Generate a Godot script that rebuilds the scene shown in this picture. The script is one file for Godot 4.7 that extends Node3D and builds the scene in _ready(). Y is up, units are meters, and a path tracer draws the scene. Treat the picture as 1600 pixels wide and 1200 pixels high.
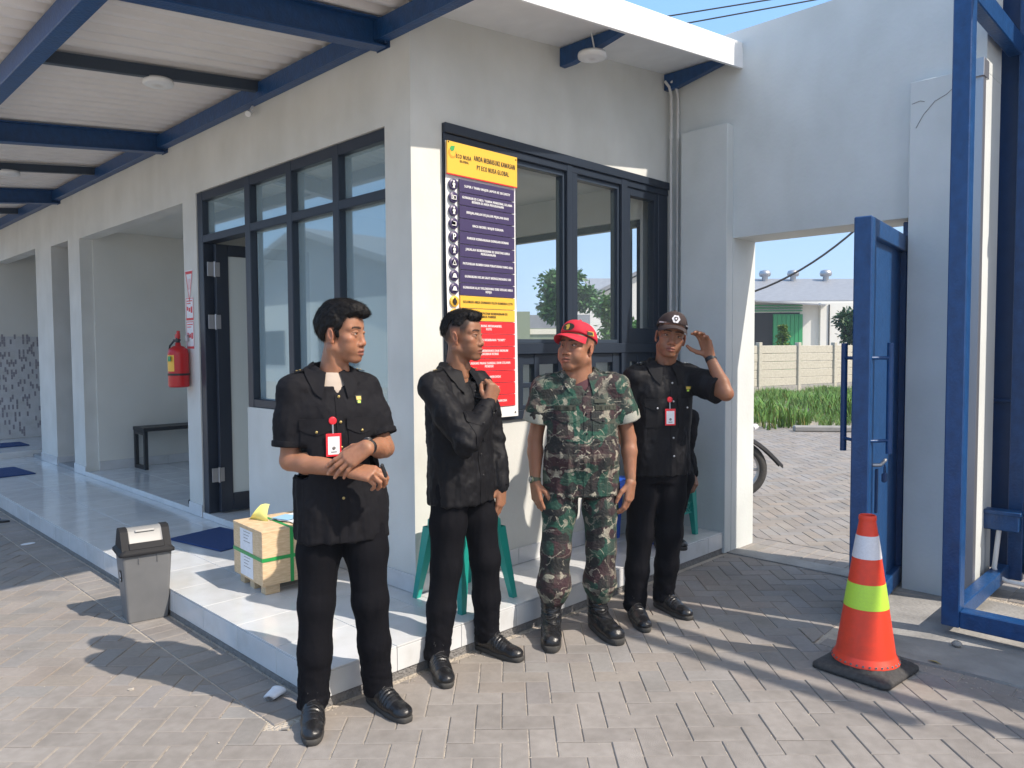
extends Node3D
# A guard post at a factory gate: four people on a herringbone pavement beside a tiled porch.

var M := {}
var used := {}

# ---------------------------------------------------------------- mesh builder
class MB:
	var v := PackedVector3Array()
	var n := PackedVector3Array()
	var uv := PackedVector2Array()
	var c := PackedColorArray()
	var idx := PackedInt32Array()
	var col := Color.WHITE
	func tri(a: Vector3, b: Vector3, d: Vector3, nn: Vector3) -> void:
		var i := v.size()
		v.append(a); v.append(b); v.append(d)
		for k in 3:
			n.append(nn); c.append(col); uv.append(Vector2.ZERO)
		if (b - a).cross(d - a).dot(nn) > 0.0:
			idx.append(i); idx.append(i + 2); idx.append(i + 1)
		else:
			idx.append(i); idx.append(i + 1); idx.append(i + 2)
	func quad(a: Vector3, b: Vector3, d: Vector3, e: Vector3, nn: Vector3) -> void:
		var i := v.size()
		v.append(a); v.append(b); v.append(d); v.append(e)
		for k in 4:
			n.append(nn); c.append(col)
		uv.append(Vector2(0, 0)); uv.append(Vector2(1, 0)); uv.append(Vector2(1, 1)); uv.append(Vector2(0, 1))
		if (b - a).cross(d - a).dot(nn) > 0.0:
			idx.append_array([i, i + 2, i + 1, i, i + 3, i + 2])
		else:
			idx.append_array([i, i + 1, i + 2, i, i + 2, i + 3])
	# box with chamfered edges
	func box(ct: Vector3, s: Vector3, bev := 0.0, bs := Basis()) -> void:
		var h := s * 0.5
		var ax := [bs.x, bs.y, bs.z]
		var hh := [h.x, h.y, h.z]
		for a in 3:
			var b := (a + 1) % 3
			var d := (a + 2) % 3
			for sg in [-1.0, 1.0]:
				var o: Vector3 = ct + ax[a] * hh[a] * sg
				var u: Vector3 = ax[b] * (hh[b] - bev)
				var w: Vector3 = ax[d] * (hh[d] - bev)
				quad(o - u - w, o + u - w, o + u + w, o - u + w, ax[a] * sg)
		if bev <= 0.0:
			return
		for a in 3:
			var b := (a + 1) % 3
			var d := (a + 2) % 3
			for sb in [-1.0, 1.0]:
				for sd in [-1.0, 1.0]:
					var l: Vector3 = ax[a] * (hh[a] - bev)
					var p: Vector3 = ct + ax[b] * hh[b] * sb + ax[d] * (hh[d] - bev) * sd
					var q: Vector3 = ct + ax[b] * (hh[b] - bev) * sb + ax[d] * hh[d] * sd
					quad(p - l, p + l, q + l, q - l, (ax[b] * sb + ax[d] * sd).normalized())
		for sa in [-1.0, 1.0]:
			for sb in [-1.0, 1.0]:
				for sd in [-1.0, 1.0]:
					var p0: Vector3 = ct + ax[0] * hh[0] * sa + ax[1] * (hh[1] - bev) * sb + ax[2] * (hh[2] - bev) * sd
					var p1: Vector3 = ct + ax[0] * (hh[0] - bev) * sa + ax[1] * hh[1] * sb + ax[2] * (hh[2] - bev) * sd
					var p2: Vector3 = ct + ax[0] * (hh[0] - bev) * sa + ax[1] * (hh[1] - bev) * sb + ax[2] * hh[2] * sd
					tri(p0, p1, p2, (ax[0] * sa + ax[1] * sb + ax[2] * sd).normalized())
	# box between two corners
	func bb(x0: float, y0: float, z0: float, x1: float, y1: float, z1: float, bev := 0.0) -> void:
		box(Vector3((x0 + x1) / 2, (y0 + y1) / 2, (z0 + z1) / 2), Vector3(absf(x1 - x0), absf(y1 - y0), absf(z1 - z0)), bev)
	# smooth grid of points, rows x columns
	func sheet(rows: Array, flip := false, closed := false) -> void:
		var nr := rows.size()
		var nc: int = rows[0].size()
		var base := v.size()
		for r in nr:
			for k in nc:
				var p: Vector3 = rows[r][k]
				var r0 := maxi(r - 1, 0)
				var r1 := mini(r + 1, nr - 1)
				var k0 := k - 1
				var k1 := k + 1
				if closed:
					if k0 < 0: k0 = nc - 2
					if k1 > nc - 1: k1 = 1
				else:
					k0 = maxi(k0, 0)
					k1 = mini(k1, nc - 1)
				var nn: Vector3 = (rows[r][k1] - rows[r][k0]).cross(rows[r1][k] - rows[r0][k])
				nn = nn.normalized()
				if flip: nn = -nn
				v.append(p); n.append(nn); c.append(col)
				uv.append(Vector2(float(k) / (nc - 1), float(r) / (nr - 1)))
		for r in nr - 1:
			for k in nc - 1:
				var i := base + r * nc + k
				if flip:
					idx.append_array([i, i + 1, i + nc + 1, i, i + nc + 1, i + nc])
				else:
					idx.append_array([i, i + nc + 1, i + 1, i, i + nc, i + nc + 1])
	# tube through points
	func tube(pts: Array, rad, seg := 8, caps := true) -> void:
		var rows := []
		var up := Vector3.UP
		var m := pts.size()
		for i in m:
			var t: Vector3 = (pts[mini(i + 1, m - 1)] - pts[maxi(i - 1, 0)]).normalized()
			if i == 0:
				up = Vector3.UP if absf(t.y) < 0.9 else Vector3.RIGHT
			var s := up.cross(t).normalized()
			up = t.cross(s).normalized()
			var r: float = rad[i] if rad is Array else rad
			var row := []
			for k in seg + 1:
				var a := TAU * k / seg
				row.append(pts[i] + (s * cos(a) + up * sin(a)) * r)
			rows.append(row)
		sheet(rows, false, true)
		if caps:
			for e in [0, m - 1]:
				var t: Vector3 = (pts[0] - pts[1]).normalized() if e == 0 else (pts[m - 1] - pts[m - 2]).normalized()
				for k in seg:
					tri(pts[e], rows[e][k], rows[e][k + 1], t)
	# turned shape: profile of (radius, y)
	func lathe(prof: Array, seg := 24, ct := Vector3.ZERO, bs := Basis(), square := 0.0) -> void:
		var rows := []
		for p in prof:
			var row := []
			for k in seg + 1:
				var a := TAU * k / seg
				var q := Vector2(cos(a), sin(a))
				if square > 0.0:
					q *= 1.0 / pow(pow(absf(q.x), square) + pow(absf(q.y), square), 1.0 / square)
				row.append(ct + bs * Vector3(q.x * p.x, p.y, -q.y * p.x))
			rows.append(row)
		sheet(rows, true, true)
	# flat polygon pushed along its normal: pts in plane (bs.x, bs.y), thickness along bs.z
	func prism(poly: PackedVector2Array, thick: float, ct := Vector3.ZERO, bs := Basis()) -> void:
		var t := Geometry2D.triangulate_polygon(poly)
		for f in [0.0, 1.0]:
			var nn: Vector3 = bs.z * (1.0 if f > 0.5 else -1.0)
			for i in range(0, t.size(), 3):
				var q := []
				for k in 3:
					var p := poly[t[i + k]]
					q.append(ct + bs.x * p.x + bs.y * p.y + bs.z * thick * f)
				tri(q[0], q[1], q[2], nn)
		var area := 0.0
		for i in poly.size():
			area += poly[i].cross(poly[(i + 1) % poly.size()])
		for i in poly.size():
			var p := poly[i]
			var q := poly[(i + 1) % poly.size()]
			var e := (q - p)
			var o := Vector2(e.y, -e.x).normalized() * signf(area)
			var a: Vector3 = ct + bs.x * p.x + bs.y * p.y
			var b: Vector3 = ct + bs.x * q.x + bs.y * q.y
			quad(a, b, b + bs.z * thick, a + bs.z * thick, bs.x * o.x + bs.y * o.y)
	func add(o: MB, tr := Transform3D()) -> void:
		var base := v.size()
		for i in o.v.size():
			v.append(tr * o.v[i]); n.append((tr.basis * o.n[i]).normalized())
		uv.append_array(o.uv); c.append_array(o.c)
		for i in o.idx:
			idx.append(i + base)
	func mesh() -> ArrayMesh:
		var a := []
		a.resize(Mesh.ARRAY_MAX)
		a[Mesh.ARRAY_VERTEX] = v
		a[Mesh.ARRAY_NORMAL] = n
		a[Mesh.ARRAY_TEX_UV] = uv
		a[Mesh.ARRAY_COLOR] = c
		a[Mesh.ARRAY_INDEX] = idx
		var m := ArrayMesh.new()
		m.add_surface_from_arrays(Mesh.PRIMITIVE_TRIANGLES, a)
		return m

# ---------------------------------------------------------------- nodes
func numbered(called: String) -> String:
	used[called] = used.get(called, 0) + 1
	return called if used[called] == 1 else "%s_%03d" % [called, used[called] - 1]

func thing(called: String, label: String, category: String, at := Vector3.ZERO, turn := 0.0, group := "") -> Node3D:
	var o := Node3D.new()
	o.name = numbered(called)
	add_child(o)
	o.position = at
	o.rotation.y = turn
	tag(o, label, category, group)
	return o

func tag(o: Node, label: String, category := "", group := "", kind := "") -> Node:
	if label: o.set_meta("label", label)
	if category: o.set_meta("category", category)
	if group: o.set_meta("group", group)
	if kind: o.set_meta("kind", kind)
	return o

func part(parent: Node, called: String, mb, mat: Material) -> MeshInstance3D:
	var o := MeshInstance3D.new()
	o.mesh = mb.mesh() if mb is MB else mb
	o.material_override = mat
	o.name = called if parent != self else numbered(called)
	parent.add_child(o, true)
	return o

func solo(called: String, mb, mat: Material, label: String, category: String, at := Vector3.ZERO, turn := 0.0, group := "") -> MeshInstance3D:
	var o := part(self, called, mb, mat)
	o.position = at
	o.rotation.y = turn
	tag(o, label, category, group)
	return o

func struct(called: String, mb, mat: Material) -> MeshInstance3D:
	var o := part(self, called, mb, mat)
	o.set_meta("kind", "structure")
	return o

func bxp(parent: Node, called: String, mat: Material, x0: float, y0: float, z0: float, x1: float, y1: float, z1: float, bev := 0.0) -> MeshInstance3D:
	var b := MB.new()
	b.bb(x0, y0, z0, x1, y1, z1, bev)
	return part(parent, called, b, mat)

func lettering(parent: Node, called: String, s: String, h: float, mat: Material, at: Vector3, bs := Basis(), wide := 0.0, bold := true) -> MeshInstance3D:
	var t := TextMesh.new()
	var f := SystemFont.new()
	f.font_names = PackedStringArray(["Droid Sans"])
	f.font_weight = 700 if bold else 400
	t.font = f
	t.text = s
	t.font_size = 32
	t.pixel_size = h / 23.0
	t.depth = 0.0008
	t.curve_step = 3.0
	t.line_spacing = -6.0
	var o := part(parent, called, t, mat)
	var sc := 1.0
	if wide > 0.0:
		var w := t.get_aabb().size.x
		if w > wide: sc = wide / w
	o.transform = Transform3D(Basis(bs.x * sc, bs.y, bs.z), at)
	return o

# ---------------------------------------------------------------- materials
func lin(r: float, g: float, b: float) -> Color:
	return Color(r, g, b).linear_to_srgb()

func mat(called: String, col: Color, rough := 0.7, metal := 0.0) -> StandardMaterial3D:
	var m := StandardMaterial3D.new()
	m.resource_name = called
	m.albedo_color = col
	m.roughness = rough
	m.metallic = metal
	M[called] = m
	return m

func noise(sd: int, freq: float, oct := 4, type := FastNoiseLite.TYPE_SIMPLEX_SMOOTH) -> FastNoiseLite:
	var f := FastNoiseLite.new()
	f.seed = sd
	f.noise_type = type
	f.frequency = freq
	f.fractal_octaves = oct
	return f

func noise_tex(sd: int, freq: float, c0: Color, c1: Color, size := 512, oct := 5, mid := 0.5) -> NoiseTexture2D:
	var t := NoiseTexture2D.new()
	t.width = size
	t.height = size
	t.seamless = true
	t.noise = noise(sd, freq, oct)
	var g := Gradient.new()
	g.set_color(0, c0)
	g.set_color(1, c1)
	g.add_point(mid, c0.lerp(c1, 0.5))
	t.color_ramp = g
	return t

func noise_bump(sd: int, freq: float, strength := 4.0, size := 512, oct := 5) -> NoiseTexture2D:
	var t := NoiseTexture2D.new()
	t.width = size
	t.height = size
	t.seamless = true
	t.noise = noise(sd, freq, oct)
	t.as_normal_map = true
	t.bump_strength = strength
	return t

func tri_map(m: StandardMaterial3D, metres: float, world := true) -> void:
	m.uv1_triplanar = true
	m.uv1_world_triplanar = world
	m.uv1_scale = Vector3.ONE / metres

func textured(called: String, a: Color, b: Color, metres: float, rough: float, sd: int, freq := 0.02, bump := 0.0, bfreq := 0.08, world := true, metal := 0.0) -> StandardMaterial3D:
	var m := mat(called, Color.WHITE, rough, metal)
	m.albedo_texture = noise_tex(sd, freq, a, b)
	if bump > 0.0:
		m.normal_enabled = true
		m.normal_texture = noise_bump(sd + 7, bfreq, bump)
	tri_map(m, metres, world)
	return m

func vcol(called: String, rough := 0.7) -> StandardMaterial3D:
	var m := mat(called, Color.WHITE, rough)
	m.vertex_color_use_as_albedo = true
	return m

func weathered(m: StandardMaterial3D, tex: Texture2D, metres: float, tall := 1.0) -> void:
	# a broad stain pattern multiplied over the base colour
	m.detail_enabled = true
	m.detail_blend_mode = BaseMaterial3D.BLEND_MODE_MUL
	m.detail_albedo = tex
	m.detail_uv_layer = BaseMaterial3D.DETAIL_UV_2
	m.uv2_triplanar = true
	m.uv2_world_triplanar = true
	m.uv2_scale = Vector3(1.0, 1.0 / tall, 1.0) / metres

func materials() -> void:
	textured("plaster", lin(0.585, 0.590, 0.555), lin(0.685, 0.690, 0.655), 2.3, 0.85, 3, 0.006, 0.10, 0.15)
	textured("gate_plaster", lin(0.575, 0.605, 0.595), lin(0.675, 0.705, 0.695), 2.9, 0.85, 9, 0.006, 0.12, 0.15)
	textured("inner_plaster", lin(0.66, 0.66, 0.61), lin(0.71, 0.71, 0.66), 2.0, 0.9, 12, 0.006)
	var streak := noise_tex(503, 0.03, Color(0.972, 0.970, 0.964), Color(1, 1, 1), 512, 4, 0.35)
	weathered(M.plaster, streak, 2.9, 2.5)
	weathered(M.gate_plaster, streak, 3.4, 2.5)
	mat("frame", lin(0.014, 0.022, 0.037), 0.42)
	mat("frame_light", lin(0.030, 0.044, 0.066), 0.42)
	textured("blue_paint", lin(0.006, 0.056, 0.180), lin(0.010, 0.072, 0.222), 1.1, 0.38, 21, 0.02, 0.6, 0.1)
	textured("blue_dark", lin(0.004, 0.032, 0.105), lin(0.007, 0.043, 0.135), 1.1, 0.42, 22, 0.02)
	textured("roof", lin(0.74, 0.71, 0.69), lin(0.84, 0.81, 0.79), 1.7, 0.6, 31, 0.008)
	textured("fascia", lin(0.78, 0.79, 0.79), lin(0.86, 0.87, 0.87), 1.3, 0.5, 33, 0.012)
	for k in 3:
		textured("tile%d" % k, lin(0.60 + 0.022 * k, 0.615 + 0.022 * k, 0.63 + 0.022 * k), lin(0.63 + 0.022 * k, 0.645 + 0.022 * k, 0.655 + 0.022 * k), 1.7, 0.13, 40 + k, 0.006)
	textured("mortar", lin(0.16, 0.155, 0.15), lin(0.26, 0.25, 0.24), 0.8, 0.95, 51, 0.03, 5.0, 0.1)
	textured("grout", lin(0.30, 0.30, 0.30), lin(0.40, 0.40, 0.40), 0.5, 0.95, 52, 0.03)
	textured("concrete", lin(0.20, 0.195, 0.185), lin(0.36, 0.35, 0.33), 1.9, 0.9, 55, 0.012, 0.7, 0.12)
	textured("sand", lin(0.38, 0.33, 0.27), lin(0.50, 0.45, 0.38), 1.4, 0.98, 57, 0.03, 4.0, 0.15)
	var pv := textured("paver", lin(0.86, 0.86, 0.86), lin(1.0, 1.0, 1.0), 0.55, 0.92, 61, 0.03, 1.2, 0.2)
	pv.vertex_color_use_as_albedo = true
	var dirt := noise_tex(501, 0.012, Color(0.87, 0.865, 0.855), Color(1, 1, 1), 512, 6, 0.36)
	weathered(pv, dirt, 2.7)
	for k in 3: weathered(M["tile%d" % k], noise_tex(507, 0.02, Color(0.93, 0.925, 0.91), Color(1, 1, 1), 512, 6, 0.3), 1.9)
	weathered(M.blue_paint, noise_tex(509, 0.03, Color(0.80, 0.82, 0.84), Color(1, 1, 1), 512, 6, 0.4), 0.8, 2.0)
	for k in 6:
		var w := 0.93 + 0.03 * k
		var p := textured("paver%d" % k, lin(0.245 * w, 0.222 * w, 0.205 * w), lin(0.315 * w, 0.290 * w, 0.270 * w), 0.55, 0.92, 61, 0.03, 3.0, 0.2)
		p.albedo_texture = noise_tex(61 + k, 0.03, lin(0.248 * w, 0.226 * w, 0.207 * w), lin(0.312 * w, 0.287 * w, 0.265 * w), 256)
		p.normal_texture = pv.normal_texture
		weathered(p, dirt, 2.7)
	var g := mat("clear_glass", Color(0.8, 0.9, 0.9, 0.015), 0.03)
	g.transparency = BaseMaterial3D.TRANSPARENCY_ALPHA
	g.metallic_specular = 0.22
	g = mat("film_glass", Color(0.76, 0.86, 0.89, 0.16), 0.03, 0.46)
	g.transparency = BaseMaterial3D.TRANSPARENCY_ALPHA
	g = mat("frosted", lin(0.60, 0.66, 0.64), 0.35)
	mat("chrome", lin(0.6, 0.6, 0.6), 0.18, 1.0)
	mat("steel", lin(0.42, 0.43, 0.45), 0.4, 0.85)
	mat("pvc", lin(0.62, 0.61, 0.59), 0.55)
	mat("white_plastic", lin(0.75, 0.76, 0.76), 0.4)
	mat("black", lin(0.012, 0.012, 0.014), 0.5)
	textured("rubber", lin(0.022, 0.022, 0.022), lin(0.075, 0.070, 0.066), 0.4, 0.75, 71, 0.03, 2.0, 0.1)
	textured("bench_black", lin(0.010, 0.012, 0.016), lin(0.016, 0.018, 0.022), 0.6, 0.45, 73)
	textured("cone", lin(0.66, 0.050, 0.020), lin(0.84, 0.056, 0.020), 0.45, 0.42, 85, 0.02, 0.4, 0.1)
	textured("reflect_white", lin(0.62, 0.61, 0.63), lin(0.76, 0.75, 0.78), 0.2, 0.35, 86, 0.03)
	textured("lime", lin(0.44, 0.68, 0.07), lin(0.50, 0.78, 0.06), 0.25, 0.45, 87, 0.03)
	textured("bin_grey", lin(0.135, 0.138, 0.142), lin(0.165, 0.168, 0.172), 0.7, 0.45, 75, 0.01)
	mat("bin_dark", lin(0.022, 0.022, 0.024), 0.6)
	M.bin_dark.metallic_specular = 0.25
	mat("bin_flap", lin(0.27, 0.27, 0.265), 0.42)
	var wd := textured("plywood", lin(0.56, 0.39, 0.22), lin(0.76, 0.58, 0.37), 0.5, 0.75, 77, 0.012, 1.0, 0.1)
	wd.uv1_scale = Vector3(2.2, 14.0, 2.2)
	mat("strap", lin(0.02, 0.30, 0.07), 0.4)
	textured("paper", lin(0.70, 0.71, 0.74), lin(0.80, 0.81, 0.83), 0.4, 0.8, 79, 0.02)
	mat("paper_blue", lin(0.30, 0.52, 0.70), 0.7)
	mat("paper_yellow", lin(0.80, 0.75, 0.22), 0.7)
	textured("mat_blue", lin(0.010, 0.040, 0.155), lin(0.018, 0.062, 0.21), 0.12, 0.95, 81, 0.08, 6.0, 0.3)
	mat("red", lin(0.50, 0.012, 0.014), 0.3)
	mat("sign_red", lin(0.62, 0.03, 0.035), 0.5)
	mat("teal", lin(0.010, 0.30, 0.25), 0.42)
	mat("stool_blue", lin(0.02, 0.10, 0.55), 0.42)
	mat("poster_white", lin(0.80, 0.80, 0.79), 0.45)
	mat("poster_purple", lin(0.052, 0.038, 0.105), 0.4)
	mat("poster_yellow", lin(0.80, 0.47, 0.055), 0.4)
	mat("poster_red", lin(0.78, 0.030, 0.035), 0.4)
	mat("ink", lin(0.025, 0.022, 0.02), 0.6)
	mat("logo_green", lin(0.05, 0.35, 0.09), 0.5)
	mat("logo_orange", lin(0.75, 0.30, 0.03), 0.5)

# ---------------------------------------------------------------- build
func _ready() -> void:
	var cam := Camera3D.new()
	cam.name = "camera"
	cam.transform = Transform3D(Basis(Vector3(0.70270, -0.00590, 0.71146), Vector3(0.03724, 0.99890, -0.02849), Vector3(-0.71051, 0.04651, 0.70215)), Vector3(-2.5468, 1.5, 3.2694))
	cam.fov = 53.79
	cam.near = 0.05
	cam.far = 600.0
	add_child(cam)
	cam.current = true
	var sky := ProceduralSkyMaterial.new()
	sky.sky_top_color = Color(0.53, 0.73, 0.96)
	sky.sky_horizon_color = Color(0.76, 0.85, 0.92)
	sky.sky_curve = 0.13
	sky.ground_horizon_color = Color(0.62, 0.60, 0.56)
	sky.ground_bottom_color = Color(0.42, 0.40, 0.37)
	sky.energy_multiplier = 0.90
	sky.sun_angle_max = 85.0      # hazy air glows broadly around the sun
	sky.sun_curve = 0.70
	var env := Environment.new()
	env.background_mode = Environment.BG_SKY
	env.sky = Sky.new()
	env.sky.sky_material = sky
	env.tonemap_mode = Environment.TONE_MAPPER_LINEAR
	env.tonemap_exposure = 1.5
	env.sdfgi_enabled = true
	env.ssao_enabled = true
	env.ssil_enabled = true
	env.fog_enabled = true
	env.fog_density = 0.0015
	env.fog_light_color = Color(0.80, 0.86, 0.93)
	var we := WorldEnvironment.new()
	we.name = "world"
	we.environment = env
	add_child(we)
	var sun := DirectionalLight3D.new()
	sun.name = "sun"
	sun.light_energy = 1.22
	sun.light_color = Color(1.0, 0.955, 0.90)
	sun.light_angular_distance = 0.5
	sun.shadow_enabled = true
	add_child(sun)
	sun.look_at_from_position(Vector3.ZERO, Vector3(-0.27, -1.0, -0.93))
	materials()
	ground()
	pavement()
	porch()
	guardhouse()
	canopy()
	gate_wall()
	gates()
	outside()
	objects()
	people()

# ---------------------------------------------------------------- ground and pavers
func ground() -> void:
	var b := MB.new()
	b.quad(Vector3(-300, -0.0055, -300), Vector3(300, -0.0055, -300), Vector3(300, -0.0055, 300), Vector3(-300, -0.0055, 300), Vector3.UP)
	struct("ground", b, M.sand)
	# grey concrete apron by the main gate
	b = MB.new()
	var poly := PackedVector2Array([Vector2(1.335, 9.0), Vector2(1.335, 2.6), Vector2(1.30, 2.1), Vector2(1.36, 1.80), Vector2(1.62, 1.70), Vector2(2.52, 1.66), Vector2(2.52, 9.0)])
	b.prism(poly, 0.05, Vector3(0, 0.012, 0), Basis(Vector3(1, 0, 0), Vector3(0, 0, 1), Vector3(0, -1, 0)))
	struct("concrete_apron", b, M.concrete)
	b = MB.new()
	b.bb(2.45, -0.04, 0.53, 2.62, 0.006, 1.66, 0.003)
	struct("threshold_strip", b, M.concrete)

func brick_mesh(poly: PackedVector2Array, col: Color, b: MB, top := 0.0, ch := 0.0035) -> void:
	# polygon in (x, z); a chamfered top face and short sides
	b.col = col
	var ins := Geometry2D.offset_polygon(poly, -ch, Geometry2D.JOIN_MITER)
	if ins.is_empty(): return
	var q: PackedVector2Array = ins[0]
	var t := Geometry2D.triangulate_polygon(q)
	for i in range(0, t.size(), 3):
		b.tri(Vector3(q[t[i]].x, top, q[t[i]].y), Vector3(q[t[i + 1]].x, top, q[t[i + 1]].y), Vector3(q[t[i + 2]].x, top, q[t[i + 2]].y), Vector3.UP)
	if q.size() != poly.size(): return
	# match the nearest corner
	var off := 0
	var best := 1e9
	for i in q.size():
		var dd := q[i].distance_to(poly[0])
		if dd < best:
			best = dd
			off = i
	var m := poly.size()
	var dirn := 1
	if m > 2 and q[(off + 1) % m].distance_to(poly[1]) > q[(off + m - 1) % m].distance_to(poly[1]): dirn = -1
	for i in m:
		var a := poly[i]
		var d := poly[(i + 1) % m]
		var a1 := q[(off + dirn * i + m * 2) % m]
		var d1 := q[(off + dirn * (i + 1) + m * 2) % m]
		var o := ((a + d) * 0.5 - (a1 + d1) * 0.5).normalized()
		b.quad(Vector3(a.x, top - ch, a.y), Vector3(d.x, top - ch, d.y), Vector3(d1.x, top, d1.y), Vector3(a1.x, top, a1.y), Vector3(o.x, 1, o.y).normalized())
		b.quad(Vector3(a.x, top - ch, a.y), Vector3(d.x, top - ch, d.y), Vector3(d.x, -0.03, d.y), Vector3(a.x, -0.03, a.y), Vector3(o.x, 0, o.y))

func pavement() -> void:
	var rng := RandomNumberGenerator.new()
	rng.seed = 11
	var root := Node3D.new()
	root.name = "pavement"
	root.set_meta("kind", "structure")
	add_child(root)
	var W := 0.105
	var gap := 0.0016
	var dr := Vector2(0.70711, 0.70711)     # along the camera's right (x, z)
	var df := Vector2(0.70711, -0.70711)    # away
	var org := Vector2(-0.574, 1.102) - df * W
	var cam := Vector2(-2.5468, 3.2694)
	var yard := PackedVector2Array([Vector2(-1.12, 0.52), Vector2(-1.12, -11.0), Vector2(-7.5, -11.0), Vector2(-7.5, 4.4), Vector2(-2.0, 6.0), Vector2(1.215, 6.0), Vector2(1.215, 1.70), Vector2(2.44, 1.62), Vector2(2.44, 0.55), Vector2(2.40, 0.55), Vector2(-1.12, 0.55)])
	var road := PackedVector2Array([Vector2(3.02, -7.0), Vector2(10.4, -7.0), Vector2(11.6, 1.6), Vector2(11.6, 8.0), Vector2(3.02, 8.0)])
	var zones := [yard, road]
	var rest := MB.new()
	var near := []
	for zi in 2:
		var zone: PackedVector2Array = zones[zi]
		var lo := Vector2(1e9, 1e9)
		var hi := -lo
		for p in zone:
			var q := Vector2((p - org).dot(dr), (p - org).dot(df)) / W
			lo = lo.min(q)
			hi = hi.max(q)
		for a in range(int(lo.x) - 3, int(hi.x) + 3):
			for bq in range(int(lo.y) - 3, int(hi.y) + 3):
				if (a - bq) % 4 != 0: continue
				# lattice point (a, bq): n = (a + bq) / 2
				for kind in 2:
					var x0 := float(a)
					var y0 := float(bq) + (0.0 if kind == 0 else 1.0)
					var sx := 2.0 if kind == 0 else 1.0
					var sy := 1.0 if kind == 0 else 2.0
					var g := gap / W
					var ct := org + (dr * (x0 + sx / 2) + df * (y0 + sy / 2)) * W
					var rel := ct - cam
					var fwd := rel.dot(df)
					var side := rel.dot(dr)
					if zi == 0 and (fwd < 0.8 or absf(side) > fwd * 0.85 + 0.9): continue
					if zi == 1 and (side < fwd * 0.18 or side > fwd * 0.95): continue
					var poly := PackedVector2Array()
					var jx := rng.randf_range(-0.0009, 0.0009)
					var jy := rng.randf_range(-0.0009, 0.0009)
					for cr in [Vector2(x0 + g, y0 + g), Vector2(x0 + sx - g, y0 + g), Vector2(x0 + sx - g, y0 + sy - g), Vector2(x0 + g, y0 + sy - g)]:
						poly.append(org + (dr * cr.x + df * cr.y) * W + Vector2(jx, jy))
					var inside := true
					var any := false
					for p in poly:
						var isin := Geometry2D.is_point_in_polygon(p, zone)
						inside = inside and isin
						any = any or isin
					if not any: continue
					var tone := rng.randf_range(0.92, 1.08)
					var warm := rng.randf_range(-0.012, 0.012)
					var top := rng.randf_range(-0.0022, 0.0012)
					if inside and zi == 0 and absf(side) < fwd * 0.72 + 0.1 and fwd > 1.3:
						near.append([fwd, ct, kind, top, tone, warm, poly])
						continue
					if not inside:
						var cut := Geometry2D.intersect_polygons(poly, zone)
						for cp in cut:
							if cp.size() >= 3: brick_mesh(cp, Color((0.300 + warm) * tone, 0.275 * tone, (0.253 - warm) * tone), rest, top)
					else:
						brick_mesh(poly, Color((0.300 + warm) * tone, 0.275 * tone, (0.253 - warm) * tone), rest, top)
	near.sort_custom(func(p, q): return p[0] < q[0])
	var shapes := []
	for kind in 2:
		var hx := (W if kind == 0 else W / 2) - gap
		var hy := (W / 2 if kind == 0 else W) - gap
		var bm := MB.new()
		var pl := PackedVector2Array()
		for cr in [Vector2(-hx, -hy), Vector2(hx, -hy), Vector2(hx, hy), Vector2(-hx, hy)]:
			pl.append(dr * cr.x + df * cr.y)
		brick_mesh(pl, Color.WHITE, bm)
		shapes.append(bm.mesh())
	for i in near.size():
		var e: Array = near[i]
		if i < 296:
			var o := part(root, "paver", shapes[e[2]], M["paver%d" % rng.randi_range(0, 5)])
			o.position = Vector3(e[1].x, e[3], e[1].y)
		else:
			brick_mesh(e[6], Color((0.300 + e[5]) * e[4], 0.275 * e[4], (0.253 - e[5]) * e[4]), rest, e[3])
	# header courses: beside the porch, along the apron and along the gate line outside
	var z := 0.50
	while z > -9.0:
		var tn := rng.randf_range(0.92, 1.10)
		brick_mesh(PackedVector2Array([Vector2(-1.112, z), Vector2(-0.917, z), Vector2(-0.917, z - 0.101), Vector2(-1.112, z - 0.101)]), Color(0.305 * tn, 0.280 * tn, 0.258 * tn), rest, rng.randf_range(-0.002, 0.001))
		z -= 0.105
	z = 1.72
	while z < 6.0:
		var tn := rng.randf_range(0.92, 1.10)
		brick_mesh(PackedVector2Array([Vector2(1.22, z), Vector2(1.325, z), Vector2(1.325, z + 0.205), Vector2(1.22, z + 0.205)]), Color(0.305 * tn, 0.280 * tn, 0.258 * tn), rest, rng.randf_range(-0.002, 0.001))
		z += 0.209
	for row in 2:
		z = -3.0
		while z < 7.0:
			var tn := rng.randf_range(0.92, 1.10)
			var x0 := 2.63 if row == 0 else 2.84
			brick_mesh(PackedVector2Array([Vector2(x0, z), Vector2(x0 + (0.205 if row == 0 else 0.17), z), Vector2(x0 + (0.205 if row == 0 else 0.17), z + 0.101), Vector2(x0, z + 0.101)]), Color(0.315 * tn, 0.29 * tn, 0.267 * tn), rest, rng.randf_range(-0.002, 0.001))
			z += 0.105
	var rs := part(root, "paver_field", rest, M.paver)
	rs.set_meta("kind", "stuff")

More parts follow.
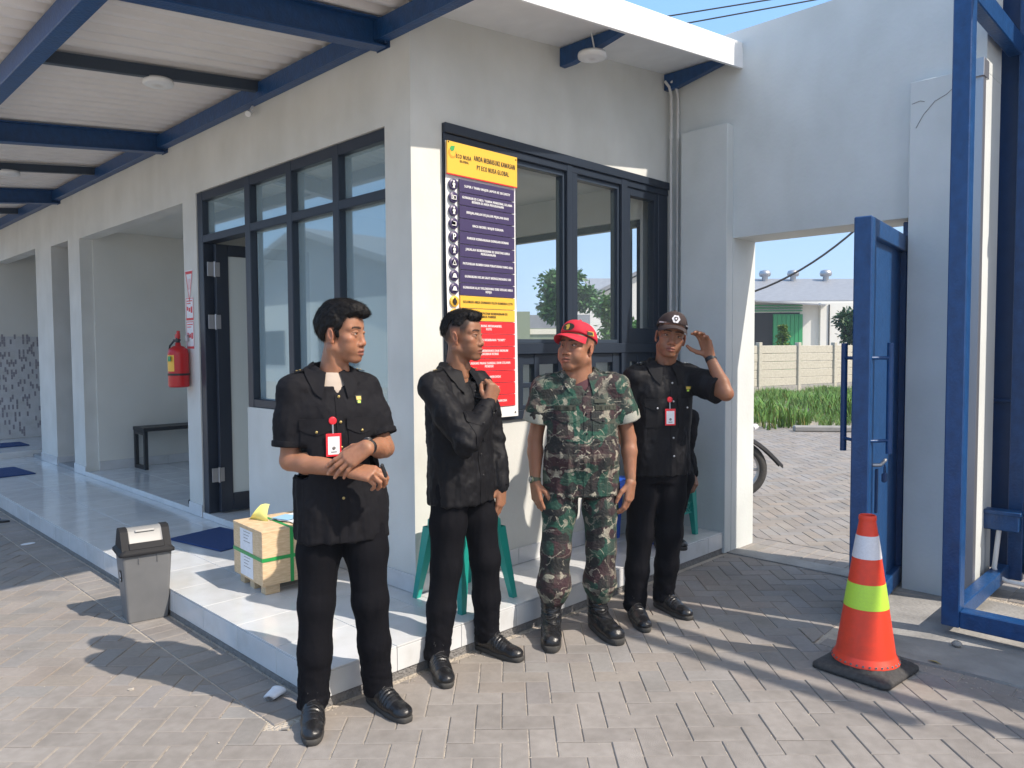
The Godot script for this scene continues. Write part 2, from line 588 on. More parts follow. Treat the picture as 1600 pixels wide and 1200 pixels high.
# ---------------------------------------------------------------- porch
func porch() -> void:
	var rng := RandomNumberGenerator.new()
	rng.seed = 5
	var root := Node3D.new()
	root.name = "porch_floor"
	root.set_meta("kind", "structure")
	add_child(root)
	var H := 0.155
	var b := MB.new()
	b.bb(-0.895, -0.03, -7.9, 0.0, H - 0.009, 0.505)
	b.bb(0.0, -0.03, 0.0, 2.412, H - 0.009, 0.505)
	part(root, "bed", b, M.grout)
	b = MB.new()
	b.bb(-0.902, -0.03, -7.9, -0.89, 0.026, 0.5, 0.002)
	b.bb(-0.90, -0.03, 0.503, 2.412, 0.036, 0.513, 0.002)
	part(root, "mortar_base", b, M.mortar)
	var T := 0.389
	var g := 0.0013
	# top tiles: columns along z on the left arm, along x on the front arm
	var xs := [-0.905, -0.516, -0.127, 0.0]
	var zs := [0.52]
	var z := 0.52
	while z > -7.9:
		z -= T
		zs.append(maxf(z, -7.9))
	for i in 3:
		for j in zs.size() - 1:
			if zs[j] - zs[j + 1] < 0.02: continue
			tile(root, rng, xs[i], H, zs[j + 1], xs[i + 1], H, zs[j], g, 1)
	xs = [0.0, 0.262]
	while xs[-1] < 2.40:
		xs.append(minf(xs[-1] + T, 2.412))
	for i in xs.size() - 1:
		if xs[i + 1] - xs[i] < 0.03: continue
		tile(root, rng, xs[i], H, 0.131, xs[i + 1], H, 0.52, g, 1)
		tile(root, rng, xs[i], H, 0.0, xs[i + 1], H, 0.131, g, 1)
	# riser tiles
	for j in zs.size() - 1:
		if zs[j] - zs[j + 1] < 0.02: continue
		tile(root, rng, -0.905, 0.028, zs[j + 1], -0.905, H - 0.009, zs[j], g, 0)
	var rx := [-0.905, -0.516, -0.127, 0.262]
	while rx[-1] < 2.40:
		rx.append(minf(rx[-1] + T, 2.412))
	for i in rx.size() - 1:
		if rx[i + 1] - rx[i] < 0.03: continue
		tile(root, rng, rx[i], 0.038, 0.52, rx[i + 1], H - 0.009, 0.52, g, 2)
	# raised floors: step at the far end, lobby, room
	b = MB.new()
	b.bb(-0.9, -0.03, -9.7, 3.0, 0.235, -7.9)
	part(root, "washing_floor", b, M.tile1)
	b = MB.new()
	b.bb(0.004, 0.0, -7.89, 3.0, 0.19, -0.0)
	part(root, "inner_bed", b, M.grout)
	z = -2.99
	while z > -5.7:
		var x := 0.006
		while x < 2.3:
			tile(root, rng, x, 0.20, maxf(z - T, -5.7), x + T, 0.20, z, g, 1)
			x += T
		z -= T
	z = -0.16
	while z > -2.9:
		var x := 0.006
		while x < 2.3:
			tile(root, rng, x, 0.20, maxf(z - T, -2.9), x + T, 0.20, z, g, 1)
			x += T
		z -= T
	# threshold strip of small tiles
	z = -2.76
	while z > -5.6:
		tile(root, rng, -0.008, H, z - T, -0.008, 0.205, z, g, 0)
		z -= T
	z = -1.96
	tile(root, rng, -0.008, H, -2.35, -0.008, 0.205, -1.96, g, 0)
	tile(root, rng, -0.008, H, -2.74, -0.008, 0.205, -2.352, g, 0)

func tile(root: Node, rng: RandomNumberGenerator, x0: float, y0: float, z0: float, x1: float, y1: float, z1: float, g: float, axis: int) -> void:
	var b := MB.new()
	var th := 0.009
	var s := Vector3(x1 - x0 - 2 * g, y1 - y0 - 2 * g, z1 - z0 - 2 * g)
	var ct := Vector3(x0 + x1, y0 + y1, z0 + z1) / 2
	s[axis] = th
	if axis == 0: ct.x += th / 2
	if axis == 1: ct.y -= th / 2
	if axis == 2: ct.z -= th / 2
	b.box(Vector3.ZERO, s, 0.0012)
	var o := part(root, "tile", b, M["tile%d" % rng.randi_range(0, 2)])
	o.position = ct + Vector3(0, rng.randf_range(-0.0004, 0.0004), 0)

func skirting(root: Node, x0: float, z0: float, x1: float, z1: float, y := 0.157, h := 0.10) -> void:
	# tiles 9 mm proud of a wall running from (x0, z0) to (x1, z1)
	var d := Vector2(x1 - x0, z1 - z0)
	var L := d.length()
	var n := maxi(1, int(round(L / 0.389)))
	var ang := atan2(-d.y, d.x)
	for i in n:
		var b := MB.new()
		b.box(Vector3.ZERO, Vector3(L / n - 0.003, h, 0.009), 0.0015)
		var o := part(root, "skirting_tile", b, M["tile%d" % (i % 3)])
		var p := Vector2(x0, z0) + d * ((i + 0.5) / n)
		o.position = Vector3(p.x, y + h / 2, p.y)
		o.rotation.y = ang

# ---------------------------------------------------------------- guardhouse
func guardhouse() -> void:
	var g := thing("guardhouse", "cream plastered guardhouse with dark framed windows on two sides", "building")
	var P: Material = M.plaster
	var T := 0.15
	# left facade (x = 0) pieces
	bxp(g, "wall", P, 0, 0.15, -0.233, T, 3.40, 0.0)                # corner pier
	bxp(g, "wall", P, 0, 2.742, -2.75, T, 3.40, -0.233)            # over the window
	bxp(g, "wall", P, 0, 0.15, -1.945, T, 1.090, -0.233)           # under the window
	bxp(g, "wall", P, 0, 0.15, -3.006, T, 3.40, -2.75)             # pier with the extinguisher
	bxp(g, "wall", P, 0, 2.70, -5.72, T, 3.40, -3.006)             # lobby lintel
	bxp(g, "wall", P, 0, 0.15, -6.12, T, 3.40, -5.72)              # pier
	bxp(g, "wall", P, 0, 2.72, -6.78, T, 3.40, -6.12)
	bxp(g, "wall", P, 0, 0.15, -7.45, 0.42, 3.40, -6.78)
	bxp(g, "wall", P, 0, 2.76, -9.6, T, 3.40, -7.45)
	# front facade (z = 0)
	bxp(g, "wall", P, T, 0.15, -T, 0.218, 3.46, 0.0)
	bxp(g, "wall", P, 0.218, 2.757, -T, 2.50, 3.60, 0.0)
	bxp(g, "wall", P, 0.218, 0.15, -T, 2.46, 1.062, 0.0)
	bxp(g, "wall", P, 2.46, 0.15, -T, 2.50, 2.757, 0.0)
	# the rest of the room: far wall, street wall with its window, ceilings
	var I: Material = M.inner_plaster
	bxp(g, "wall", I, T, 0.15, -3.0, 2.503, 3.55, -2.88)
	bxp(g, "wall", I, 2.36, 0.15, -2.88, 2.503, 1.49, -T)
	bxp(g, "wall", I, 2.36, 2.50, -2.88, 2.503, 3.62, -T)
	bxp(g, "wall", I, 2.36, 1.49, -2.88, 2.503, 2.50, -2.30)
	bxp(g, "wall", I, 2.36, 1.49, -0.175, 2.503, 2.50, -T)
	bxp(g, "ceiling", I, T, 2.77, -2.88, 2.36, 2.80, -T)
	bxp(g, "wall", I, 0.124, 0.15, -5.83, 3.0, 3.4, -5.70)
	bxp(g, "wall", I, 2.3, 0.15, -5.70, 2.42, 3.4, -3.0)
	bxp(g, "ceiling", I, T, 2.80, -5.70, 2.3, 2.83, -3.0)
	bxp(g, "wall", I, 3.0, 0.15, -9.9, 3.12, 3.6, -5.70)
	bxp(g, "wall", I, -0.2, 0.235, -9.9, 3.0, 3.3, -9.65)
	bxp(g, "ceiling", I, T, 2.95, -9.65, 3.0, 2.98, -5.83)
	# outer window reveal (street side) frame
	var f := part(g, "window_frame", frame_mesh([[2.39, 1.49, -0.176], [2.45, 2.50, -2.30]], 0), M.frame)
	var pb := MB.new()
	pb.bb(2.418, 1.545, -2.25, 2.422, 2.445, -0.23)
	part(f, "pane", pb, M.clear_glass)
	# skirting
	var sk := g
	skirting(sk, -0.0055, 0.0, -0.0055, -1.945)
	skirting(sk, 0.0, 0.0055, 2.41, 0.0055)
	skirting(sk, -0.0055, -2.75, -0.0055, -3.006)
	skirting(sk, -0.0055, -5.72, -0.0055, -6.12)
	skirting(sk, -0.0055, -6.78, -0.0055, -7.45)
	skirting(sk, 0.0, -6.7745, 0.42, -6.7745)
	skirting(sk, 0.124, -5.694, 2.3, -5.694, 0.2)
	# dark door in the narrow opening
	bxp(g, "door", M.frame, 0.20, 0.16, -6.78, 0.25, 2.72, -6.12)
	# mosaic wall at the washing place
	var mr := RandomNumberGenerator.new()
	mr.seed = 3
	var bedm := bxp(g, "mosaic_wall", M.tile1, -0.19, 0.24, -9.65, 2.0, 1.72, -9.64)
	var dk := MB.new()
	for i in 46:
		for j in 20:
			if mr.randf() < 0.27:
				var px := -0.18 + i * 0.026
				var py := 0.26 + j * 0.073 + (0.036 if i % 2 else 0.0)
				dk.bb(px, py, -9.642, px + 0.023, py + 0.068, -9.637)
	tag(part(bedm, "mosaic_tiles", dk, mat("mosaic_grey", lin(0.30, 0.29, 0.32), 0.3)), "", "", "", "stuff")

	# -------- left facade glazing, x = 0.02..0.09, openings along z
	var zc := [-0.233, -0.755, -1.318, -1.89, -2.75]
	var fr := MB.new()
	fr.bb(0.012, 2.672, -2.749, 0.11, 2.740, -0.235, 0.004)     # head
	fr.bb(0.010, 2.345, -2.749, 0.112, 2.402, -0.235, 0.004)    # transom
	fr.bb(0.012, 1.092, -1.93, 0.11, 1.150, -0.235, 0.004)      # sill
	fr.bb(0.016, 1.093, -0.250, 0.108, 2.739, -0.235, 0.003)
	for i in [1, 2]:
		fr.bb(0.008, 1.093, zc[i] - 0.034, 0.114, 2.739, zc[i] + 0.034, 0.004)
	fr.bb(0.008, 0.20, -1.945, 0.114, 2.739, -1.865, 0.004)
	fr.bb(0.008, 0.20, -2.749, 0.114, 2.739, -2.655, 0.004)
	var wf := part(g, "window_frame", fr, M.frame)
	for i in 4:
		for row in 2:
			if i == 3 and row == 0: continue
			var z1: float = zc[i] - 0.034
			var z0: float = zc[i + 1] + 0.034
			if i == 3: z0 = -2.655
			var q := MB.new()
			q.bb(0.058, 1.15 if row == 0 else 2.402, z0, 0.063, 2.345 if row == 0 else 2.672, z1)
			part(wf, "pane", q, M.film_glass)
	# open door, swung inwards
	var dr := MB.new()
	var D := 0.80
	dr.bb(0.0, 0.0, -0.02, 0.10, 2.12, 0.02, 0.003)
	dr.bb(D - 0.10, 0.0, -0.02, D, 2.12, 0.02, 0.003)
	dr.bb(0.10, 0.0, -0.019, D - 0.10, 0.14, 0.019, 0.003)
	dr.bb(0.10, 2.03, -0.019, D - 0.10, 2.12, 0.019, 0.003)
	var door := part(g, "door", dr, M.frame)
	door.position = Vector3(0.075, 0.215, -2.60)
	door.rotation.y = deg_to_rad(-3)
	var pn := MB.new()
	pn.bb(0.10, 0.14, -0.005, D - 0.10, 2.03, 0.005)
	part(door, "pane", pn, M.frosted)
	for hy in [0.30, 1.51, 1.92]:
		var hg := MB.new()
		hg.bb(-0.068, hy - 0.055, 0.021, 0.030, hy + 0.055, 0.026, 0.001)
		hg.tube([Vector3(-0.012, hy - 0.06, 0.028), Vector3(-0.012, hy + 0.06, 0.028)], 0.008, 8)
		part(door, "hinge", hg, M.steel)
	var hd := MB.new()
	hd.tube([Vector3(D - 0.05, 0.95, 0.02), Vector3(D - 0.05, 0.95, 0.06), Vector3(D - 0.16, 0.95, 0.06)], 0.009, 8)
	part(door, "handle", hd, M.steel)

	# -------- front facade glazing, z about 0
	var ff := MB.new()
	ff.bb(0.219, 2.700, -0.09, 2.459, 2.756, 0.030, 0.004)
	ff.bb(0.219, 2.655, -0.08, 2.459, 2.700, 0.016, 0.004)
	ff.bb(0.219, 1.465, -0.08, 2.459, 1.535, 0.024, 0.004)
	ff.bb(0.219, 1.063, -0.08, 2.459, 1.120, 0.020, 0.004)
	ff.bb(0.219, 1.064, -0.085, 0.262, 2.70, 0.012, 0.003)
	ff.bb(0.735, 1.12, -0.085, 0.795, 2.655, 0.014, 0.003)
	ff.bb(1.268, 1.535, -0.085, 1.322, 2.70, 0.020, 0.003)
	ff.bb(1.326, 1.535, -0.085, 1.378, 2.70, 0.014, 0.003)
	ff.bb(1.862, 1.12, -0.085, 1.93, 2.70, 0.020, 0.003)
	ff.bb(2.335, 1.12, -0.085, 2.459, 2.70, 0.010, 0.003)
	ff.bb(1.27, 1.12, -0.080, 1.36, 1.465, 0.010, 0.003)
	var wf2 := part(g, "window_frame", ff, M.frame)
	for e in [[0.795, 1.268], [1.378, 1.862]]:
		var s := MB.new()
		s.bb(e[0], 1.535, -0.06, e[0] + 0.018, 2.655, -0.005, 0.002)
		s.bb(e[1] - 0.018, 1.535, -0.06, e[1], 2.655, -0.005, 0.002)
		s.bb(e[0] + 0.018, 2.625, -0.06, e[1] - 0.018, 2.655, -0.005, 0.002)
		s.bb(e[0] + 0.018, 1.535, -0.06, e[1] - 0.018, 1.560, -0.005, 0.002)
		var sash := part(wf2, "sash", s, M.frame_light)
		var q := MB.new()
		q.bb(e[0] + 0.018, 1.560, -0.034, e[1] - 0.018, 2.625, -0.030)
		part(wf2, "pane", q, M.clear_glass)
	# right casement
	var s3 := MB.new()
	s3.bb(1.93, 1.535, -0.055, 1.985, 2.655, 0.004, 0.002)
	s3.bb(2.285, 1.535, -0.055, 2.335, 2.655, 0.004, 0.002)
	s3.bb(1.985, 2.60, -0.055, 2.285, 2.655, 0.004, 0.002)
	s3.bb(1.985, 1.535, -0.055, 2.285, 1.645, 0.004, 0.002)
	part(wf2, "sash", s3, M.frame)
	var q3 := MB.new()
	q3.bb(1.985, 1.645, -0.03, 2.285, 2.60, -0.026)
	part(wf2, "pane", q3, M.clear_glass)
	# lower lights with small inner casements
	for e in [[0.795, 1.27], [1.36, 1.862], [1.93, 2.335]]:
		var s := MB.new()
		var w: float = e[1] - e[0]
		s.bb(e[0], 1.12, -0.05, e[0] + w * 0.14, 1.465, 0.0, 0.002)
		s.bb(e[0] + w * 0.36, 1.12, -0.05, e[0] + w * 0.46, 1.465, 0.0, 0.002)
		s.bb(e[1] - w * 0.16, 1.12, -0.05, e[1], 1.465, 0.0, 0.002)
		for y in [[1.12, 1.145], [1.255, 1.285], [1.40, 1.465]]:
			s.bb(e[0] + w * 0.14, y[0], -0.046, e[0] + w * 0.36, y[1], -0.004, 0.002)
			s.bb(e[0] + w * 0.46, y[0], -0.046, e[1] - w * 0.16, y[1], -0.004, 0.002)
		part(wf2, "sash", s, M.frame)
		var q := MB.new()
		q.bb(e[0] + w * 0.14, 1.145, -0.028, e[1] - w * 0.16, 1.40, -0.024)
		part(wf2, "pane", q, M.clear_glass)

func frame_mesh(cr: Array, axis: int) -> MB:
	# rectangular frame in the plane across x
	var b := MB.new()
	var a: Array = cr[0]
	var d: Array = cr[1]
	var t := 0.055
	b.bb(a[0], a[1], a[2], d[0], a[1] + t, d[2], 0.003)
	b.bb(a[0], d[1] - t, a[2], d[0], d[1], d[2], 0.003)
	b.bb(a[0], a[1] + t, a[2], d[0], d[1] - t, a[2] - t, 0.003)
	b.bb(a[0], a[1] + t, d[2] + t, d[0], d[1] - t, d[2], 0.003)
	b.bb(a[0], a[1] + t, -0.37, d[0], d[1] - t, -0.31, 0.003)
	b.bb(a[0], a[1] + t, -0.98, d[0], d[1] - t, -0.92, 0.003)
	b.bb(a[0], a[1] + t, -1.68, d[0], d[1] - t, -1.62, 0.003)
	return b

# ---------------------------------------------------------------- canopy roof
func roof_y(x: float) -> float:
	return 3.318 + 0.1075 * x

func canopy() -> void:
	var c := thing("canopy_roof", "sloping corrugated canopy roof on blue steel beams over the porch", "roof")
	var b := MB.new()
	var rows := []
	var z := 0.575
	var k := 0
	while z > -9.8:
		var a := fmod(float(k), 10.0) / 10.0
		var w := smoothstep(0.2, 0.8, 0.5 + 0.5 * cos(TAU * a))
		var row := []
		for x in [-1.66, -0.8, 0.0, 0.8, 1.6, 2.5]:
			row.append(Vector3(x, roof_y(x) + 0.004 + w * 0.045, z))
		rows.append(row)
		z -= 0.140 / 10.0
		k += 1
	b.sheet(rows)
	var under := b
	part(c, "roof_sheet", under, M.roof)
	# flat soffit lining over the front eave
	var sl := atan(0.1075)
	var bs := Basis(Vector3(cos(sl), sin(sl), 0), Vector3(-sin(sl), cos(sl), 0), Vector3(0, 0, 1))
	var sf := MB.new()
	sf.box(Vector3(1.23, roof_y(1.23) - 0.006, 0.285), Vector3(2.52, 0.008, 0.57), 0.0, bs)
	part(c, "soffit", sf, M.fascia)
	var fa := MB.new()
	var mid := 0.425
	var cy := roof_y(mid) - 0.11 + 0.09
	fa.box(Vector3(mid, cy, 0.588), Vector3(4.16 / cos(sl), 0.178, 0.024), 0.003, bs)
	part(c, "fascia", fa, M.fascia)
	# main beams, purlins
	for bz in [-0.23, -3.33, -6.40, -9.45]:
		var s := MB.new()
		var xm := -0.84
		var L := 1.66
		var yy := roof_y(xm) - 0.085
		s.box(Vector3(xm, yy, bz), Vector3(L, 0.135, 0.012), 0.0, bs)
		s.box(Vector3(xm, yy + 0.072, bz), Vector3(L, 0.010, 0.095), 0.002, bs)
		s.box(Vector3(xm, yy - 0.072, bz), Vector3(L, 0.010, 0.095), 0.002, bs)
		var o := part(c, "beam", s, M.blue_paint)
		var pl := MB.new()
		pl.box(Vector3(-0.008, roof_y(0) - 0.085, bz), Vector3(0.012, 0.16, 0.12), 0.001, bs)
		for dy in [-0.05, 0.05]:
			pl.box(Vector3(-0.022, roof_y(0) - 0.085 + dy, bz + 0.045), Vector3(0.018, 0.018, 0.018), 0.004)
		part(o, "end_plate", pl, M.blue_dark)
	for bz in [-1.57, -4.93, -7.9]:
		var s := MB.new()
		s.box(Vector3(-0.70, roof_y(-0.7) - 0.045, bz), Vector3(1.38, 0.07, 0.045), 0.003, bs)
		var o := part(c, "purlin", s, M.frame_light)
		var w := MB.new()
		var pts := []
		for i in 13:
			var x := -1.38 + i * 0.112
			pts.append(Vector3(x, roof_y(x) - 0.012 - 0.006 * sin(i * 1.3), bz - 0.05))
		w.tube(pts, 0.008, 6)
		part(o, "cable", w, M.black)
	var wb := MB.new()
	wb.bb(-0.072, 3.185, -9.7, -0.060, 3.290, 0.57, 0.001)
	wb.bb(-0.060, 3.185, -9.7, -0.004, 3.195, 0.57, 0.001)
	wb.bb(-0.060, 3.280, -9.7, -0.004, 3.290, 0.57, 0.001)
	part(c, "wall_beam", wb, M.blue_paint)
	var ob := MB.new()
	ob.bb(-1.455, 3.040, -9.7, -1.365, 3.155, 0.57, 0.004)
	part(c, "outer_beam", ob, M.blue_paint)
	# outriggers under the front eave
	for x in [1.24, 2.44]:
		var h := roof_y(x) - 0.02
		var s := MB.new()
		s.prism(PackedVector2Array([Vector2(0.002, h), Vector2(0.57, h), Vector2(0.57, h - 0.02), Vector2(0.10, h - 0.115), Vector2(0.002, h - 0.115)]), 0.05, Vector3(x - 0.025, 0, 0), Basis(Vector3(0, 0, 1), Vector3(0, 1, 0), Vector3(1, 0, 0)))
		part(c, "outrigger", s, M.blue_paint)
	# posts at the outer edge, seen from a step aside
	for pz in [-3.33, -9.45]:
		var ps := MB.new()
		ps.bb(-1.46, 0.0, pz - 0.05, -1.36, 3.04, pz + 0.05, 0.004)
		if pz < -9: part(c, "post", ps, M.blue_paint)
	# lamps and camera
	var lm := MB.new()
	lm.lathe([Vector2(0.0, 0.0), Vector2(0.070, 0.0), Vector2(0.087, 0.007), Vector2(0.090, 0.022), Vector2(0.087, 0.036), Vector2(0.0, 0.036)], 32)
	var spots := [[Vector3(-0.70, 3.128, -1.60), "round white ceiling lamp under the nearer thin canopy purlin"], [Vector3(-0.78, 3.122, -4.96), "round white ceiling lamp deep under the canopy, on the farther purlin"], [Vector3(1.20, 3.285, 0.28), "round white lamp hanging under the front eave above the window"]]
	for i in 3:
		var t := thing("ceiling_lamp", spots[i][1], "lamp", spots[i][0], 0.0, "round lamps under the roof")
		part(t, "diffuser", lm, M.white_plastic)
		var cb := MB.new()
		cb.tube([Vector3(0, 0.034, 0), Vector3(0.01, 0.06, 0.01), Vector3(-0.01, roof_y(spots[i][0].x) - spots[i][0].y, 0.0)], 0.005, 6)
		part(t, "cable", cb, M.white_plastic)
	var cc := thing("security_camera", "small white security camera under the wall beam above the window", "camera", Vector3(-0.035, 3.16, -1.74))
	var q := MB.new()
	q.tube([Vector3(0.03, 0.05, 0), Vector3(0.0, 0.0, 0.02), Vector3(-0.01, -0.03, 0.03)], 0.008, 8)
	part(cc, "bracket", q, M.white_plastic)
	q = MB.new()
	q.tube([Vector3(0.0, -0.02, 0.0), Vector3(-0.04, -0.05, 0.05)], 0.02, 12)
	part(cc, "body", q, M.white_plastic)

# ---------------------------------------------------------------- gate wall
func gate_wall() -> void:
	var g := thing("gate_wall", "tall plastered gate wall with a pedestrian opening under its deep lintel", "wall")
	var P: Material = M.gate_plaster
	bxp(g, "lintel", P, 2.503, 2.290, -0.14, 2.84, 3.75, 1.735)
	bxp(g, "wall", P, 2.505, 0.0, -0.14, 2.838, 2.290, 0.535)
	bxp(g, "fin", P, 2.412, 0.0, 0.155, 2.505, 3.092, 0.533, 0.003)
	bxp(g, "pillar", P, 2.412, 0.0, 1.735, 2.84, 3.075, 2.11, 0.003)
	bxp(g, "pillar", P, 2.503, 3.075, 1.735, 2.84, 3.75, 2.11)
	bxp(g, "wall", P, 2.505, 2.80, -9.9, 2.838, 3.75, -0.14)
	bxp(g, "wall", P, 2.505, 0.0, -9.9, 2.838, 1.30, -2.4)
	# fine cracks in the plaster of the pillar
	var ck := MB.new()
	var pts := [Vector2(1.745, 2.945), Vector2(1.79, 2.955), Vector2(1.815, 2.945)]
	var pts2 := [Vector2(1.77, 2.80), Vector2(1.81, 2.87), Vector2(1.87, 2.935), Vector2(1.93, 2.96), Vector2(1.98, 3.0), Vector2(2.06, 3.01)]
	for l in [pts, pts2]:
		for i in l.size() - 1:
			var a: Vector2 = l[i]
			var e: Vector2 = l[i + 1]
			var nn := (e - a).orthogonal().normalized() * 0.0018
			ck.quad(Vector3(2.4095, a.y - nn.y, a.x - nn.x), Vector3(2.4095, e.y - nn.y, e.x - nn.x), Vector3(2.4095, e.y + nn.y, e.x + nn.x), Vector3(2.4095, a.y + nn.y, a.x + nn.x), Vector3(-1, 0, 0))
	part(g, "crack", ck, M.mortar)
	# conduits in the corner
	var cd := thing("conduit_pair", "two grey electric conduits running down the corner beside the window", "pipe", Vector3(2.44, 0, 0.05))
	for k in 2:
		var x := 0.0 + 0.035 * k
		var zz := 0.035 * k
		var t := MB.new()
		t.tube([Vector3(x - 0.06, 3.50, zz - 0.02), Vector3(x - 0.03, 3.46, zz), Vector3(x, 3.40, zz), Vector3(x, 3.30, zz), Vector3(x, 0.16, zz)], 0.0105, 10)
		for y in [3.28, 3.10, 2.3, 1.9, 1.0]:
			t.tube([Vector3(x, y - 0.02, zz), Vector3(x, y + 0.02, zz)], 0.0135, 10)
		part(cd, "conduit", t, M.pvc)

func gates() -> void:
	# pedestrian leaf, opened towards the yard: local x from hinge to free edge is -x
	var L := 1.01
	var leaf := thing("gate_leaf", "blue steel pedestrian gate leaf standing open beside the pillar", "gate", Vector3(2.575, 0.0, 1.655), deg_to_rad(180.0 + 7.0))
	# local +x points from the hinge towards the free edge
	var f := MB.new()
	f.bb(L - 0.10, 0.03, -0.045, L, 2.18, 0.045, 0.006)
	f.bb(0.0, 0.03, -0.045, 0.09, 2.18, 0.045, 0.006)
	f.bb(0.09, 2.08, -0.044, L - 0.10, 2.179, 0.044, 0.005)
	f.bb(0.09, 0.031, -0.044, L - 0.10, 0.13, 0.044, 0.005)
	part(leaf, "frame", f, M.blue_paint)
	var p := MB.new()
	p.bb(0.09, 0.13, -0.008, L - 0.10, 2.08, 0.008)
	part(leaf, "panel", p, M.blue_paint)
	for sd in [-1.0, 1.0]:
		var h := MB.new()
		var z: float = sd * 0.115
		h.tube([Vector3(L - 0.13, 0.93, z), Vector3(L - 0.13, 1.52, z)], 0.017, 14)
		h.tube([Vector3(L - 0.13, 1.00, z), Vector3(L - 0.10 + 0.06, 1.00, sd * 0.04)], 0.009, 8)
		h.tube([Vector3(L - 0.13, 1.44, z), Vector3(L - 0.10 + 0.06, 1.44, sd * 0.04)], 0.009, 8)
		part(leaf, "handle", h, M.blue_paint)
	var lk := MB.new()
	lk.tube([Vector3(L - 0.13, 0.86, -0.02), Vector3(L - 0.13, 0.865, -0.075), Vector3(L - 0.20, 0.885, -0.085)], 0.010, 8)
	part(leaf, "latch", lk, M.steel)
	lk = MB.new()
	lk.bb(L - 0.16, 0.60, -0.060, L - 0.135, 0.84, -0.046, 0.003)
	part(leaf, "bolt", lk, M.blue_dark)
	var pad := MB.new()
	pad.bb(-0.022, -0.05, -0.012, 0.022, 0.0, 0.012, 0.006)
	pad.tube([Vector3(-0.014, 0.0, 0), Vector3(-0.014, 0.03, 0), Vector3(0, 0.042, 0), Vector3(0.014, 0.03, 0), Vector3(0.014, 0.0, 0)], 0.004, 8)
	var pk := part(leaf, "padlock", pad, M.blue_dark)
	pk.position = Vector3(L - 0.16, 0.82, -0.09)
	# hinge post
	solo("gate_post", post_mesh(0.07, 2.28), M.blue_paint, "blue square steel post holding the open gate leaf at the pillar", "post", Vector3(2.63, 0, 1.685))
	# main gate: a boxed steel frame in front of sheet panels
	var g := thing("main_gate", "tall blue steel main gate with sheet panels and a box frame", "gate", Vector3(1.80, 0, 2.17))
	var o := Vector3(1.80, 0, 2.17)
	for d in [["post", 1.755, 0.06, 2.13, 1.845, 4.25, 2.215], ["rail", 1.756, 0.061, 2.215, 1.844, 0.15, 6.2], ["rail", 1.756, 3.42, 2.215, 1.844, 3.51, 6.2], ["rail", 1.756, 4.13, 2.215, 1.844, 4.23, 6.2], ["rail", 1.845, 0.062, 2.135, 2.885, 0.15, 2.205], ["rail", 1.845, 3.24, 2.135, 2.885, 3.36, 2.205], ["post", 2.885, 0.06, 2.19, 2.945, 5.0, 2.27]]:
		var b := MB.new()
		b.bb(d[1] - o.x, d[2], d[3] - o.z, d[4] - o.x, d[5], d[6] - o.z, 0.005)
		part(g, d[0], b, M.blue_paint)
	for i in 2:
		var b := MB.new()
		var z0 := 1.90 + i * 0.62
		b.bb(2.95 - o.x, 0.10, z0 - o.z, 2.98 - o.x, 5.6, z0 + 0.57 - o.z)
		b.bb(2.93 - o.x, 0.08, z0 + 0.57 - o.z, 2.99 - o.x, 5.65, z0 + 0.62 - o.z, 0.004)
		part(g, "panel", b, M.blue_dark)
	var sh := MB.new()
	sh.bb(1.785 - o.x, 0.15, 2.70 - o.z, 1.80 - o.x, 2.62, 6.15 - o.z)
	part(g, "sheet", sh, M.blue_paint)
	for y in [1.17, 0.10, 3.1]:
		var b := MB.new()
		b.bb(2.90 - o.x, y, 2.275 - o.z, 2.945 - o.x, y + 0.06, 3.12 - o.z, 0.004)
		part(g, "rail", b, M.blue_dark)
	var bolt := MB.new()
	bolt.tube([Vector3(2.93 - o.x, 1.16, 2.05 - o.z), Vector3(2.93 - o.x, 1.16, 2.9 - o.z)], 0.012, 8)
	bolt.bb(2.90 - o.x, 0.85, 2.36 - o.z, 2.965 - o.x, 1.10, 2.42 - o.z, 0.004)
	bolt.bb(2.90 - o.x, 0.3, 2.46 - o.z, 2.95 - o.x, 1.10, 2.50 - o.z, 0.004)
	part(g, "bolt", bolt, M.blue_dark)
	# steel guide channel on the pillar
	var sc := MB.new()
	sc.bb(-0.004, 0.05, -0.025, 0.0, 3.02, 0.025)
	sc.bb(0.0, 0.05, -0.027, 0.05, 3.02, -0.023)
	sc.bb(0.0, 0.05, 0.023, 0.05, 3.02, 0.027)
	sc.bb(-0.02, 3.0, -0.03, 0.09, 3.10, 0.032, 0.002)
	solo("guide_channel", sc, M.steel, "vertical galvanised steel guide channel fixed to the sunlit pillar edge", "channel", Vector3(2.352, 0, 2.105))
	# electric box with white conduit
	var eb := thing("electric_box", "small blue electric box with a white conduit on the main gate", "box", Vector3(2.72, 0.40, 2.20))
	var q := MB.new()
	q.bb(-0.05, 0.0, -0.10, 0.03, 0.115, 0.09, 0.006)
	q.bb(-0.06, 0.095, -0.11, 0.04, 0.118, 0.10, 0.003)
	part(eb, "housing", q, M.blue_paint)
	q = MB.new()
	q.tube([Vector3(0, 0.0, -0.02), Vector3(0.0, -0.12, -0.03), Vector3(0, -0.24, -0.04), Vector3(0, -0.29, -0.02), Vector3(0, -0.31, 0.03), Vector3(0, -0.33, 0.6)], 0.014, 10)
	part(eb, "conduit", q, M.white_plastic)

func post_mesh(w: float, h: float) -> MB:
	var b := MB.new()
	b.bb(-w / 2, 0, -w / 2, w / 2, h, w / 2, 0.004)
	return b

# ---------------------------------------------------------------- beyond the gate
const VIEW := -0.79159      # heading of the street's far row: local x runs along it

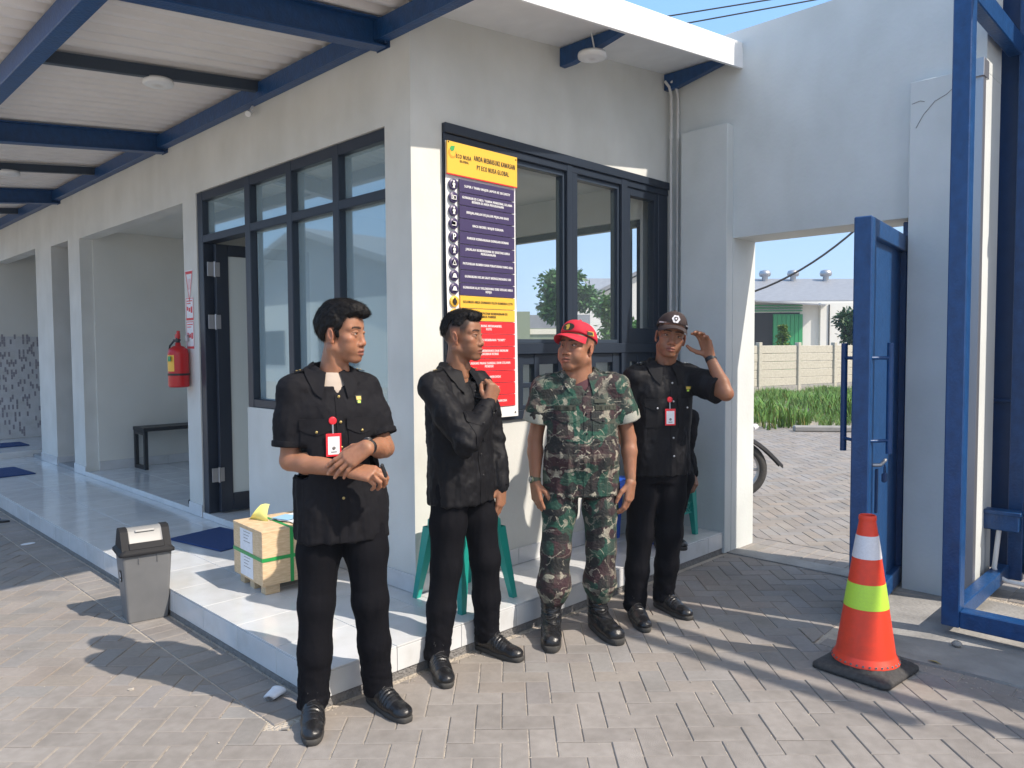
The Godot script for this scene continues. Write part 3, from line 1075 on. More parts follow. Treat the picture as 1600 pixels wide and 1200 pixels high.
func blade_tuft(rng: RandomNumberGenerator) -> MB:
	var b := MB.new()
	for i in 13:
		var a := rng.randf() * TAU
		var h := rng.randf_range(0.5, 1.0)
		var lean := rng.randf_range(0.15, 0.55)
		var o := Vector3(rng.randf_range(-0.09, 0.09), 0, rng.randf_range(-0.09, 0.09))
		var d := Vector3(cos(a), 0, sin(a))
		var s := Vector3(-d.z, 0, d.x) * rng.randf_range(0.012, 0.022)
		var m := o + d * lean * 0.4 * h + Vector3(0, h * 0.65, 0)
		var t := o + d * lean * h + Vector3(0, h * rng.randf_range(0.7, 1.0), 0)
		var nn := (d * -0.5 + Vector3.UP).normalized()
		var g := rng.randf_range(0.7, 1.25)
		var dry := 1.0 if rng.randf() < 0.82 else 1.9
		b.col = Color(0.105 * g * dry, 0.215 * g * (0.5 + 0.5 * dry) / dry * 1.0, 0.035 * g)
		b.quad(o - s, o + s, m + s, m - s, nn)
		b.tri(m - s, m + s, t, nn)
	return b

func multi(parent: Node, called: String, mesh: Mesh, xf: Array, m: Material) -> MultiMeshInstance3D:
	var mm := MultiMesh.new()
	mm.transform_format = MultiMesh.TRANSFORM_3D
	mm.mesh = mesh
	mm.instance_count = xf.size()
	for i in xf.size():
		mm.set_instance_transform(i, xf[i])
	var o := MultiMeshInstance3D.new()
	o.multimesh = mm
	o.material_override = m
	o.name = called if parent != self else numbered(called)
	parent.add_child(o, true)
	return o

func leafy(called: String, label: String, at: Vector3, height: float, clumps: Array, leaves: int, leaf: float, tone: Color, sd: int) -> void:
	# clumps: [centre, radius] relative to the foot
	var rng := RandomNumberGenerator.new()
	rng.seed = sd
	var t := thing(called, label, "tree", at)
	var tk := MB.new()
	var top: Vector3 = Vector3(0.05, height * 0.55, 0.03)
	tk.tube([Vector3.ZERO, Vector3(0.02, height * 0.25, 0.0), top], [0.07, 0.055, 0.04], 8)
	for cl in clumps:
		var c: Vector3 = cl[0]
		tk.tube([top * rng.randf_range(0.6, 1.0), (top + c) * 0.5 + Vector3(0, -0.05, 0), c], [0.03, 0.02, 0.008], 6)
		for k in 4:
			var d := Vector3(rng.randf_range(-1, 1), rng.randf_range(-0.2, 1), rng.randf_range(-1, 1)).normalized()
			tk.tube([c - d * 0.1, c + d * float(cl[1]) * 0.8], [0.008, 0.003], 4, false)
	part(t, "trunk", tk, M.bark)
	var b := MB.new()
	for i in leaves:
		var cl: Array = clumps[rng.randi_range(0, clumps.size() - 1)]
		var d := Vector3(rng.randfn(), rng.randfn(), rng.randfn()).normalized() * pow(rng.randf(), 0.45) * float(cl[1])
		d.y *= 0.75
		d *= 0.8 + 0.35 * sin(d.x * 23.0 + d.y * 17.0 + sd) * sin(d.z * 19.0 + d.y * 11.0)
		var p: Vector3 = cl[0] + d
		var dirn := (d.normalized() + Vector3(rng.randf_range(-1, 1), rng.randf_range(-1.2, 0.4), rng.randf_range(-1, 1))).normalized()
		var s := dirn.cross(Vector3(rng.randf_range(-1, 1), 1, rng.randf_range(-1, 1))).normalized() * leaf * 0.3
		var l := leaf * rng.randf_range(0.7, 1.3)
		var nn := s.cross(dirn).normalized()
		var g := rng.randf_range(0.7, 1.3)
		b.col = Color(tone.r * g, tone.g * g, tone.b * g)
		b.tri(p, p + dirn * l * 0.5 + s, p + dirn * l, nn)
		b.tri(p, p + dirn * l * 0.5 - s, p + dirn * l, nn)
	part(t, "crown", b, M.leaf)

func outside() -> void:
	var lf := vcol("leaf", 0.55)
	lf.backlight_enabled = true
	lf.backlight = Color(0.45, 0.55, 0.25)
	var gb := vcol("grass_blade", 0.6)
	gb.backlight_enabled = true
	gb.backlight = Color(0.4, 0.5, 0.2)
	textured("bark", lin(0.10, 0.085, 0.065), lin(0.18, 0.15, 0.12), 0.3, 0.95, 101, 0.05)
	textured("fence_panel", lin(0.36, 0.34, 0.28), lin(0.52, 0.50, 0.43), 1.1, 0.95, 103, 0.02, 2.0, 0.1)
	textured("zinc", lin(0.20, 0.21, 0.23), lin(0.28, 0.29, 0.31), 5.0, 0.6, 105, 0.02)
	mat("far_white", lin(0.66, 0.66, 0.62), 0.8)
	mat("far_green", lin(0.02, 0.26, 0.09), 0.5)
	mat("olive", lin(0.20, 0.24, 0.17), 0.8)
	mat("cream", lin(0.62, 0.60, 0.50), 0.8)
	mat("dark_void", lin(0.02, 0.02, 0.02), 0.9)
	var rng := RandomNumberGenerator.new()
	rng.seed = 21
	# concrete panel fence
	var A := Vector3(20.397, 0, -8.401)
	var D := Vector3(25.198, 0, -7.395) - A
	var step := 1.02
	var u := D.normalized()
	var turn := atan2(-u.z, u.x)
	var f := thing("concrete_fence", "weathered concrete panel fence behind the tall grass across the road", "fence", A, turn)
	var panels := []
	for k in 3:
		var pm := MB.new()
		pm.box(Vector3.ZERO, Vector3(step * 2.0 - 0.16, 0.262, 0.05), 0.012)
		panels.append(pm.mesh())
	var post := MB.new()
	post.bb(-0.08, 0, -0.07, 0.08, 1.66, 0.09, 0.012)
	var pmesh := post.mesh()
	for i in range(-6, 7):
		var p := part(f, "post", pmesh, M.fence_panel)
		p.position = Vector3(i * step * 2.0 + 0.25, 0, 0)
		for r in 5:
			var q := part(f, "panel", panels[r % 3], M.fence_panel)
			q.position = Vector3((i + 0.5) * step * 2.0 + 0.25, 0.345 + r * 0.27, rng.randf_range(-0.008, 0.008))
			q.rotation.z = rng.randf_range(-0.003, 0.003)
	var base := MB.new()
	base.bb(-13, 0, -0.06, 13.5, 0.205, 0.06, 0.01)
	part(f, "base_beam", base, M.concrete)
	# grass verge
	var xs := []
	for i in 10500:
		var s := rng.randf_range(-7.5, 6.5)
		var t := pow(rng.randf(), 0.8)
		var near := Vector3(10.45, 0, -2.95) + Vector3(0.60, 0, 0.80) * s
		var far := A + u * (s * 1.6 + 1.0)
		near.x += 0.25 * sin(s * 3.0)
		var p := near.lerp(far, t * 0.97)
		var h := lerpf(0.46, 0.22, t) * rng.randf_range(0.6, 1.2) * (0.75 + 0.35 * sin(p.x * 1.9 + p.z * 2.3))
		xs.append(Transform3D(Basis(Vector3.UP, rng.randf() * TAU).scaled(Vector3(h, h, h) * 1.1), p))
	var gr := multi(self, "grass", blade_tuft(rng).mesh(), xs, gb)
	tag(gr, "tall green grass growing along the concrete fence", "grass", "", "stuff")
	solo("kerb_stone", box_mb(0, 0, -0.09, 1.9, 0.10, 0.09, 0.02), M.concrete, "low concrete kerb at the edge of the tall grass", "kerb", Vector3(10.55, 0, -2.62), atan2(-0.80, 0.60))
	# warehouse with the green sliding door; local x is along the road
	var w := thing("warehouse", "white warehouse with a green sliding door and grey metal roof", "building", Vector3(41.5, 0, -16.17), VIEW)
	bxp(w, "wall", M.far_white, -9.0, 0, -7, 12.0, 4.2, -0.2)
	bxp(w, "doorway", M.dark_void, -4.0, 0, -0.21, 0.0, 3.55, -0.17)
	var dr := MB.new()
	dr.bb(-1.62, 0.0, -0.10, 0.13, 3.45, -0.02)
	for k in 7: dr.bb(-1.60 + k * 0.25, 0.05, -0.02, -1.40 + k * 0.25, 3.4, 0.01)
	part(w, "door", dr, M.far_green)
	var ra := MB.new()
	for y in [3.62, 3.78, 3.94]: ra.bb(-4.5, y, -0.15, 0.1, y + 0.06, 0.0)
	part(w, "rail", ra, M.far_green)
	bxp(w, "wall", M.far_white, 1.15, 0, -0.2, 6.0, 4.1, 0.05)
	bxp(w, "downpipe", M.dark_void, 1.62, 0, 0.05, 1.68, 4.0, 0.11)
	var rf := MB.new()
	rf.quad(Vector3(-10, 4.62, 1.3), Vector3(0.9, 3.95, 1.3), Vector3(4.5, 4.35, -6), Vector3(-10, 5.6, -6), Vector3(0.05, 1, 0.2).normalized())
	rf.quad(Vector3(-10, 4.54, 1.3), Vector3(0.9, 3.87, 1.3), Vector3(0.9, 3.95, 1.3), Vector3(-10, 4.62, 1.3), Vector3(0, 0, 1))
	part(w, "roof", rf, M.zinc)
	rf = MB.new()
	rf.quad(Vector3(-12, 4.3, -2.0), Vector3(14, 4.3, 0.5), Vector3(14, 6.35, -10), Vector3(-12, 6.55, -10), Vector3(0, 1, 0.25).normalized())
	rf.quad(Vector3(-12, 4.2, -2.0), Vector3(14, 4.15, 0.5), Vector3(14, 4.3, 0.5), Vector3(-12, 4.3, -2.0), Vector3(0, 0, 1))
	part(w, "roof", rf, M.zinc)
	for px in [0.91, 2.92, 5.25]:
		var vt := MB.new()
		vt.lathe([Vector2(0.20, -0.4), Vector2(0.20, 0.08), Vector2(0.36, 0.12), Vector2(0.42, 0.30), Vector2(0.34, 0.50), Vector2(0.12, 0.56), Vector2(0, 0.57)], 18)
		var o := part(w, "roof_vent", vt, M.steel)
		o.position = Vector3(px * 1.0, 6.42, -9.2)
	# olive boundary building and gabled shed, seen through the guardhouse
	var ol := thing("boundary_wall", "olive green boundary wall with a cream band seen through the front windows", "wall", Vector3(20.51, 0, -18.93), VIEW)
	bxp(ol, "wall", M.olive, -8, 0, -0.1, 1.75, 2.35, 0.1)
	bxp(ol, "band", M.cream, -8, 2.10, 0.1, 1.75, 2.32, 0.16)
	bxp(ol, "pillar", M.olive, -0.2, 0, -0.2, 0.35, 3.05, 0.25)
	bxp(ol, "pillar", M.olive, -6.2, 0, -0.2, -5.7, 3.05, 0.25)
	bxp(ol, "shed_wall", M.zinc, -0.5, 2.3, -3.2, 3.2, 3.05, -3.0)
	var gb2 := thing("gabled_shed", "grey gabled shed roof standing behind the trees across the road", "building", Vector3(30.66, 0, -20.03), VIEW)
	var gp := MB.new()
	gp.prism(PackedVector2Array([Vector2(-3.3, 0), Vector2(4.0, 0), Vector2(4.0, 4.3), Vector2(0.4, 5.55), Vector2(-3.3, 3.75)]), 9.0, Vector3(0, 0, -9), Basis())
	part(gb2, "wall", gp, M.far_white)
	var gf := MB.new()
	gf.prism(PackedVector2Array([Vector2(-3.7, 3.62), Vector2(0.4, 5.62), Vector2(4.6, 4.2), Vector2(4.6, 4.38), Vector2(0.4, 5.82), Vector2(-3.7, 3.82)]), 9.6, Vector3(0, 0, -9.3), Basis())
	part(gb2, "roof", gf, M.zinc)
	for k in 3:
		bxp(gb2, "window", M.dark_void, 0.5 + k * 0.9, 3.0, 0.0, 1.2 + k * 0.9, 3.9, 0.03)
	# trees
	leafy("young_tree", "young tree with two rounded clumps seen through the left front window", Vector3(11.09, 0, -8.53), 3.3, [[Vector3(-0.3, 2.95, 0.1), 0.50], [Vector3(0.15, 3.15, 0.0), 0.42], [Vector3(-0.45, 2.35, 0.2), 0.36], [Vector3(0.45, 2.7, 0.3), 0.40], [Vector3(0.05, 2.5, -0.3), 0.42]], 5200, 0.13, Color(0.040, 0.120, 0.026), 5)
	leafy("bushy_tree", "dense bushy tree behind the middle pane of the front window", Vector3(10.31, 0, -6.48), 2.8, [[Vector3(-0.05, 2.35, 0), 0.36], [Vector3(0.1, 1.9, 0.1), 0.42], [Vector3(-0.15, 1.5, 0.1), 0.42], [Vector3(0.2, 1.1, 0), 0.40]], 5200, 0.12, Color(0.058, 0.155, 0.028), 6)
	leafy("bushy_tree", "smaller bushy tree behind the rightmost pane of the front window", Vector3(11.62, 0, -6.45), 2.2, [[Vector3(0.0, 1.95, 0), 0.34], [Vector3(-0.25, 1.5, 0.1), 0.40], [Vector3(0.25, 1.35, 0.1), 0.40]], 3600, 0.12, Color(0.052, 0.140, 0.028), 7)
	leafy("bushy_tree", "leafy tree beside the open gate leaf, in front of the warehouse", Vector3(28.24, 0, -8.25), 3.0, [[Vector3(-0.4, 2.55, 0), 0.55], [Vector3(0.3, 2.6, 0), 0.6], [Vector3(-0.2, 1.95, 0.1), 0.45]], 2400, 0.18, Color(0.030, 0.085, 0.022), 8)
	leafy("pointed_shrub", "small pointed yellow green shrub before the green warehouse door", Vector3(24.2, 0, -9.2), 2.4, [[Vector3(0, 2.2, 0), 0.16], [Vector3(0, 1.9, 0), 0.26], [Vector3(0, 1.55, 0), 0.34], [Vector3(0, 1.2, 0), 0.4]], 1400, 0.10, Color(0.12, 0.19, 0.02), 9)
	# overhead lines
	var wires := [[Vector3(3.0, 6.15, -11.3), Vector3(20, 9.8, 5.6), "upper overhead cable crossing the sky above the gate wall"], [Vector3(3.0, 5.85, -11.3), Vector3(20, 9.7, 5.6), "lower overhead cable crossing the sky above the gate wall"]]
	wires = [[Vector3(5.0, 6.60, -9.38), Vector3(18.0, 9.45, 3.62), "upper one of the two overhead cables crossing the sky above the gate wall"], [Vector3(5.0, 6.27, -9.36), Vector3(18.0, 9.50, 3.63), "lower one of the two overhead cables crossing the sky above the gate wall"]]
	for wdat in wires:
		var t := MB.new()
		t.tube([wdat[0], (wdat[0] + wdat[1]) / 2, wdat[1]], 0.013, 6)
		solo("overhead_cable", t, M.black, wdat[2], "cable", Vector3.ZERO, 0.0, "overhead cables")
	var t := MB.new()
	var pts := []
	for i in 15:
		var s := (i - 3) / 8.0
		pts.append(Vector3(7.75, 2.31, -1.96).lerp(Vector3(8.68, 3.08, -1.02), s) + Vector3(0, 0.32 * s * (s - 1.0), 0))
	t.tube(pts, 0.016, 6)
	solo("sagging_cable", t, M.black, "black cable sagging across the pedestrian gate opening", "cable")
	scooter()
	# workshop across the yard, which the porch windows mirror
	var op := thing("yard_workshop", "white workshop with a grey gabled roof across the yard, mirrored in the porch windows", "building", Vector3(-15, 0, -24), 0.0)
	bxp(op, "wall", M.far_white, -8, 0, -14, 0, 3.6, 8)
	bxp(op, "window", M.dark_void, 0.0, 0.8, -8.0, 0.05, 2.4, -5.0)
	bxp(op, "window", M.dark_void, 0.0, 0.8, -2.0, 0.05, 2.4, 1.0)
	var og := MB.new()
	og.prism(PackedVector2Array([Vector2(-14.6, 3.4), Vector2(-3.0, 6.6), Vector2(8.6, 3.4), Vector2(8.6, 3.65), Vector2(-3.0, 6.9), Vector2(-14.6, 3.65)]), 9.0, Vector3(0.6, 0, 0), Basis(Vector3(0, 0, 1), Vector3(0, 1, 0), Vector3(-1, 0, 0)))
	part(op, "roof", og, M.zinc)
	og = MB.new()
	og.prism(PackedVector2Array([Vector2(-14.0, 3.4), Vector2(-3.0, 6.6), Vector2(8.0, 3.4)]), 7.9, Vector3(-0.02, 0, 0), Basis(Vector3(0, 0, 1), Vector3(0, 1, 0), Vector3(-1, 0, 0)))
	part(op, "gable", og, M.zinc)

func box_mb(x0: float, y0: float, z0: float, x1: float, y1: float, z1: float, bev := 0.0) -> MB:
	var b := MB.new()
	b.bb(x0, y0, z0, x1, y1, z1, bev)
	return b

func wheel_mb(r: float, tr: float) -> Array:
	# axle along z
	var bs := Basis(Vector3(1, 0, 0), Vector3(0, 0, 1), Vector3(0, -1, 0))
	var ty := MB.new()
	var pr := []
	for i in 13:
		var a := TAU * i / 12.0 - PI / 2
		pr.append(Vector2(r - tr + cos(a) * tr, sin(a) * tr * 0.9))
	ty.lathe(pr, 40, Vector3.ZERO, bs)
	var ri := MB.new()
	ri.lathe([Vector2(r - tr * 1.5, -0.03), Vector2(r - tr * 1.9, -0.03), Vector2(r - tr * 2.0, 0.0), Vector2(r - tr * 1.9, 0.03), Vector2(r - tr * 1.5, 0.03)], 32, Vector3.ZERO, bs)
	ri.lathe([Vector2(0.0, -0.045), Vector2(0.04, -0.045), Vector2(0.04, 0.045), Vector2(0.0, 0.045)], 16, Vector3.ZERO, bs)
	for i in 5:
		var a := TAU * i / 5
		ri.tube([Vector3(cos(a), sin(a), 0) * 0.03, Vector3(cos(a), sin(a), 0) * (r - tr * 1.8)], [0.018, 0.012], 6)
	return [ty, ri]

func scooter() -> void:
	# local +x points back (towards the rear), rear axle at the origin
	var s := thing("scooter", "white motor scooter parked outside, its rear wheel showing past the pillar", "scooter", Vector3(4.37, 0, -0.40), VIEW)
	for x in [0.0, -1.22]:
		var w := wheel_mb(0.285, 0.05)
		var hub := part(s, "wheel", w[0], M.rubber)
		hub.position = Vector3(x, 0.285, 0)
		part(hub, "rim", w[1], M.steel)
	var b := MB.new()
	b.tube([Vector3(0.10, 0.66, 0), Vector3(-0.05, 0.64, 0), Vector3(-0.35, 0.60, 0), Vector3(-0.50, 0.52, 0)], [0.04, 0.10, 0.14, 0.12], 16)
	b.tube([Vector3(-0.45, 0.42, 0), Vector3(-0.75, 0.30, 0), Vector3(-0.95, 0.34, 0)], [0.12, 0.11, 0.10], 14)
	b.tube([Vector3(-0.93, 0.32, 0), Vector3(-1.03, 0.62, 0), Vector3(-1.05, 0.92, 0)], [0.12, 0.15, 0.09], 16)
	part(s, "body", b, M.white_plastic)
	b = MB.new()
	b.tube([Vector3(0.08, 0.745, 0), Vector3(-0.25, 0.735, 0), Vector3(-0.62, 0.72, 0)], [0.04, 0.085, 0.05], 14)
	part(s, "seat", b, M.rubber)
	# rear mudguard reaching back and down
	var rows := []
	for i in 9:
		var p := Vector3(-0.02, 0.62, 0).lerp(Vector3(0.42, 0.30, 0), i / 8.0) + Vector3(0, 0.05 * sin(PI * i / 8.0), 0)
		var row := []
		for k in 7:
			var a := PI * k / 6.0
			row.append(p + Vector3(0.02 * sin(a), 0.035 * sin(a), cos(a) * lerpf(0.08, 0.055, i / 8.0)))
		rows.append(row)
	b = MB.new()
	b.sheet(rows)
	part(s, "mudguard", b, M.bin_dark)
	b = MB.new()
	b.tube([Vector3(0.12, 0.70, -0.05), Vector3(0.17, 0.71, 0.0), Vector3(0.12, 0.70, 0.05)], 0.03, 8)
	part(s, "tail_light", b, M.reflect_white)
	b = MB.new()
	b.tube([Vector3(-1.0, 1.0, -0.33), Vector3(-1.06, 1.0, -0.1), Vector3(-1.06, 1.0, 0.1), Vector3(-1.0, 1.0, 0.33)], 0.014, 8)
	part(s, "handlebar", b, M.black)
	b = MB.new()
	b.tube([Vector3(-1.10, 0.90, 0), Vector3(-1.16, 0.55, 0), Vector3(-1.22, 0.285, 0)], [0.03, 0.03, 0.025], 10)
	part(s, "fork", b, M.steel)

# ---------------------------------------------------------------- objects in the yard
func objects() -> void:
	poster()
	wall_signs()
	extinguisher()
	bin_and_crate()
	cone()
	stools()
	small_things()

func poster() -> void:
	# printed banner hung over the left light of the front window
	var o := Vector3(0.217, 1.09, 0.036)
	var W := 0.553
	var Hh := 1.565
	var p := thing("notice_banner", "tall printed safety notice banner with yellow, purple and red rows at the window", "banner", o)
	var rows := []
	for r in 25:
		var row := []
		for k in 9:
			var y := Hh * r / 24.0
			var bulge := 0.004 * sin(y * 3.1 + 0.4) + (0.010 * pow(1.0 - y / 0.4, 2.0) * (k / 8.0) if y < 0.4 else 0.0)
			row.append(Vector3(W * k / 8.0 + 0.006 * (1.0 - y / Hh) * sin(y * 5.0), y, bulge - 0.004))
		rows.append(row)
	var b := MB.new()
	b.sheet(rows)
	part(p, "sheet", b, M.poster_white)
	var F := 0.010
	var hd := MB.new()
	hd.bb(0.001, 1.385, 0.0, W - 0.001, Hh - 0.004, F)
	part(p, "heading", hd, M.poster_yellow)
	var rl := MB.new()
	rl.bb(0.001, 1.379, 0.0, W - 0.001, 1.385, F)
	part(p, "rule", rl, M.poster_red)
	# logo: green and orange swoosh ring
	var lg := MB.new()
	var ring := PackedVector2Array()
	for i in 15:
		var a := deg_to_rad(100 + i * 20)
		ring.append(Vector2(cos(a), sin(a)) * 0.030)
	for i in 15:
		var a := deg_to_rad(380 - i * 20)
		ring.append(Vector2(cos(a) * 0.021 + 0.003, sin(a) * 0.021 + 0.002))
	lg.prism(ring, 0.0012, Vector3(0.038, 1.500, F))
	part(p, "logo", lg, M.logo_orange)
	lg = MB.new()
	lg.prism(PackedVector2Array([Vector2(-0.018, 0.012), Vector2(-0.006, 0.030), Vector2(0.022, 0.034), Vector2(0.016, 0.010), Vector2(0.0, 0.0)]), 0.0012, Vector3(0.034, 1.506, F + 0.0004))
	part(p, "logo", lg, M.logo_green)
	lettering(p, "lettering", "ECO NUSA", 0.022, M.ink, Vector3(0.120, 1.487, F + 0.0012), Basis(), 0.115)
	lettering(p, "lettering", "GLOBAL", 0.013, M.ink, Vector3(0.125, 1.462, F + 0.0012), Basis(), 0.07)
	lettering(p, "lettering", "ANDA MEMASUKI KAWASAN", 0.028, M.ink, Vector3(0.366, 1.497, F + 0.0012), Basis(), 0.335)
	lettering(p, "lettering", "PT ECO NUSA GLOBAL", 0.026, M.ink, Vector3(0.350, 1.447, F + 0.0012), Basis(), 0.26)
	var lines := ["SUPIR / TAMU WAJIB LAPOR KE SECURITY", "GUNAKAN ID CARD / TANDA PENGENAL SELAMA\nBERADA DI AREA PERUSAHAAN", "BERJALANLAH DI JALUR PEJALAN KAKI", "KACA MOBIL WAJIB DIBUKA", "PARKIR KENDARAAN DENGAN BENAR", "JAGALAH KEBERSIHAN DI SEKITAR AREA\nPERUSAHAAN", "PATUHILAH RAMBU DAN PERATURAN YANG ADA", "GUNAKAN HELM SAAT MENGENDARAI SM", "GUNAKAN ALAT PELINDUNG DIRI SESUAI AREA\nKERJA",
		"SELURUH AREA DIAWASI OLEH KAMERA CCTV", "BATAS KECEPATAN KENDARAAN DI\nAREA PABRIK",
		"DILARANG MENGAMBIL\nFOTO", "DILARANG MEMBAWA \"SENPI\"", "DILARANG MEMBAWA DAN MINUM\nMINUMAN KERAS", "DILARANG PAKAI SANDAL DAN CELANA\nPENDEK", "DILARANG MEROKOK", "DILARANG MASUK\nTANPA IZIN", "DILARANG MEMBAWA NARKOBA"]
	for i in 18:
		var y1 := 1.362 - i * 0.0722
		var col: Material = M.poster_purple if i < 9 else M.poster_yellow if i < 11 else M.poster_red
		var rb := MB.new()
		rb.bb(0.088, y1 - 0.068, 0.0, 0.526, y1, F)
		part(p, "row", rb, col)
		var two: bool = lines[i].contains("\n")
		lettering(p, "lettering", lines[i], 0.0135, M.ink if i in [9, 10] else M.poster_white, Vector3(0.307, y1 - 0.034, F + 0.0012), Basis(), 0.40)
		# pictogram disc
		var dc := MB.new()
		var bs := Basis(Vector3(1, 0, 0), Vector3(0, 0, 1), Vector3(0, -1, 0))
		dc.lathe([Vector2(0.0, F), Vector2(0.031, F), Vector2(0.031, 0.0)], 24, Vector3(0.046, y1 - 0.034, 0), bs)
		part(p, "pictogram_disc", dc, col)
		var ct := Vector3(0.046, y1 - 0.034, F + 0.0012)
		var ink: Material = M.ink if i in [9, 10] else M.poster_white
		if i == 4:
			lettering(p, "pictogram", "P", 0.036, ink, ct)
			continue
		var pg := MB.new()
		match i % 9:
			0, 2, 5:
				pg.prism(disc2(Vector2(0, 0.016), 0.006), 0.0006, ct)
				pg.prism(PackedVector2Array([Vector2(-0.008, 0.008), Vector2(0.008, 0.008), Vector2(0.011, -0.006), Vector2(0.005, -0.004), Vector2(0.007, -0.021), Vector2(0.001, -0.021), Vector2(0.0, -0.010), Vector2(-0.003, -0.021), Vector2(-0.009, -0.021), Vector2(-0.005, -0.004), Vector2(-0.012, -0.005)]), 0.0006, ct)
			1:
				for e in [[-0.018, 0.008, 0.018, 0.012], [-0.018, -0.012, 0.018, -0.008], [-0.018, -0.008, -0.014, 0.008], [0.014, -0.008, 0.018, 0.008], [-0.010, -0.004, 0.0, 0.004]]:
					pg.bb(ct.x + e[0], ct.y + e[1], ct.z, ct.x + e[2], ct.y + e[3], ct.z + 0.0006)
			3:
				pg.prism(PackedVector2Array([Vector2(-0.017, -0.012), Vector2(0.015, -0.012), Vector2(0.016, 0.010), Vector2(-0.006, 0.014), Vector2(-0.008, 0.010), Vector2(0.010, 0.008), Vector2(0.010, -0.008), Vector2(-0.017, -0.008)]), 0.0006, ct)
			6:
				pg.prism(PackedVector2Array([Vector2(-0.016, -0.014), Vector2(0.0, 0.018), Vector2(0.0, 0.010), Vector2(-0.010, -0.010)]), 0.0006, ct)
				pg.prism(PackedVector2Array([Vector2(0.016, -0.014), Vector2(0.010, -0.010), Vector2(0.0, 0.010), Vector2(0.0, 0.018)]), 0.0006, ct)
				pg.bb(ct.x - 0.012, ct.y - 0.0145, ct.z, ct.x + 0.012, ct.y - 0.0105, ct.z + 0.0006)
			7, 8:
				pg.prism(PackedVector2Array([Vector2(-0.019, -0.012), Vector2(0.019, -0.012), Vector2(0.014, -0.006), Vector2(0.010, 0.008), Vector2(0.0, 0.013), Vector2(-0.010, 0.008), Vector2(-0.014, -0.006)]), 0.0006, ct)
			_:
				pg.prism(PackedVector2Array([Vector2(-0.016, 0.010), Vector2(0.010, 0.002), Vector2(0.014, 0.008), Vector2(0.016, -0.004), Vector2(-0.004, -0.010), Vector2(-0.014, 0.002)]), 0.0006, ct)
		part(p, "pictogram", pg, ink)
	# eyelets
	for e in [Vector3(0.010, 1.555, F), Vector3(W - 0.012, 1.545, F), Vector3(W - 0.025, 0.025, 0.010)]:
		var ey := MB.new()
		ey.lathe([Vector2(0.0, 0.001), Vector2(0.005, 0.001), Vector2(0.005, 0.0)], 12, e, Basis(Vector3(1, 0, 0), Vector3(0, 0, 1), Vector3(0, -1, 0)))
		part(p, "eyelet", ey, M.black)

func disc2(ct: Vector2, r: float, n := 12) -> PackedVector2Array:
	var a := PackedVector2Array()
	for i in n: a.append(ct + Vector2(cos(TAU * i / n), sin(TAU * i / n)) * r)
	return a

func wall_signs() -> void:
	# plates on the pier beside the door, facing -x: plane axes are -z (reading direction reversed) and y
	var bs := Basis(Vector3(0, 0, 1), Vector3(0, 1, 0), Vector3(-1, 0, 0))
	var t := thing("triangle_sign", "red and white triangular extinguisher marker on the pier beside the door", "sign", Vector3(-0.002, 2.02, -2.905))
	var b := MB.new()
	b.prism(PackedVector2Array([Vector2(-0.078, 0.13), Vector2(0.078, 0.13), Vector2(0.0, -0.14)]), 0.002, Vector3.ZERO, bs)
	part(t, "plate", b, M.paper)
	b = MB.new()
	b.prism(PackedVector2Array([Vector2(-0.066, 0.120), Vector2(0.066, 0.120), Vector2(0.056, 0.098), Vector2(-0.056, 0.098)]), 0.001, Vector3(-0.002, 0, 0), bs)
	for s in [-1.0, 1.0]:
		b.prism(PackedVector2Array([Vector2(0.070 * s, 0.122), Vector2(0.060 * s, 0.122), Vector2(0.0, -0.105), Vector2(0.0, -0.128)]), 0.001, Vector3(-0.0022, 0, 0), bs)
		b.prism(PackedVector2Array([Vector2(0.020 * s, 0.06), Vector2(0.014 * s, 0.06), Vector2(0.012 * s, -0.03), Vector2(0.016 * s, -0.02)]), 0.001, Vector3(-0.002, 0, 0), bs)
	part(t, "print", b, M.sign_red)
	var ys := [[1.835, 0.185, "upper red and white instruction sign above the extinguisher on the pier"], [1.625, 0.225, "lower red and white instruction sign just above the extinguisher on the pier"]]
	for k in 2:
		var h: float = ys[k][1]
		var s := thing("instruction_sign", ys[k][2], "sign", Vector3(-0.002, ys[k][0], -2.905), 0.0, "instruction signs on the pier")
		b = MB.new()
		b.prism(PackedVector2Array([Vector2(-0.072, -h / 2), Vector2(0.072, -h / 2), Vector2(0.072, h / 2), Vector2(-0.072, h / 2)]), 0.002, Vector3.ZERO, bs)
		part(s, "plate", b, M.paper)
		b = MB.new()
		for e in [[-0.070, h / 2 - 0.008, 0.070, h / 2 - 0.003], [-0.070, -h / 2 + 0.003, 0.070, -h / 2 + 0.022], [-0.070, -h / 2 + 0.022, -0.065, h / 2 - 0.008], [0.065, -h / 2 + 0.022, 0.070, h / 2 - 0.008], [-0.055, h / 2 - 0.03, 0.05, h / 2 - 0.022], [-0.055, h / 2 - 0.05, 0.02, h / 2 - 0.043], [-0.055, -0.01, -0.03, 0.02], [-0.02, -0.02, 0.01, 0.012], [0.02, -0.03, 0.05, 0.02]]:
			b.prism(PackedVector2Array([Vector2(e[0], e[1]), Vector2(e[2], e[1]), Vector2(e[2], e[3]), Vector2(e[0], e[3])]), 0.001, Vector3(-0.002, 0, 0), bs)
		part(s, "print", b, M.sign_red)

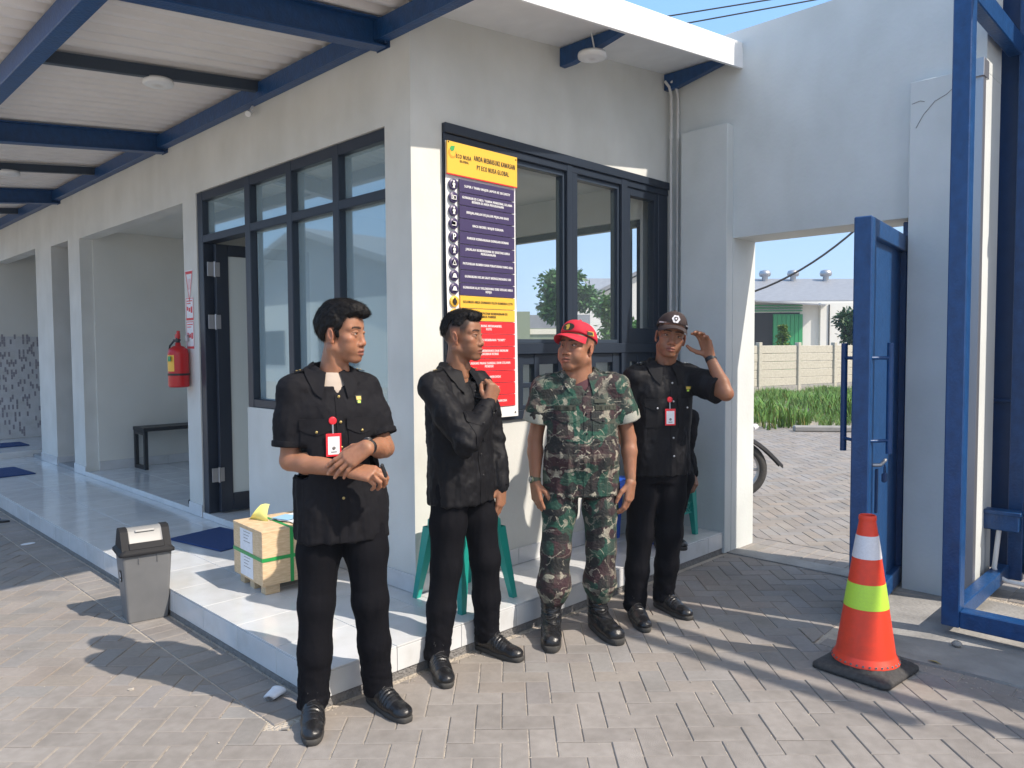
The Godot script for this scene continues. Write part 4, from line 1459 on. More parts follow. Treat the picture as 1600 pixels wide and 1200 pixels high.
func extinguisher() -> void:
	var e := thing("fire_extinguisher", "red fire extinguisher hung on the pier at the edge of the lobby", "fire extinguisher", Vector3(-0.085, 1.205, -2.955))
	var b := MB.new()
	b.lathe([Vector2(0.0, 0.0), Vector2(0.070, 0.0), Vector2(0.080, 0.012), Vector2(0.080, 0.27), Vector2(0.072, 0.305), Vector2(0.045, 0.328), Vector2(0.022, 0.336), Vector2(0.020, 0.36), Vector2(0, 0.36)], 32)
	part(e, "cylinder", b, M.red)
	b = MB.new()
	b.tube([Vector3(0, 0.35, 0), Vector3(0, 0.40, 0)], 0.016, 10)
	b.bb(-0.012, 0.375, -0.075, 0.012, 0.388, 0.03, 0.003)
	b.tube([Vector3(0, 0.37, -0.02), Vector3(-0.005, 0.375, -0.07), Vector3(-0.01, 0.335, -0.14), Vector3(-0.01, 0.30, -0.155)], 0.008, 8)
	part(e, "hose", b, M.black)
	b = MB.new()
	b.tube([Vector3(0, 0.40, 0.005), Vector3(0, 0.455, 0.012)], [0.018, 0.013], 8)
	b.bb(-0.01, 0.39, -0.04, 0.01, 0.43, 0.02, 0.004)
	part(e, "handle", b, M.red)
	b = MB.new()
	b.lathe([Vector2(0.0815, 0.095), Vector2(0.0825, 0.098), Vector2(0.0825, 0.110), Vector2(0.0815, 0.113)], 32)
	part(e, "band", b, M.black)
	var rows := []
	for r in 2:
		var row := []
		for k in 9:
			var a := deg_to_rad(150 + 75.0 * k / 8)
			row.append(Vector3(cos(a) * 0.081, 0.13 + 0.13 * r, -sin(a) * 0.081 * 1.0))
		rows.append(row)
	b = MB.new()
	b.sheet(rows)
	part(e, "label_sheet", b, M.poster_yellow)
	b = MB.new()
	b.bb(-0.081, 0.21, 0.0, -0.0835, 0.25, 0.05)
	part(e, "label_patch", b, M.far_green)
	b = MB.new()
	b.bb(0.06, 0.37, -0.01, 0.084, 0.42, 0.03, 0.002)
	part(e, "wall_hook", b, M.steel)

func rrect(hx: float, hz: float, r: float, y: float, n := 4) -> Array:
	var row := []
	for c in 4:
		var cx := (hx - r) * (1 if c in [0, 3] else -1)
		var cz := (hz - r) * (1 if c in [0, 1] else -1)
		for k in n + 1:
			var a := PI / 2 * (c + float(k) / n)
			row.append(Vector3(cx + cos(a) * r, y, cz + sin(a) * r))
	row.append(row[0])
	return row

func bin_and_crate() -> void:
	var t := thing("trash_bin", "grey plastic swing lid trash bin beside the white porch step", "trash bin", Vector3(-1.005, 0.0, -1.19), deg_to_rad(-9))
	var b := MB.new()
	b.sheet([rrect(0.100, 0.088, 0.012, 0.0), rrect(0.104, 0.092, 0.014, 0.004), rrect(0.128, 0.112, 0.018, 0.385)], true, true)
	b.bb(-0.098, 0.001, -0.086, 0.098, 0.006, 0.086)
	for x in [-0.045, 0.05]:
		b.box(Vector3(x, 0.355, 0.110), Vector3(0.006, 0.05, 0.012), 0.002)
	part(t, "body", b, M.bin_grey)
	b = MB.new()
	b.sheet([rrect(0.133, 0.117, 0.02, 0.375), rrect(0.142, 0.126, 0.022, 0.378), rrect(0.142, 0.126, 0.022, 0.392), rrect(0.132, 0.116, 0.02, 0.402), rrect(0.118, 0.108, 0.02, 0.412)], true, true)
	b.box(Vector3(0, 0.424, 0.098), Vector3(0.18, 0.040, 0.010), 0.003, Basis(Vector3(1, 0, 0), -0.55))
	# house shaped ends
	for s in [-1.0, 1.0]:
		b.prism(PackedVector2Array([Vector2(-0.108, 0.405), Vector2(0.108, 0.405), Vector2(0.050, 0.502), Vector2(0.030, 0.515), Vector2(-0.030, 0.515), Vector2(-0.050, 0.502)]), 0.040, Vector3(-0.126 if s < 0 else 0.086, 0, 0), Basis(Vector3(0, 0, 1), Vector3(0, 1, 0), Vector3(1, 0, 0)))
	part(t, "lid", b, M.bin_dark)
	b = MB.new()
	var rows := []
	for q in [[0.084, 0.440], [0.080, 0.447], [0.048, 0.500], [0.028, 0.512], [0.0, 0.515], [-0.028, 0.512], [-0.048, 0.500], [-0.106, 0.412]]:
		rows.append([Vector3(-0.0855, q[1], q[0]), Vector3(-0.075, q[1] - 0.003, q[0] - 0.002), Vector3(0.075, q[1] - 0.003, q[0] - 0.002), Vector3(0.0855, q[1], q[0])])
	b.sheet(rows)
	b.box(Vector3(0, 0.50, 0.052), Vector3(0.10, 0.005, 0.014), 0.002, Basis(Vector3(1, 0, 0), 0.95))
	part(t, "flap", b, M.bin_flap)
	var lb := MB.new()
	lb.box(Vector3(-0.1235, 0.255, 0.02), Vector3(0.002, 0.062, 0.040), 0.0, Basis(Vector3(0, 0, 1), 0.062))
	var lab := part(t, "label_plate", lb, M.black)
	lb = MB.new()
	lb.box(Vector3(-0.1250, 0.262, 0.02), Vector3(0.001, 0.026, 0.016), 0.0, Basis(Vector3(0, 0, 1), 0.062))
	lb.box(Vector3(-0.1243, 0.234, 0.02), Vector3(0.001, 0.006, 0.024), 0.0, Basis(Vector3(0, 0, 1), 0.062))
	part(t, "label_print", lb, M.paper)
	# plywood crate
	var c := thing("plywood_crate", "plywood crate with green straps standing on the porch tiles", "crate", Vector3(-0.383, 0.155, -0.745), deg_to_rad(-4))
	var hx := 0.215
	var hz := 0.195
	for x in [-0.15, 0.15]:
		for z in [-0.14, 0.0, 0.15]:
			b = MB.new()
			b.box(Vector3(x, 0.028, z), Vector3(0.085, 0.055, 0.06), 0.002)
			part(c, "skid", b, M.plywood)
	for e in [["panel", Vector3(0, 0.200, hz), Vector3(2 * hx, 0.290, 0.012)], ["panel", Vector3(0, 0.200, -hz), Vector3(2 * hx, 0.290, 0.012)], ["panel", Vector3(-hx + 0.006, 0.200, 0), Vector3(0.012, 0.289, 2 * hz - 0.014)], ["panel", Vector3(hx - 0.006, 0.200, 0), Vector3(0.012, 0.289, 2 * hz - 0.014)], ["top_panel", Vector3(0, 0.3515, 0), Vector3(2 * hx + 0.004, 0.012, 2 * hz + 0.014)], ["bottom_panel", Vector3(0, 0.060, 0), Vector3(2 * hx - 0.03, 0.010, 2 * hz - 0.03)]]:
		b = MB.new()
		b.box(e[1], e[2], 0.0015)
		part(c, e[0], b, M.plywood)
	b = MB.new()
	var zt := hz + 0.0075
	b.bb(-hx - 0.003, 0.190, zt, hx + 0.003, 0.210, zt + 0.0015)
	b.bb(-hx - 0.0032, 0.190, -zt, -hx - 0.0015, 0.210, zt + 0.0012)
	b.bb(-0.055, 0.055, zt + 0.0004, -0.035, 0.3605, zt + 0.0022)
	b.bb(-0.055, 0.3580, -zt, -0.035, 0.3600, zt + 0.0015)
	part(c, "strap", b, M.strap)
	for y in [0.275, 0.130]:
		b = MB.new()
		b.bb(-hx - 0.0016, y - 0.062, -0.10, -hx - 0.0006, y + 0.060, 0.075)
		part(c, "paper_label", b, M.paper)
		b = MB.new()
		for k in 4:
			b.bb(-hx - 0.0020, y + 0.045 - k * 0.018, -0.05, -hx - 0.0016, y + 0.048 - k * 0.018, 0.04 - 0.015 * (k % 3))
		part(c, "paper_print", b, M.mortar)
	# papers on top
	var rws := []
	for r in 7:
		var row := []
		for k in 7:
			var x := -0.12 + 0.036 * k
			var z := -0.13 + 0.036 * r
			row.append(Vector3(x + 0.01 * sin(r * 2.0), 0.004 + 0.006 * absf(sin(k * 1.1 + r * 0.7)), z))
		rws.append(row)
	b = MB.new()
	b.sheet(rws, true)
	var pp := solo("paper_sheets", b, M.paper, "crumpled white and blue paper sheets lying on the plywood crate", "paper", Vector3(-0.29, 0.514, -0.70), 0.3)
	b = MB.new()
	b.bb(-0.115, 0.013, -0.125, 0.0, 0.015, 0.0)
	part(pp, "blue_sheet", b, M.paper_blue)
	rws = []
	for r in 9:
		var row := []
		for k in 7:
			var sx := k / 6.0 - 0.5
			var sy := r / 8.0
			row.append(Vector3(sx * 0.11 * (1.0 - 0.55 * sy) + 0.035 * sy * sy, 0.09 * sy - 0.01 * absf(sx), 0.05 * sin(sx * 3.0) * (1.0 - sy) + 0.02 * sin(sy * 4.0)))
		rws.append(row)
	b = MB.new()
	b.sheet(rws)
	solo("yellow_paper", b, M.paper_yellow, "folded yellow paper standing up on the crate top", "paper", Vector3(-0.48, 0.514, -0.85), deg_to_rad(-30))

func cone() -> void:
	var c := thing("traffic_cone", "orange traffic cone with white and lime bands before the gate leaf", "traffic cone", Vector3(1.07, 0.0, 2.0), deg_to_rad(-5))
	var b := MB.new()
	b.sheet([rrect(0.165, 0.165, 0.03, 0.0), rrect(0.178, 0.178, 0.035, 0.005), rrect(0.178, 0.178, 0.035, 0.020), rrect(0.165, 0.165, 0.04, 0.030), rrect(0.150, 0.150, 0.149, 0.040), rrect(0.148, 0.148, 0.147, 0.052), rrect(0.10, 0.10, 0.09, 0.053)], true, true)
	part(c, "base", b, M.rubber)
	var rad := func(y: float) -> float: return lerpf(0.128, 0.034, (y - 0.09) / (0.723 - 0.09))
	var body := [Vector2(0.146, 0.050), Vector2(0.148, 0.056), Vector2(0.140, 0.068), Vector2(0.131, 0.085)]
	b = MB.new()
	b.lathe(body + [Vector2(rad.call(0.09), 0.09), Vector2(rad.call(0.302), 0.302), Vector2(rad.call(0.633), 0.633), Vector2(0.036, 0.700), Vector2(0.039, 0.702), Vector2(0.038, 0.720), Vector2(0.034, 0.724), Vector2(0.030, 0.722), Vector2(0.029, 0.690)], 40)
	part(c, "cone_body", b, M.cone)
	b = MB.new()
	b.lathe([Vector2(rad.call(0.414) - 0.001, 0.414), Vector2(rad.call(0.414) + 0.0012, 0.415), Vector2(rad.call(0.302) + 0.0012, 0.303), Vector2(rad.call(0.302) - 0.001, 0.302)].duplicate(), 40)
	part(c, "lime_band", b, M.lime)
	b = MB.new()
	b.lathe([Vector2(rad.call(0.528) - 0.001, 0.528), Vector2(rad.call(0.528) + 0.0012, 0.529), Vector2(rad.call(0.633) + 0.0012, 0.632), Vector2(rad.call(0.633) - 0.001, 0.633)], 40)
	part(c, "white_band", b, M.reflect_white)
	b = MB.new()
	for k in 34:
		var a := TAU * k / 34
		var d := Vector3(cos(a), 0.75, sin(a)).normalized()
		b.lathe([Vector2(0.0, 0.0012), Vector2(0.0048, 0.0008), Vector2(0.0052, -0.001)], 8, Vector3(cos(a) * 0.1455, 0.0630, sin(a) * 0.1455), Basis(d.cross(Vector3.UP).normalized(), d, d.cross(Vector3.UP).normalized().cross(d)))
	part(c, "rim_holes", b, M.mortar)

func stool(label: String, at: Vector3, turn: float, m: Material, spread: float, h := 0.43) -> Node3D:
	var s := thing("plastic_stool", label, "stool", at, turn, "plastic stools on the porch")
	var b := MB.new()
	b.sheet([rrect(0.150, 0.150, 0.03, h - 0.06), rrect(0.148, 0.148, 0.03, h - 0.012), rrect(0.138, 0.138, 0.03, h), rrect(0.02, 0.02, 0.019, h)], true, true)
	part(s, "seat", b, m)
	for x in [-1.0, 1.0]:
		for z in [-1.0, 1.0]:
			b = MB.new()
			var rows := []
			for k in 5:
				var t := k / 4.0
				var c := Vector3(x * lerpf(0.128, spread, t), lerpf(h - 0.05, 0.0, t), z * lerpf(0.128, spread, t))
				var w := lerpf(0.030, 0.016, t)
				rows.append([c + Vector3(-w, 0, -w), c + Vector3(w, 0, -w), c + Vector3(w, 0, w), c + Vector3(-w, 0, w), c + Vector3(-w, 0, -w)])
			for k in 4:
				for q in 4:
					var nn: Vector3 = ((rows[k][q] + rows[k][q + 1]) * 0.5 - (rows[k][0] + rows[k][2]) * 0.5).normalized()
					b.quad(rows[k][q], rows[k][q + 1], rows[k + 1][q + 1], rows[k + 1][q], nn)
			b.quad(rows[4][0], rows[4][1], rows[4][2], rows[4][3], Vector3.DOWN)
			part(s, "leg", b, m)
	return s

func stools() -> void:
	stool("teal plastic stool with splayed legs behind the long sleeved person", Vector3(0.150, 0.155, 0.235), 0.0, M.teal, 0.185, 0.44)
	var s := stool("teal plastic stool with latticed sides, sat on at the end of the porch", Vector3(2.075, 0.155, 0.245), 0.0, M.teal, 0.155, 0.43)
	for k in 2:
		var b := MB.new()
		for r in 2:
			b.box(Vector3(0, 0.165 + r * 0.07, 0.0), Vector3(0.262 + (1 - r) * 0.012, 0.012, 0.010), 0.002)
		for i in 8:
			for sg in [-1.0, 1.0]:
				b.box(Vector3(-0.112 + i * 0.032, 0.20, 0.0), Vector3(0.006, 0.078, 0.006), 0.0, Basis(Vector3(0, 0, 1), sg * 0.5))
		var o := part(s, "lattice", b, M.teal)
		o.position = Vector3(0, 0, 0.143) if k == 0 else Vector3(0.143, 0, 0)
		o.rotation.y = 0.0 if k == 0 else PI / 2
	stool("blue plastic stool between the soldier and the capped guard", Vector3(1.62, 0.155, 0.22), 0.1, M.stool_blue, 0.155, 0.45)

func small_things() -> void:
	# grit and leaf crumbs on the paving
	var gr := RandomNumberGenerator.new()
	gr.seed = 31
	var gm := MB.new()
	gm.lathe([Vector2(0, 0), Vector2(0.9, 0.15), Vector2(1.0, 0.6), Vector2(0.5, 1.0), Vector2(0, 1.1)], 6)
	var gx := []
	for i in 900:
		var p := Vector3(gr.randf_range(-3.2, 1.6), 0.0, gr.randf_range(-2.5, 3.0))
		if i % 3 == 0: p = Vector3(gr.randf_range(1.15, 1.45), 0.004, gr.randf_range(1.75, 3.2))
		if i % 3 == 1: p = Vector3(gr.randf_range(-1.0, -0.91), 0.0, gr.randf_range(-4.0, 0.5)) if i % 2 else Vector3(gr.randf_range(-0.9, 2.4), 0.0, gr.randf_range(0.52, 0.62))
		if p.x > -0.905 and p.z < 0.52: continue
		var s := gr.randf_range(0.0012, 0.0042)
		gx.append(Transform3D(Basis(Vector3.UP, gr.randf() * TAU).scaled(Vector3(s, s * 0.7, s * gr.randf_range(0.6, 1.6))), p))
	tag(multi(self, "grit", gm.mesh(), gx, M.sand), "loose grit scattered on the paving", "grit", "", "stuff")
	# door mats
	var ms := [[Vector3(-0.215, 0.155, -1.965), Vector2(0.42, 0.60), 11.0, "blue door mat in front of the open door, beside the crate"], [Vector3(-0.60, 0.155, -6.62), Vector2(0.46, 0.72), 4.0, "blue door mat before the dark inner door at the far porch"], [Vector3(-0.12, 0.235, -8.75), Vector2(0.45, 0.50), 0.0, "blue mat on the raised washing place floor"]]
	for m in ms:
		var b := MB.new()
		b.box(Vector3(0, 0.0065, 0), Vector3(m[1].x, 0.012, m[1].y), 0.004)
		solo("door_mat", b, M.mat_blue, m[3], "mat", m[0], deg_to_rad(m[2]), "blue door mats")
	# bench in the lobby
	var bn := thing("lobby_bench", "black steel bench against the lobby wall", "bench", Vector3(0.47, 0.20, -5.50))
	for x in [0.0, 1.25]:
		var b := MB.new()
		for z in [-0.16, 0.12]:
			b.bb(x, 0.0, z, x + 0.04, 0.42, z + 0.04, 0.003)
		b.bb(x + 0.001, 0.0, -0.12, x + 0.039, 0.04, 0.12, 0.003)
		b.bb(x + 0.001, 0.38, -0.12, x + 0.039, 0.42, 0.12, 0.003)
		part(bn, "leg_frame", b, M.bench_black)
	var tb := MB.new()
	tb.bb(-0.005, 0.42, -0.165, 1.295, 0.46, 0.165, 0.004)
	part(bn, "seat", tb, M.bench_black)
	# sandals
	for k in 2:
		var sd := thing("sandal", ["left one of the dark sandals on the pavement by the porch edge", "right one of the dark sandals on the pavement by the porch edge"][k], "sandal", Vector3(-1.16 + 0.10 * k, 0.0, -4.50 - 0.12 * k), deg_to_rad(115 + 25 * k), "pair of sandals")
		var b := MB.new()
		var pl := PackedVector2Array()
		for i in 20:
			var a := TAU * i / 20
			pl.append(Vector2(cos(a) * 0.13, sin(a) * (0.045 + 0.008 * cos(a))))
		b.prism(pl, 0.016, Vector3.ZERO, Basis(Vector3(1, 0, 0), Vector3(0, 0, -1), Vector3(0, 1, 0)))
		part(sd, "sole", b, M.black)
		b = MB.new()
		for s in [-1.0, 1.0]:
			b.tube([Vector3(0.07, 0.016, 0), Vector3(0.03, 0.05, 0.02 * s), Vector3(-0.03, 0.018, 0.043 * s)], 0.007, 6)
		part(sd, "strap", b, M.mat_blue)
	# litter
	var b := MB.new()
	b.lathe([Vector2(0.0, 0.0), Vector2(0.026, 0.0), Vector2(0.036, 0.075), Vector2(0.038, 0.078), Vector2(0.034, 0.078), Vector2(0.025, 0.004), Vector2(0, 0.004)], 20, Vector3.ZERO, Basis().scaled(Vector3(1, 1, 0.5)))
	var cup := solo("crushed_cup", b, M.paper, "crushed white cup lying on the pavers by the first person's shadow", "litter", Vector3(-1.03, 0.018, 0.30))
	cup.rotation = Vector3(PI / 2, deg_to_rad(120), 0)
	b = MB.new()
	b.prism(disc2(Vector2.ZERO, 0.05, 9), 0.003, Vector3.ZERO, Basis(Vector3(1, 0, 0), Vector3(0, 0, -0.6), Vector3(0, 1, 0)))
	solo("paper_scrap", b, M.paper, "flat white scrap on the shaded pavers left of the trash bin", "litter", Vector3(-1.05, 0.001, -3.53))
	b = MB.new()
	b.prism(disc2(Vector2.ZERO, 0.014, 8), 0.003, Vector3.ZERO, Basis(Vector3(1, 0, 0), Vector3(0, 0, -1), Vector3(0, 1, 0)))
	solo("pale_pebble", b, M.sand, "pale pebble lying in the first person's shadow", "pebble", Vector3(-1.40, 0.001, -0.25))
	var lfm := mat("dry_leaf", lin(0.35, 0.27, 0.10), 0.8)
	var rng := RandomNumberGenerator.new()
	rng.seed = 77
	var spots := [[Vector3(1.33, 0.014, 2.22), "dry leaf on the concrete apron behind the traffic cone"], [Vector3(1.26, 0.002, 2.62), "dry leaf on the border pavers at the right edge"], [Vector3(1.17, 0.002, 2.78), "pale dry leaf nearest the right edge of the pavement"]]
	for k in 3:
		b = MB.new()
		var L := 0.035
		b.quad(Vector3(-L, 0.002, 0), Vector3(0, 0.006, 0.012), Vector3(L, 0.003, 0), Vector3(0, 0.010, -0.012), Vector3.UP)
		solo("dry_leaf", b, lfm, spots[k][1], "leaf", spots[k][0], rng.randf() * TAU, "fallen leaves")
	b = MB.new()
	b.lathe([Vector2(0, 0), Vector2(0.02, 0.004), Vector2(0.025, 0.016), Vector2(0.014, 0.028), Vector2(0, 0.03)], 7)
	solo("small_stone", b, M.concrete, "small grey stone on the apron under the blue gate frame", "stone", Vector3(1.62, 0.012, 2.24))
	# chair inside the room
	var ch := thing("visitor_chair", "chrome framed chair inside the room behind the porch window", "chair", Vector3(0.75, 0.20, -0.72), 0.5)
	b = MB.new()
	var arc := []
	for i in 13:
		var a := PI * i / 12.0
		arc.append(Vector3(cos(a) * 0.21, 0.72 + 0.16 * sin(a), -0.20))
	b.tube([Vector3(0.21, 0.0, -0.22), Vector3(0.21, 0.72, -0.20)], 0.012, 8)
	b.tube([Vector3(-0.21, 0.0, -0.22), Vector3(-0.21, 0.72, -0.20)], 0.012, 8)
	b.tube(arc, 0.012, 8)
	for x in [-0.21, 0.21]:
		b.tube([Vector3(x, 0.0, 0.2), Vector3(x, 0.44, 0.2), Vector3(x, 0.44, -0.2)], 0.012, 8)
	part(ch, "frame", b, M.chrome)
	b = MB.new()
	b.bb(-0.2, 0.44, -0.2, 0.2, 0.49, 0.22, 0.015)
	part(ch, "seat", b, M.black)
	b = MB.new()
	b.bb(-0.19, 0.58, -0.215, 0.19, 0.82, -0.185, 0.012)
	part(ch, "backrest", b, M.black)
	# dark shoe by the lobby edge
	b = MB.new()
	b.tube([Vector3(-0.10, 0.03, 0), Vector3(-0.02, 0.035, 0), Vector3(0.10, 0.02, 0)], [0.03, 0.04, 0.03], 10)
	solo("black_shoe", b, M.black, "black shoe just inside the lobby by the extinguisher pier", "shoe", Vector3(0.12, 0.20, -3.10), 0.4)

# ---------------------------------------------------------------- fields that become smooth bodies
class Field:
	var o: Vector3
	var h: float
	var nx: int
	var ny: int
	var nz: int
	var d := PackedFloat32Array()
	var bx: int
	var by: int
	var bz: int
	var act := PackedByteArray()
	func _init(lo: Vector3, hi: Vector3, cell: float) -> void:
		o = lo
		h = cell
		bx = int(ceil((hi.x - lo.x) / cell / 4.0)) + 1
		by = int(ceil((hi.y - lo.y) / cell / 4.0)) + 1
		bz = int(ceil((hi.z - lo.z) / cell / 4.0)) + 1
		nx = bx * 4
		ny = by * 4
		nz = bz * 4
		d.resize(nx * ny * nz)
		d.fill(1.0)
		act.resize(bx * by * bz)
	# distance of p to a shape; q holds the shape
	func dist(q: Array, p: Vector3) -> float:
		match q[0]:
			0:  # tapered capsule
				var pa: Vector3 = p - q[1]
				var t := clampf(pa.dot(q[2]) * q[3], 0.0, 1.0)
				return (pa - q[2] * t).length() - q[4] - q[5] * t
			1:  # ellipsoid: centre, three scaled axes (axis / radius), and the same divided once more
				var pc: Vector3 = p - q[1]
				var e := Vector3(pc.dot(q[2]), pc.dot(q[3]), pc.dot(q[4]))
				var k0 := e.length()
				var f := Vector3(e.x * q[5].x, e.y * q[5].y, e.z * q[5].z)
				var k1 := f.length()
				if k1 < 1e-6: return -q[6]
				return k0 * (k0 - 1.0) / k1
			_:  # upright loft: [2, ys, centres, radii(rx, rz), side, front, power]
				var ys: PackedFloat32Array = q[1]
				var n := ys.size()
				var y := clampf(p.y, ys[0], ys[n - 1])
				var i := 0
				while i < n - 2 and y > ys[i + 1]: i += 1
				var t := (y - ys[i]) / (ys[i + 1] - ys[i])
				t = t * t * (3.0 - 2.0 * t) * 0.5 + t * 0.5
				var c: Vector3 = q[2][i].lerp(q[2][i + 1], t)
				var r: Vector2 = q[3][i].lerp(q[3][i + 1], t)
				var pc: Vector3 = p - c
				var u := absf(pc.dot(q[4])) / r.x
				var v := absf(pc.dot(q[5])) / r.y
				var k0 := pow(pow(u, q[6]) + pow(v, q[6]), 1.0 / q[6])
				var k1 := Vector2(u / r.x, v / r.y).length() / maxf(Vector2(u, v).length(), 1e-5)
				var e := (k0 - 1.0) / maxf(k1, 0.1)
				var ax := maxf(ys[0] - p.y, p.y - ys[n - 1])
				if ax > 0.0:
					return Vector2(maxf(e, 0.0), ax).length() if e > 0.0 else ax
				return maxf(e, ax)
	func put(q: Array, lo: Vector3, hi: Vector3, k: float, op: int) -> void:
		var pad := k + 2.0 * h
		var i0 := clampi(int((lo.x - pad - o.x) / h) >> 2, 0, bx - 1)
		var i1 := clampi(int((hi.x + pad - o.x) / h) >> 2, 0, bx - 1)
		var j0 := clampi(int((lo.y - pad - o.y) / h) >> 2, 0, by - 1)
		var j1 := clampi(int((hi.y + pad - o.y) / h) >> 2, 0, by - 1)
		var k0 := clampi(int((lo.z - pad - o.z) / h) >> 2, 0, bz - 1)
		var k1 := clampi(int((hi.z + pad - o.z) / h) >> 2, 0, bz - 1)
		var reach := h * 3.6 + k + h
		for bk in range(k0, k1 + 1):
			for bj in range(j0, j1 + 1):
				for bi in range(i0, i1 + 1):
					var ct := o + Vector3(bi * 4 + 1.5, bj * 4 + 1.5, bk * 4 + 1.5) * h
					var dc := dist(q, ct)
					if dc > reach * 1.3: continue
					var deep := dc < -reach * 1.5
					if deep and op == 0:
						for zz in 4:
							for yy in 4:
								var at := bi * 4 + nx * (bj * 4 + yy + ny * (bk * 4 + zz))
								for xx in 4:
									d[at + xx] = minf(d[at + xx], dc + reach)
						continue
					act[bi + bx * (bj + by * bk)] = 1
					for zz in 4:
						for yy in 4:
							var at := bi * 4 + nx * (bj * 4 + yy + ny * (bk * 4 + zz))
							var p := o + Vector3(bi * 4, bj * 4 + yy, bk * 4 + zz) * h
							for xx in 4:
								var b := dist(q, p)
								p.x += h
								var a := d[at + xx]
								if op == 0:
									var g := maxf(k - absf(a - b), 0.0)
									d[at + xx] = minf(a, b) - g * g * 0.25 / k
								else:
									b = -b
									var g := maxf(k - absf(a - b), 0.0)
									d[at + xx] = maxf(a, b) + g * g * 0.25 / k
	func cap(a: Vector3, b: Vector3, ra: float, rb: float, k := 0.02, op := 0) -> void:
		var m := maxf(ra, rb)
		var ab := b - a
		if ab.length() < 1e-4: ab = Vector3(0, 1e-4, 0)
		put([0, a, ab, 1.0 / ab.length_squared(), -(-ra), rb - ra], a.min(b) - Vector3.ONE * m, a.max(b) + Vector3.ONE * m, k, op)
	func chain(pts: Array, rs: Array, k := 0.02, op := 0) -> void:
		for i in pts.size() - 1: cap(pts[i], pts[i + 1], rs[i], rs[i + 1], k, op)
	func ell(c: Vector3, r: Vector3, k := 0.02, op := 0, bs := Basis()) -> void:
		var m := maxf(r.x, maxf(r.y, r.z))
		put([1, c, bs.x / r.x, bs.y / r.y, bs.z / r.z, Vector3(1.0 / r.x, 1.0 / r.y, 1.0 / r.z), minf(r.x, minf(r.y, r.z))], c - Vector3.ONE * m, c + Vector3.ONE * m, k, op)
	func loft(ys: Array, cs: Array, rs: Array, side: Vector3, front: Vector3, k := 0.02, power := 2.0) -> void:
		var lo := Vector3.ONE * 1e3
		var hi := -lo
		for i in ys.size():
			var m := maxf(rs[i].x, rs[i].y)
			lo = lo.min(Vector3(cs[i].x - m, ys[i], cs[i].z - m))
			hi = hi.max(Vector3(cs[i].x + m, ys[i], cs[i].z + m))
		var pc := []
		for i in ys.size(): pc.append(Vector3(cs[i].x, 0, cs[i].z))
		put([2, PackedFloat32Array(ys), pc, rs, side, front, power], lo, hi, k, 0)
	# cut away where f(p) > 0
	func carve(f: Callable, k := 0.006) -> void:
		for b in act.size():
			if act[b] == 0: continue
			var bi := b % bx
			var bj := (b / bx) % by
			var bk := b / (bx * by)
			for zz in 4:
				for yy in 4:
					for xx in 4:
						var at := bi * 4 + xx + nx * (bj * 4 + yy + ny * (bk * 4 + zz))
						if d[at] > 3.0 * h: continue
						var v: float = f.call(o + Vector3(bi * 4 + xx, bj * 4 + yy, bk * 4 + zz) * h)
						var a := d[at]
						var g := maxf(k - absf(a - v), 0.0)
						d[at] = maxf(a, v) + g * g * 0.25 / k
	func wake() -> void:
		act.fill(1)
	func at(p: Vector3) -> float:
		var q := (p - o) / h
		var i := clampi(int(q.x), 0, nx - 2)
		var j := clampi(int(q.y), 0, ny - 2)
		var k := clampi(int(q.z), 0, nz - 2)
		var f := q - Vector3(i, j, k)
		var b := i + nx * (j + ny * k)
		var s := nx * ny
		var c0 := lerpf(lerpf(d[b], d[b + 1], f.x), lerpf(d[b + nx], d[b + nx + 1], f.x), f.y)
		var c1 := lerpf(lerpf(d[b + s], d[b + s + 1], f.x), lerpf(d[b + s + nx], d[b + s + nx + 1], f.x), f.y)
		return lerpf(c0, c1, f.z)
	# first point of the surface met from p along v
	func hit(p: Vector3, v: Vector3, far := 0.5) -> Vector3:
		var t := 0.0
		while t < far:
			var q := p + v * t
			var x := at(q)
			if x < 0.001: return q
			t += clampf(x * 0.7, 0.001, 0.03)
		return p + v * far
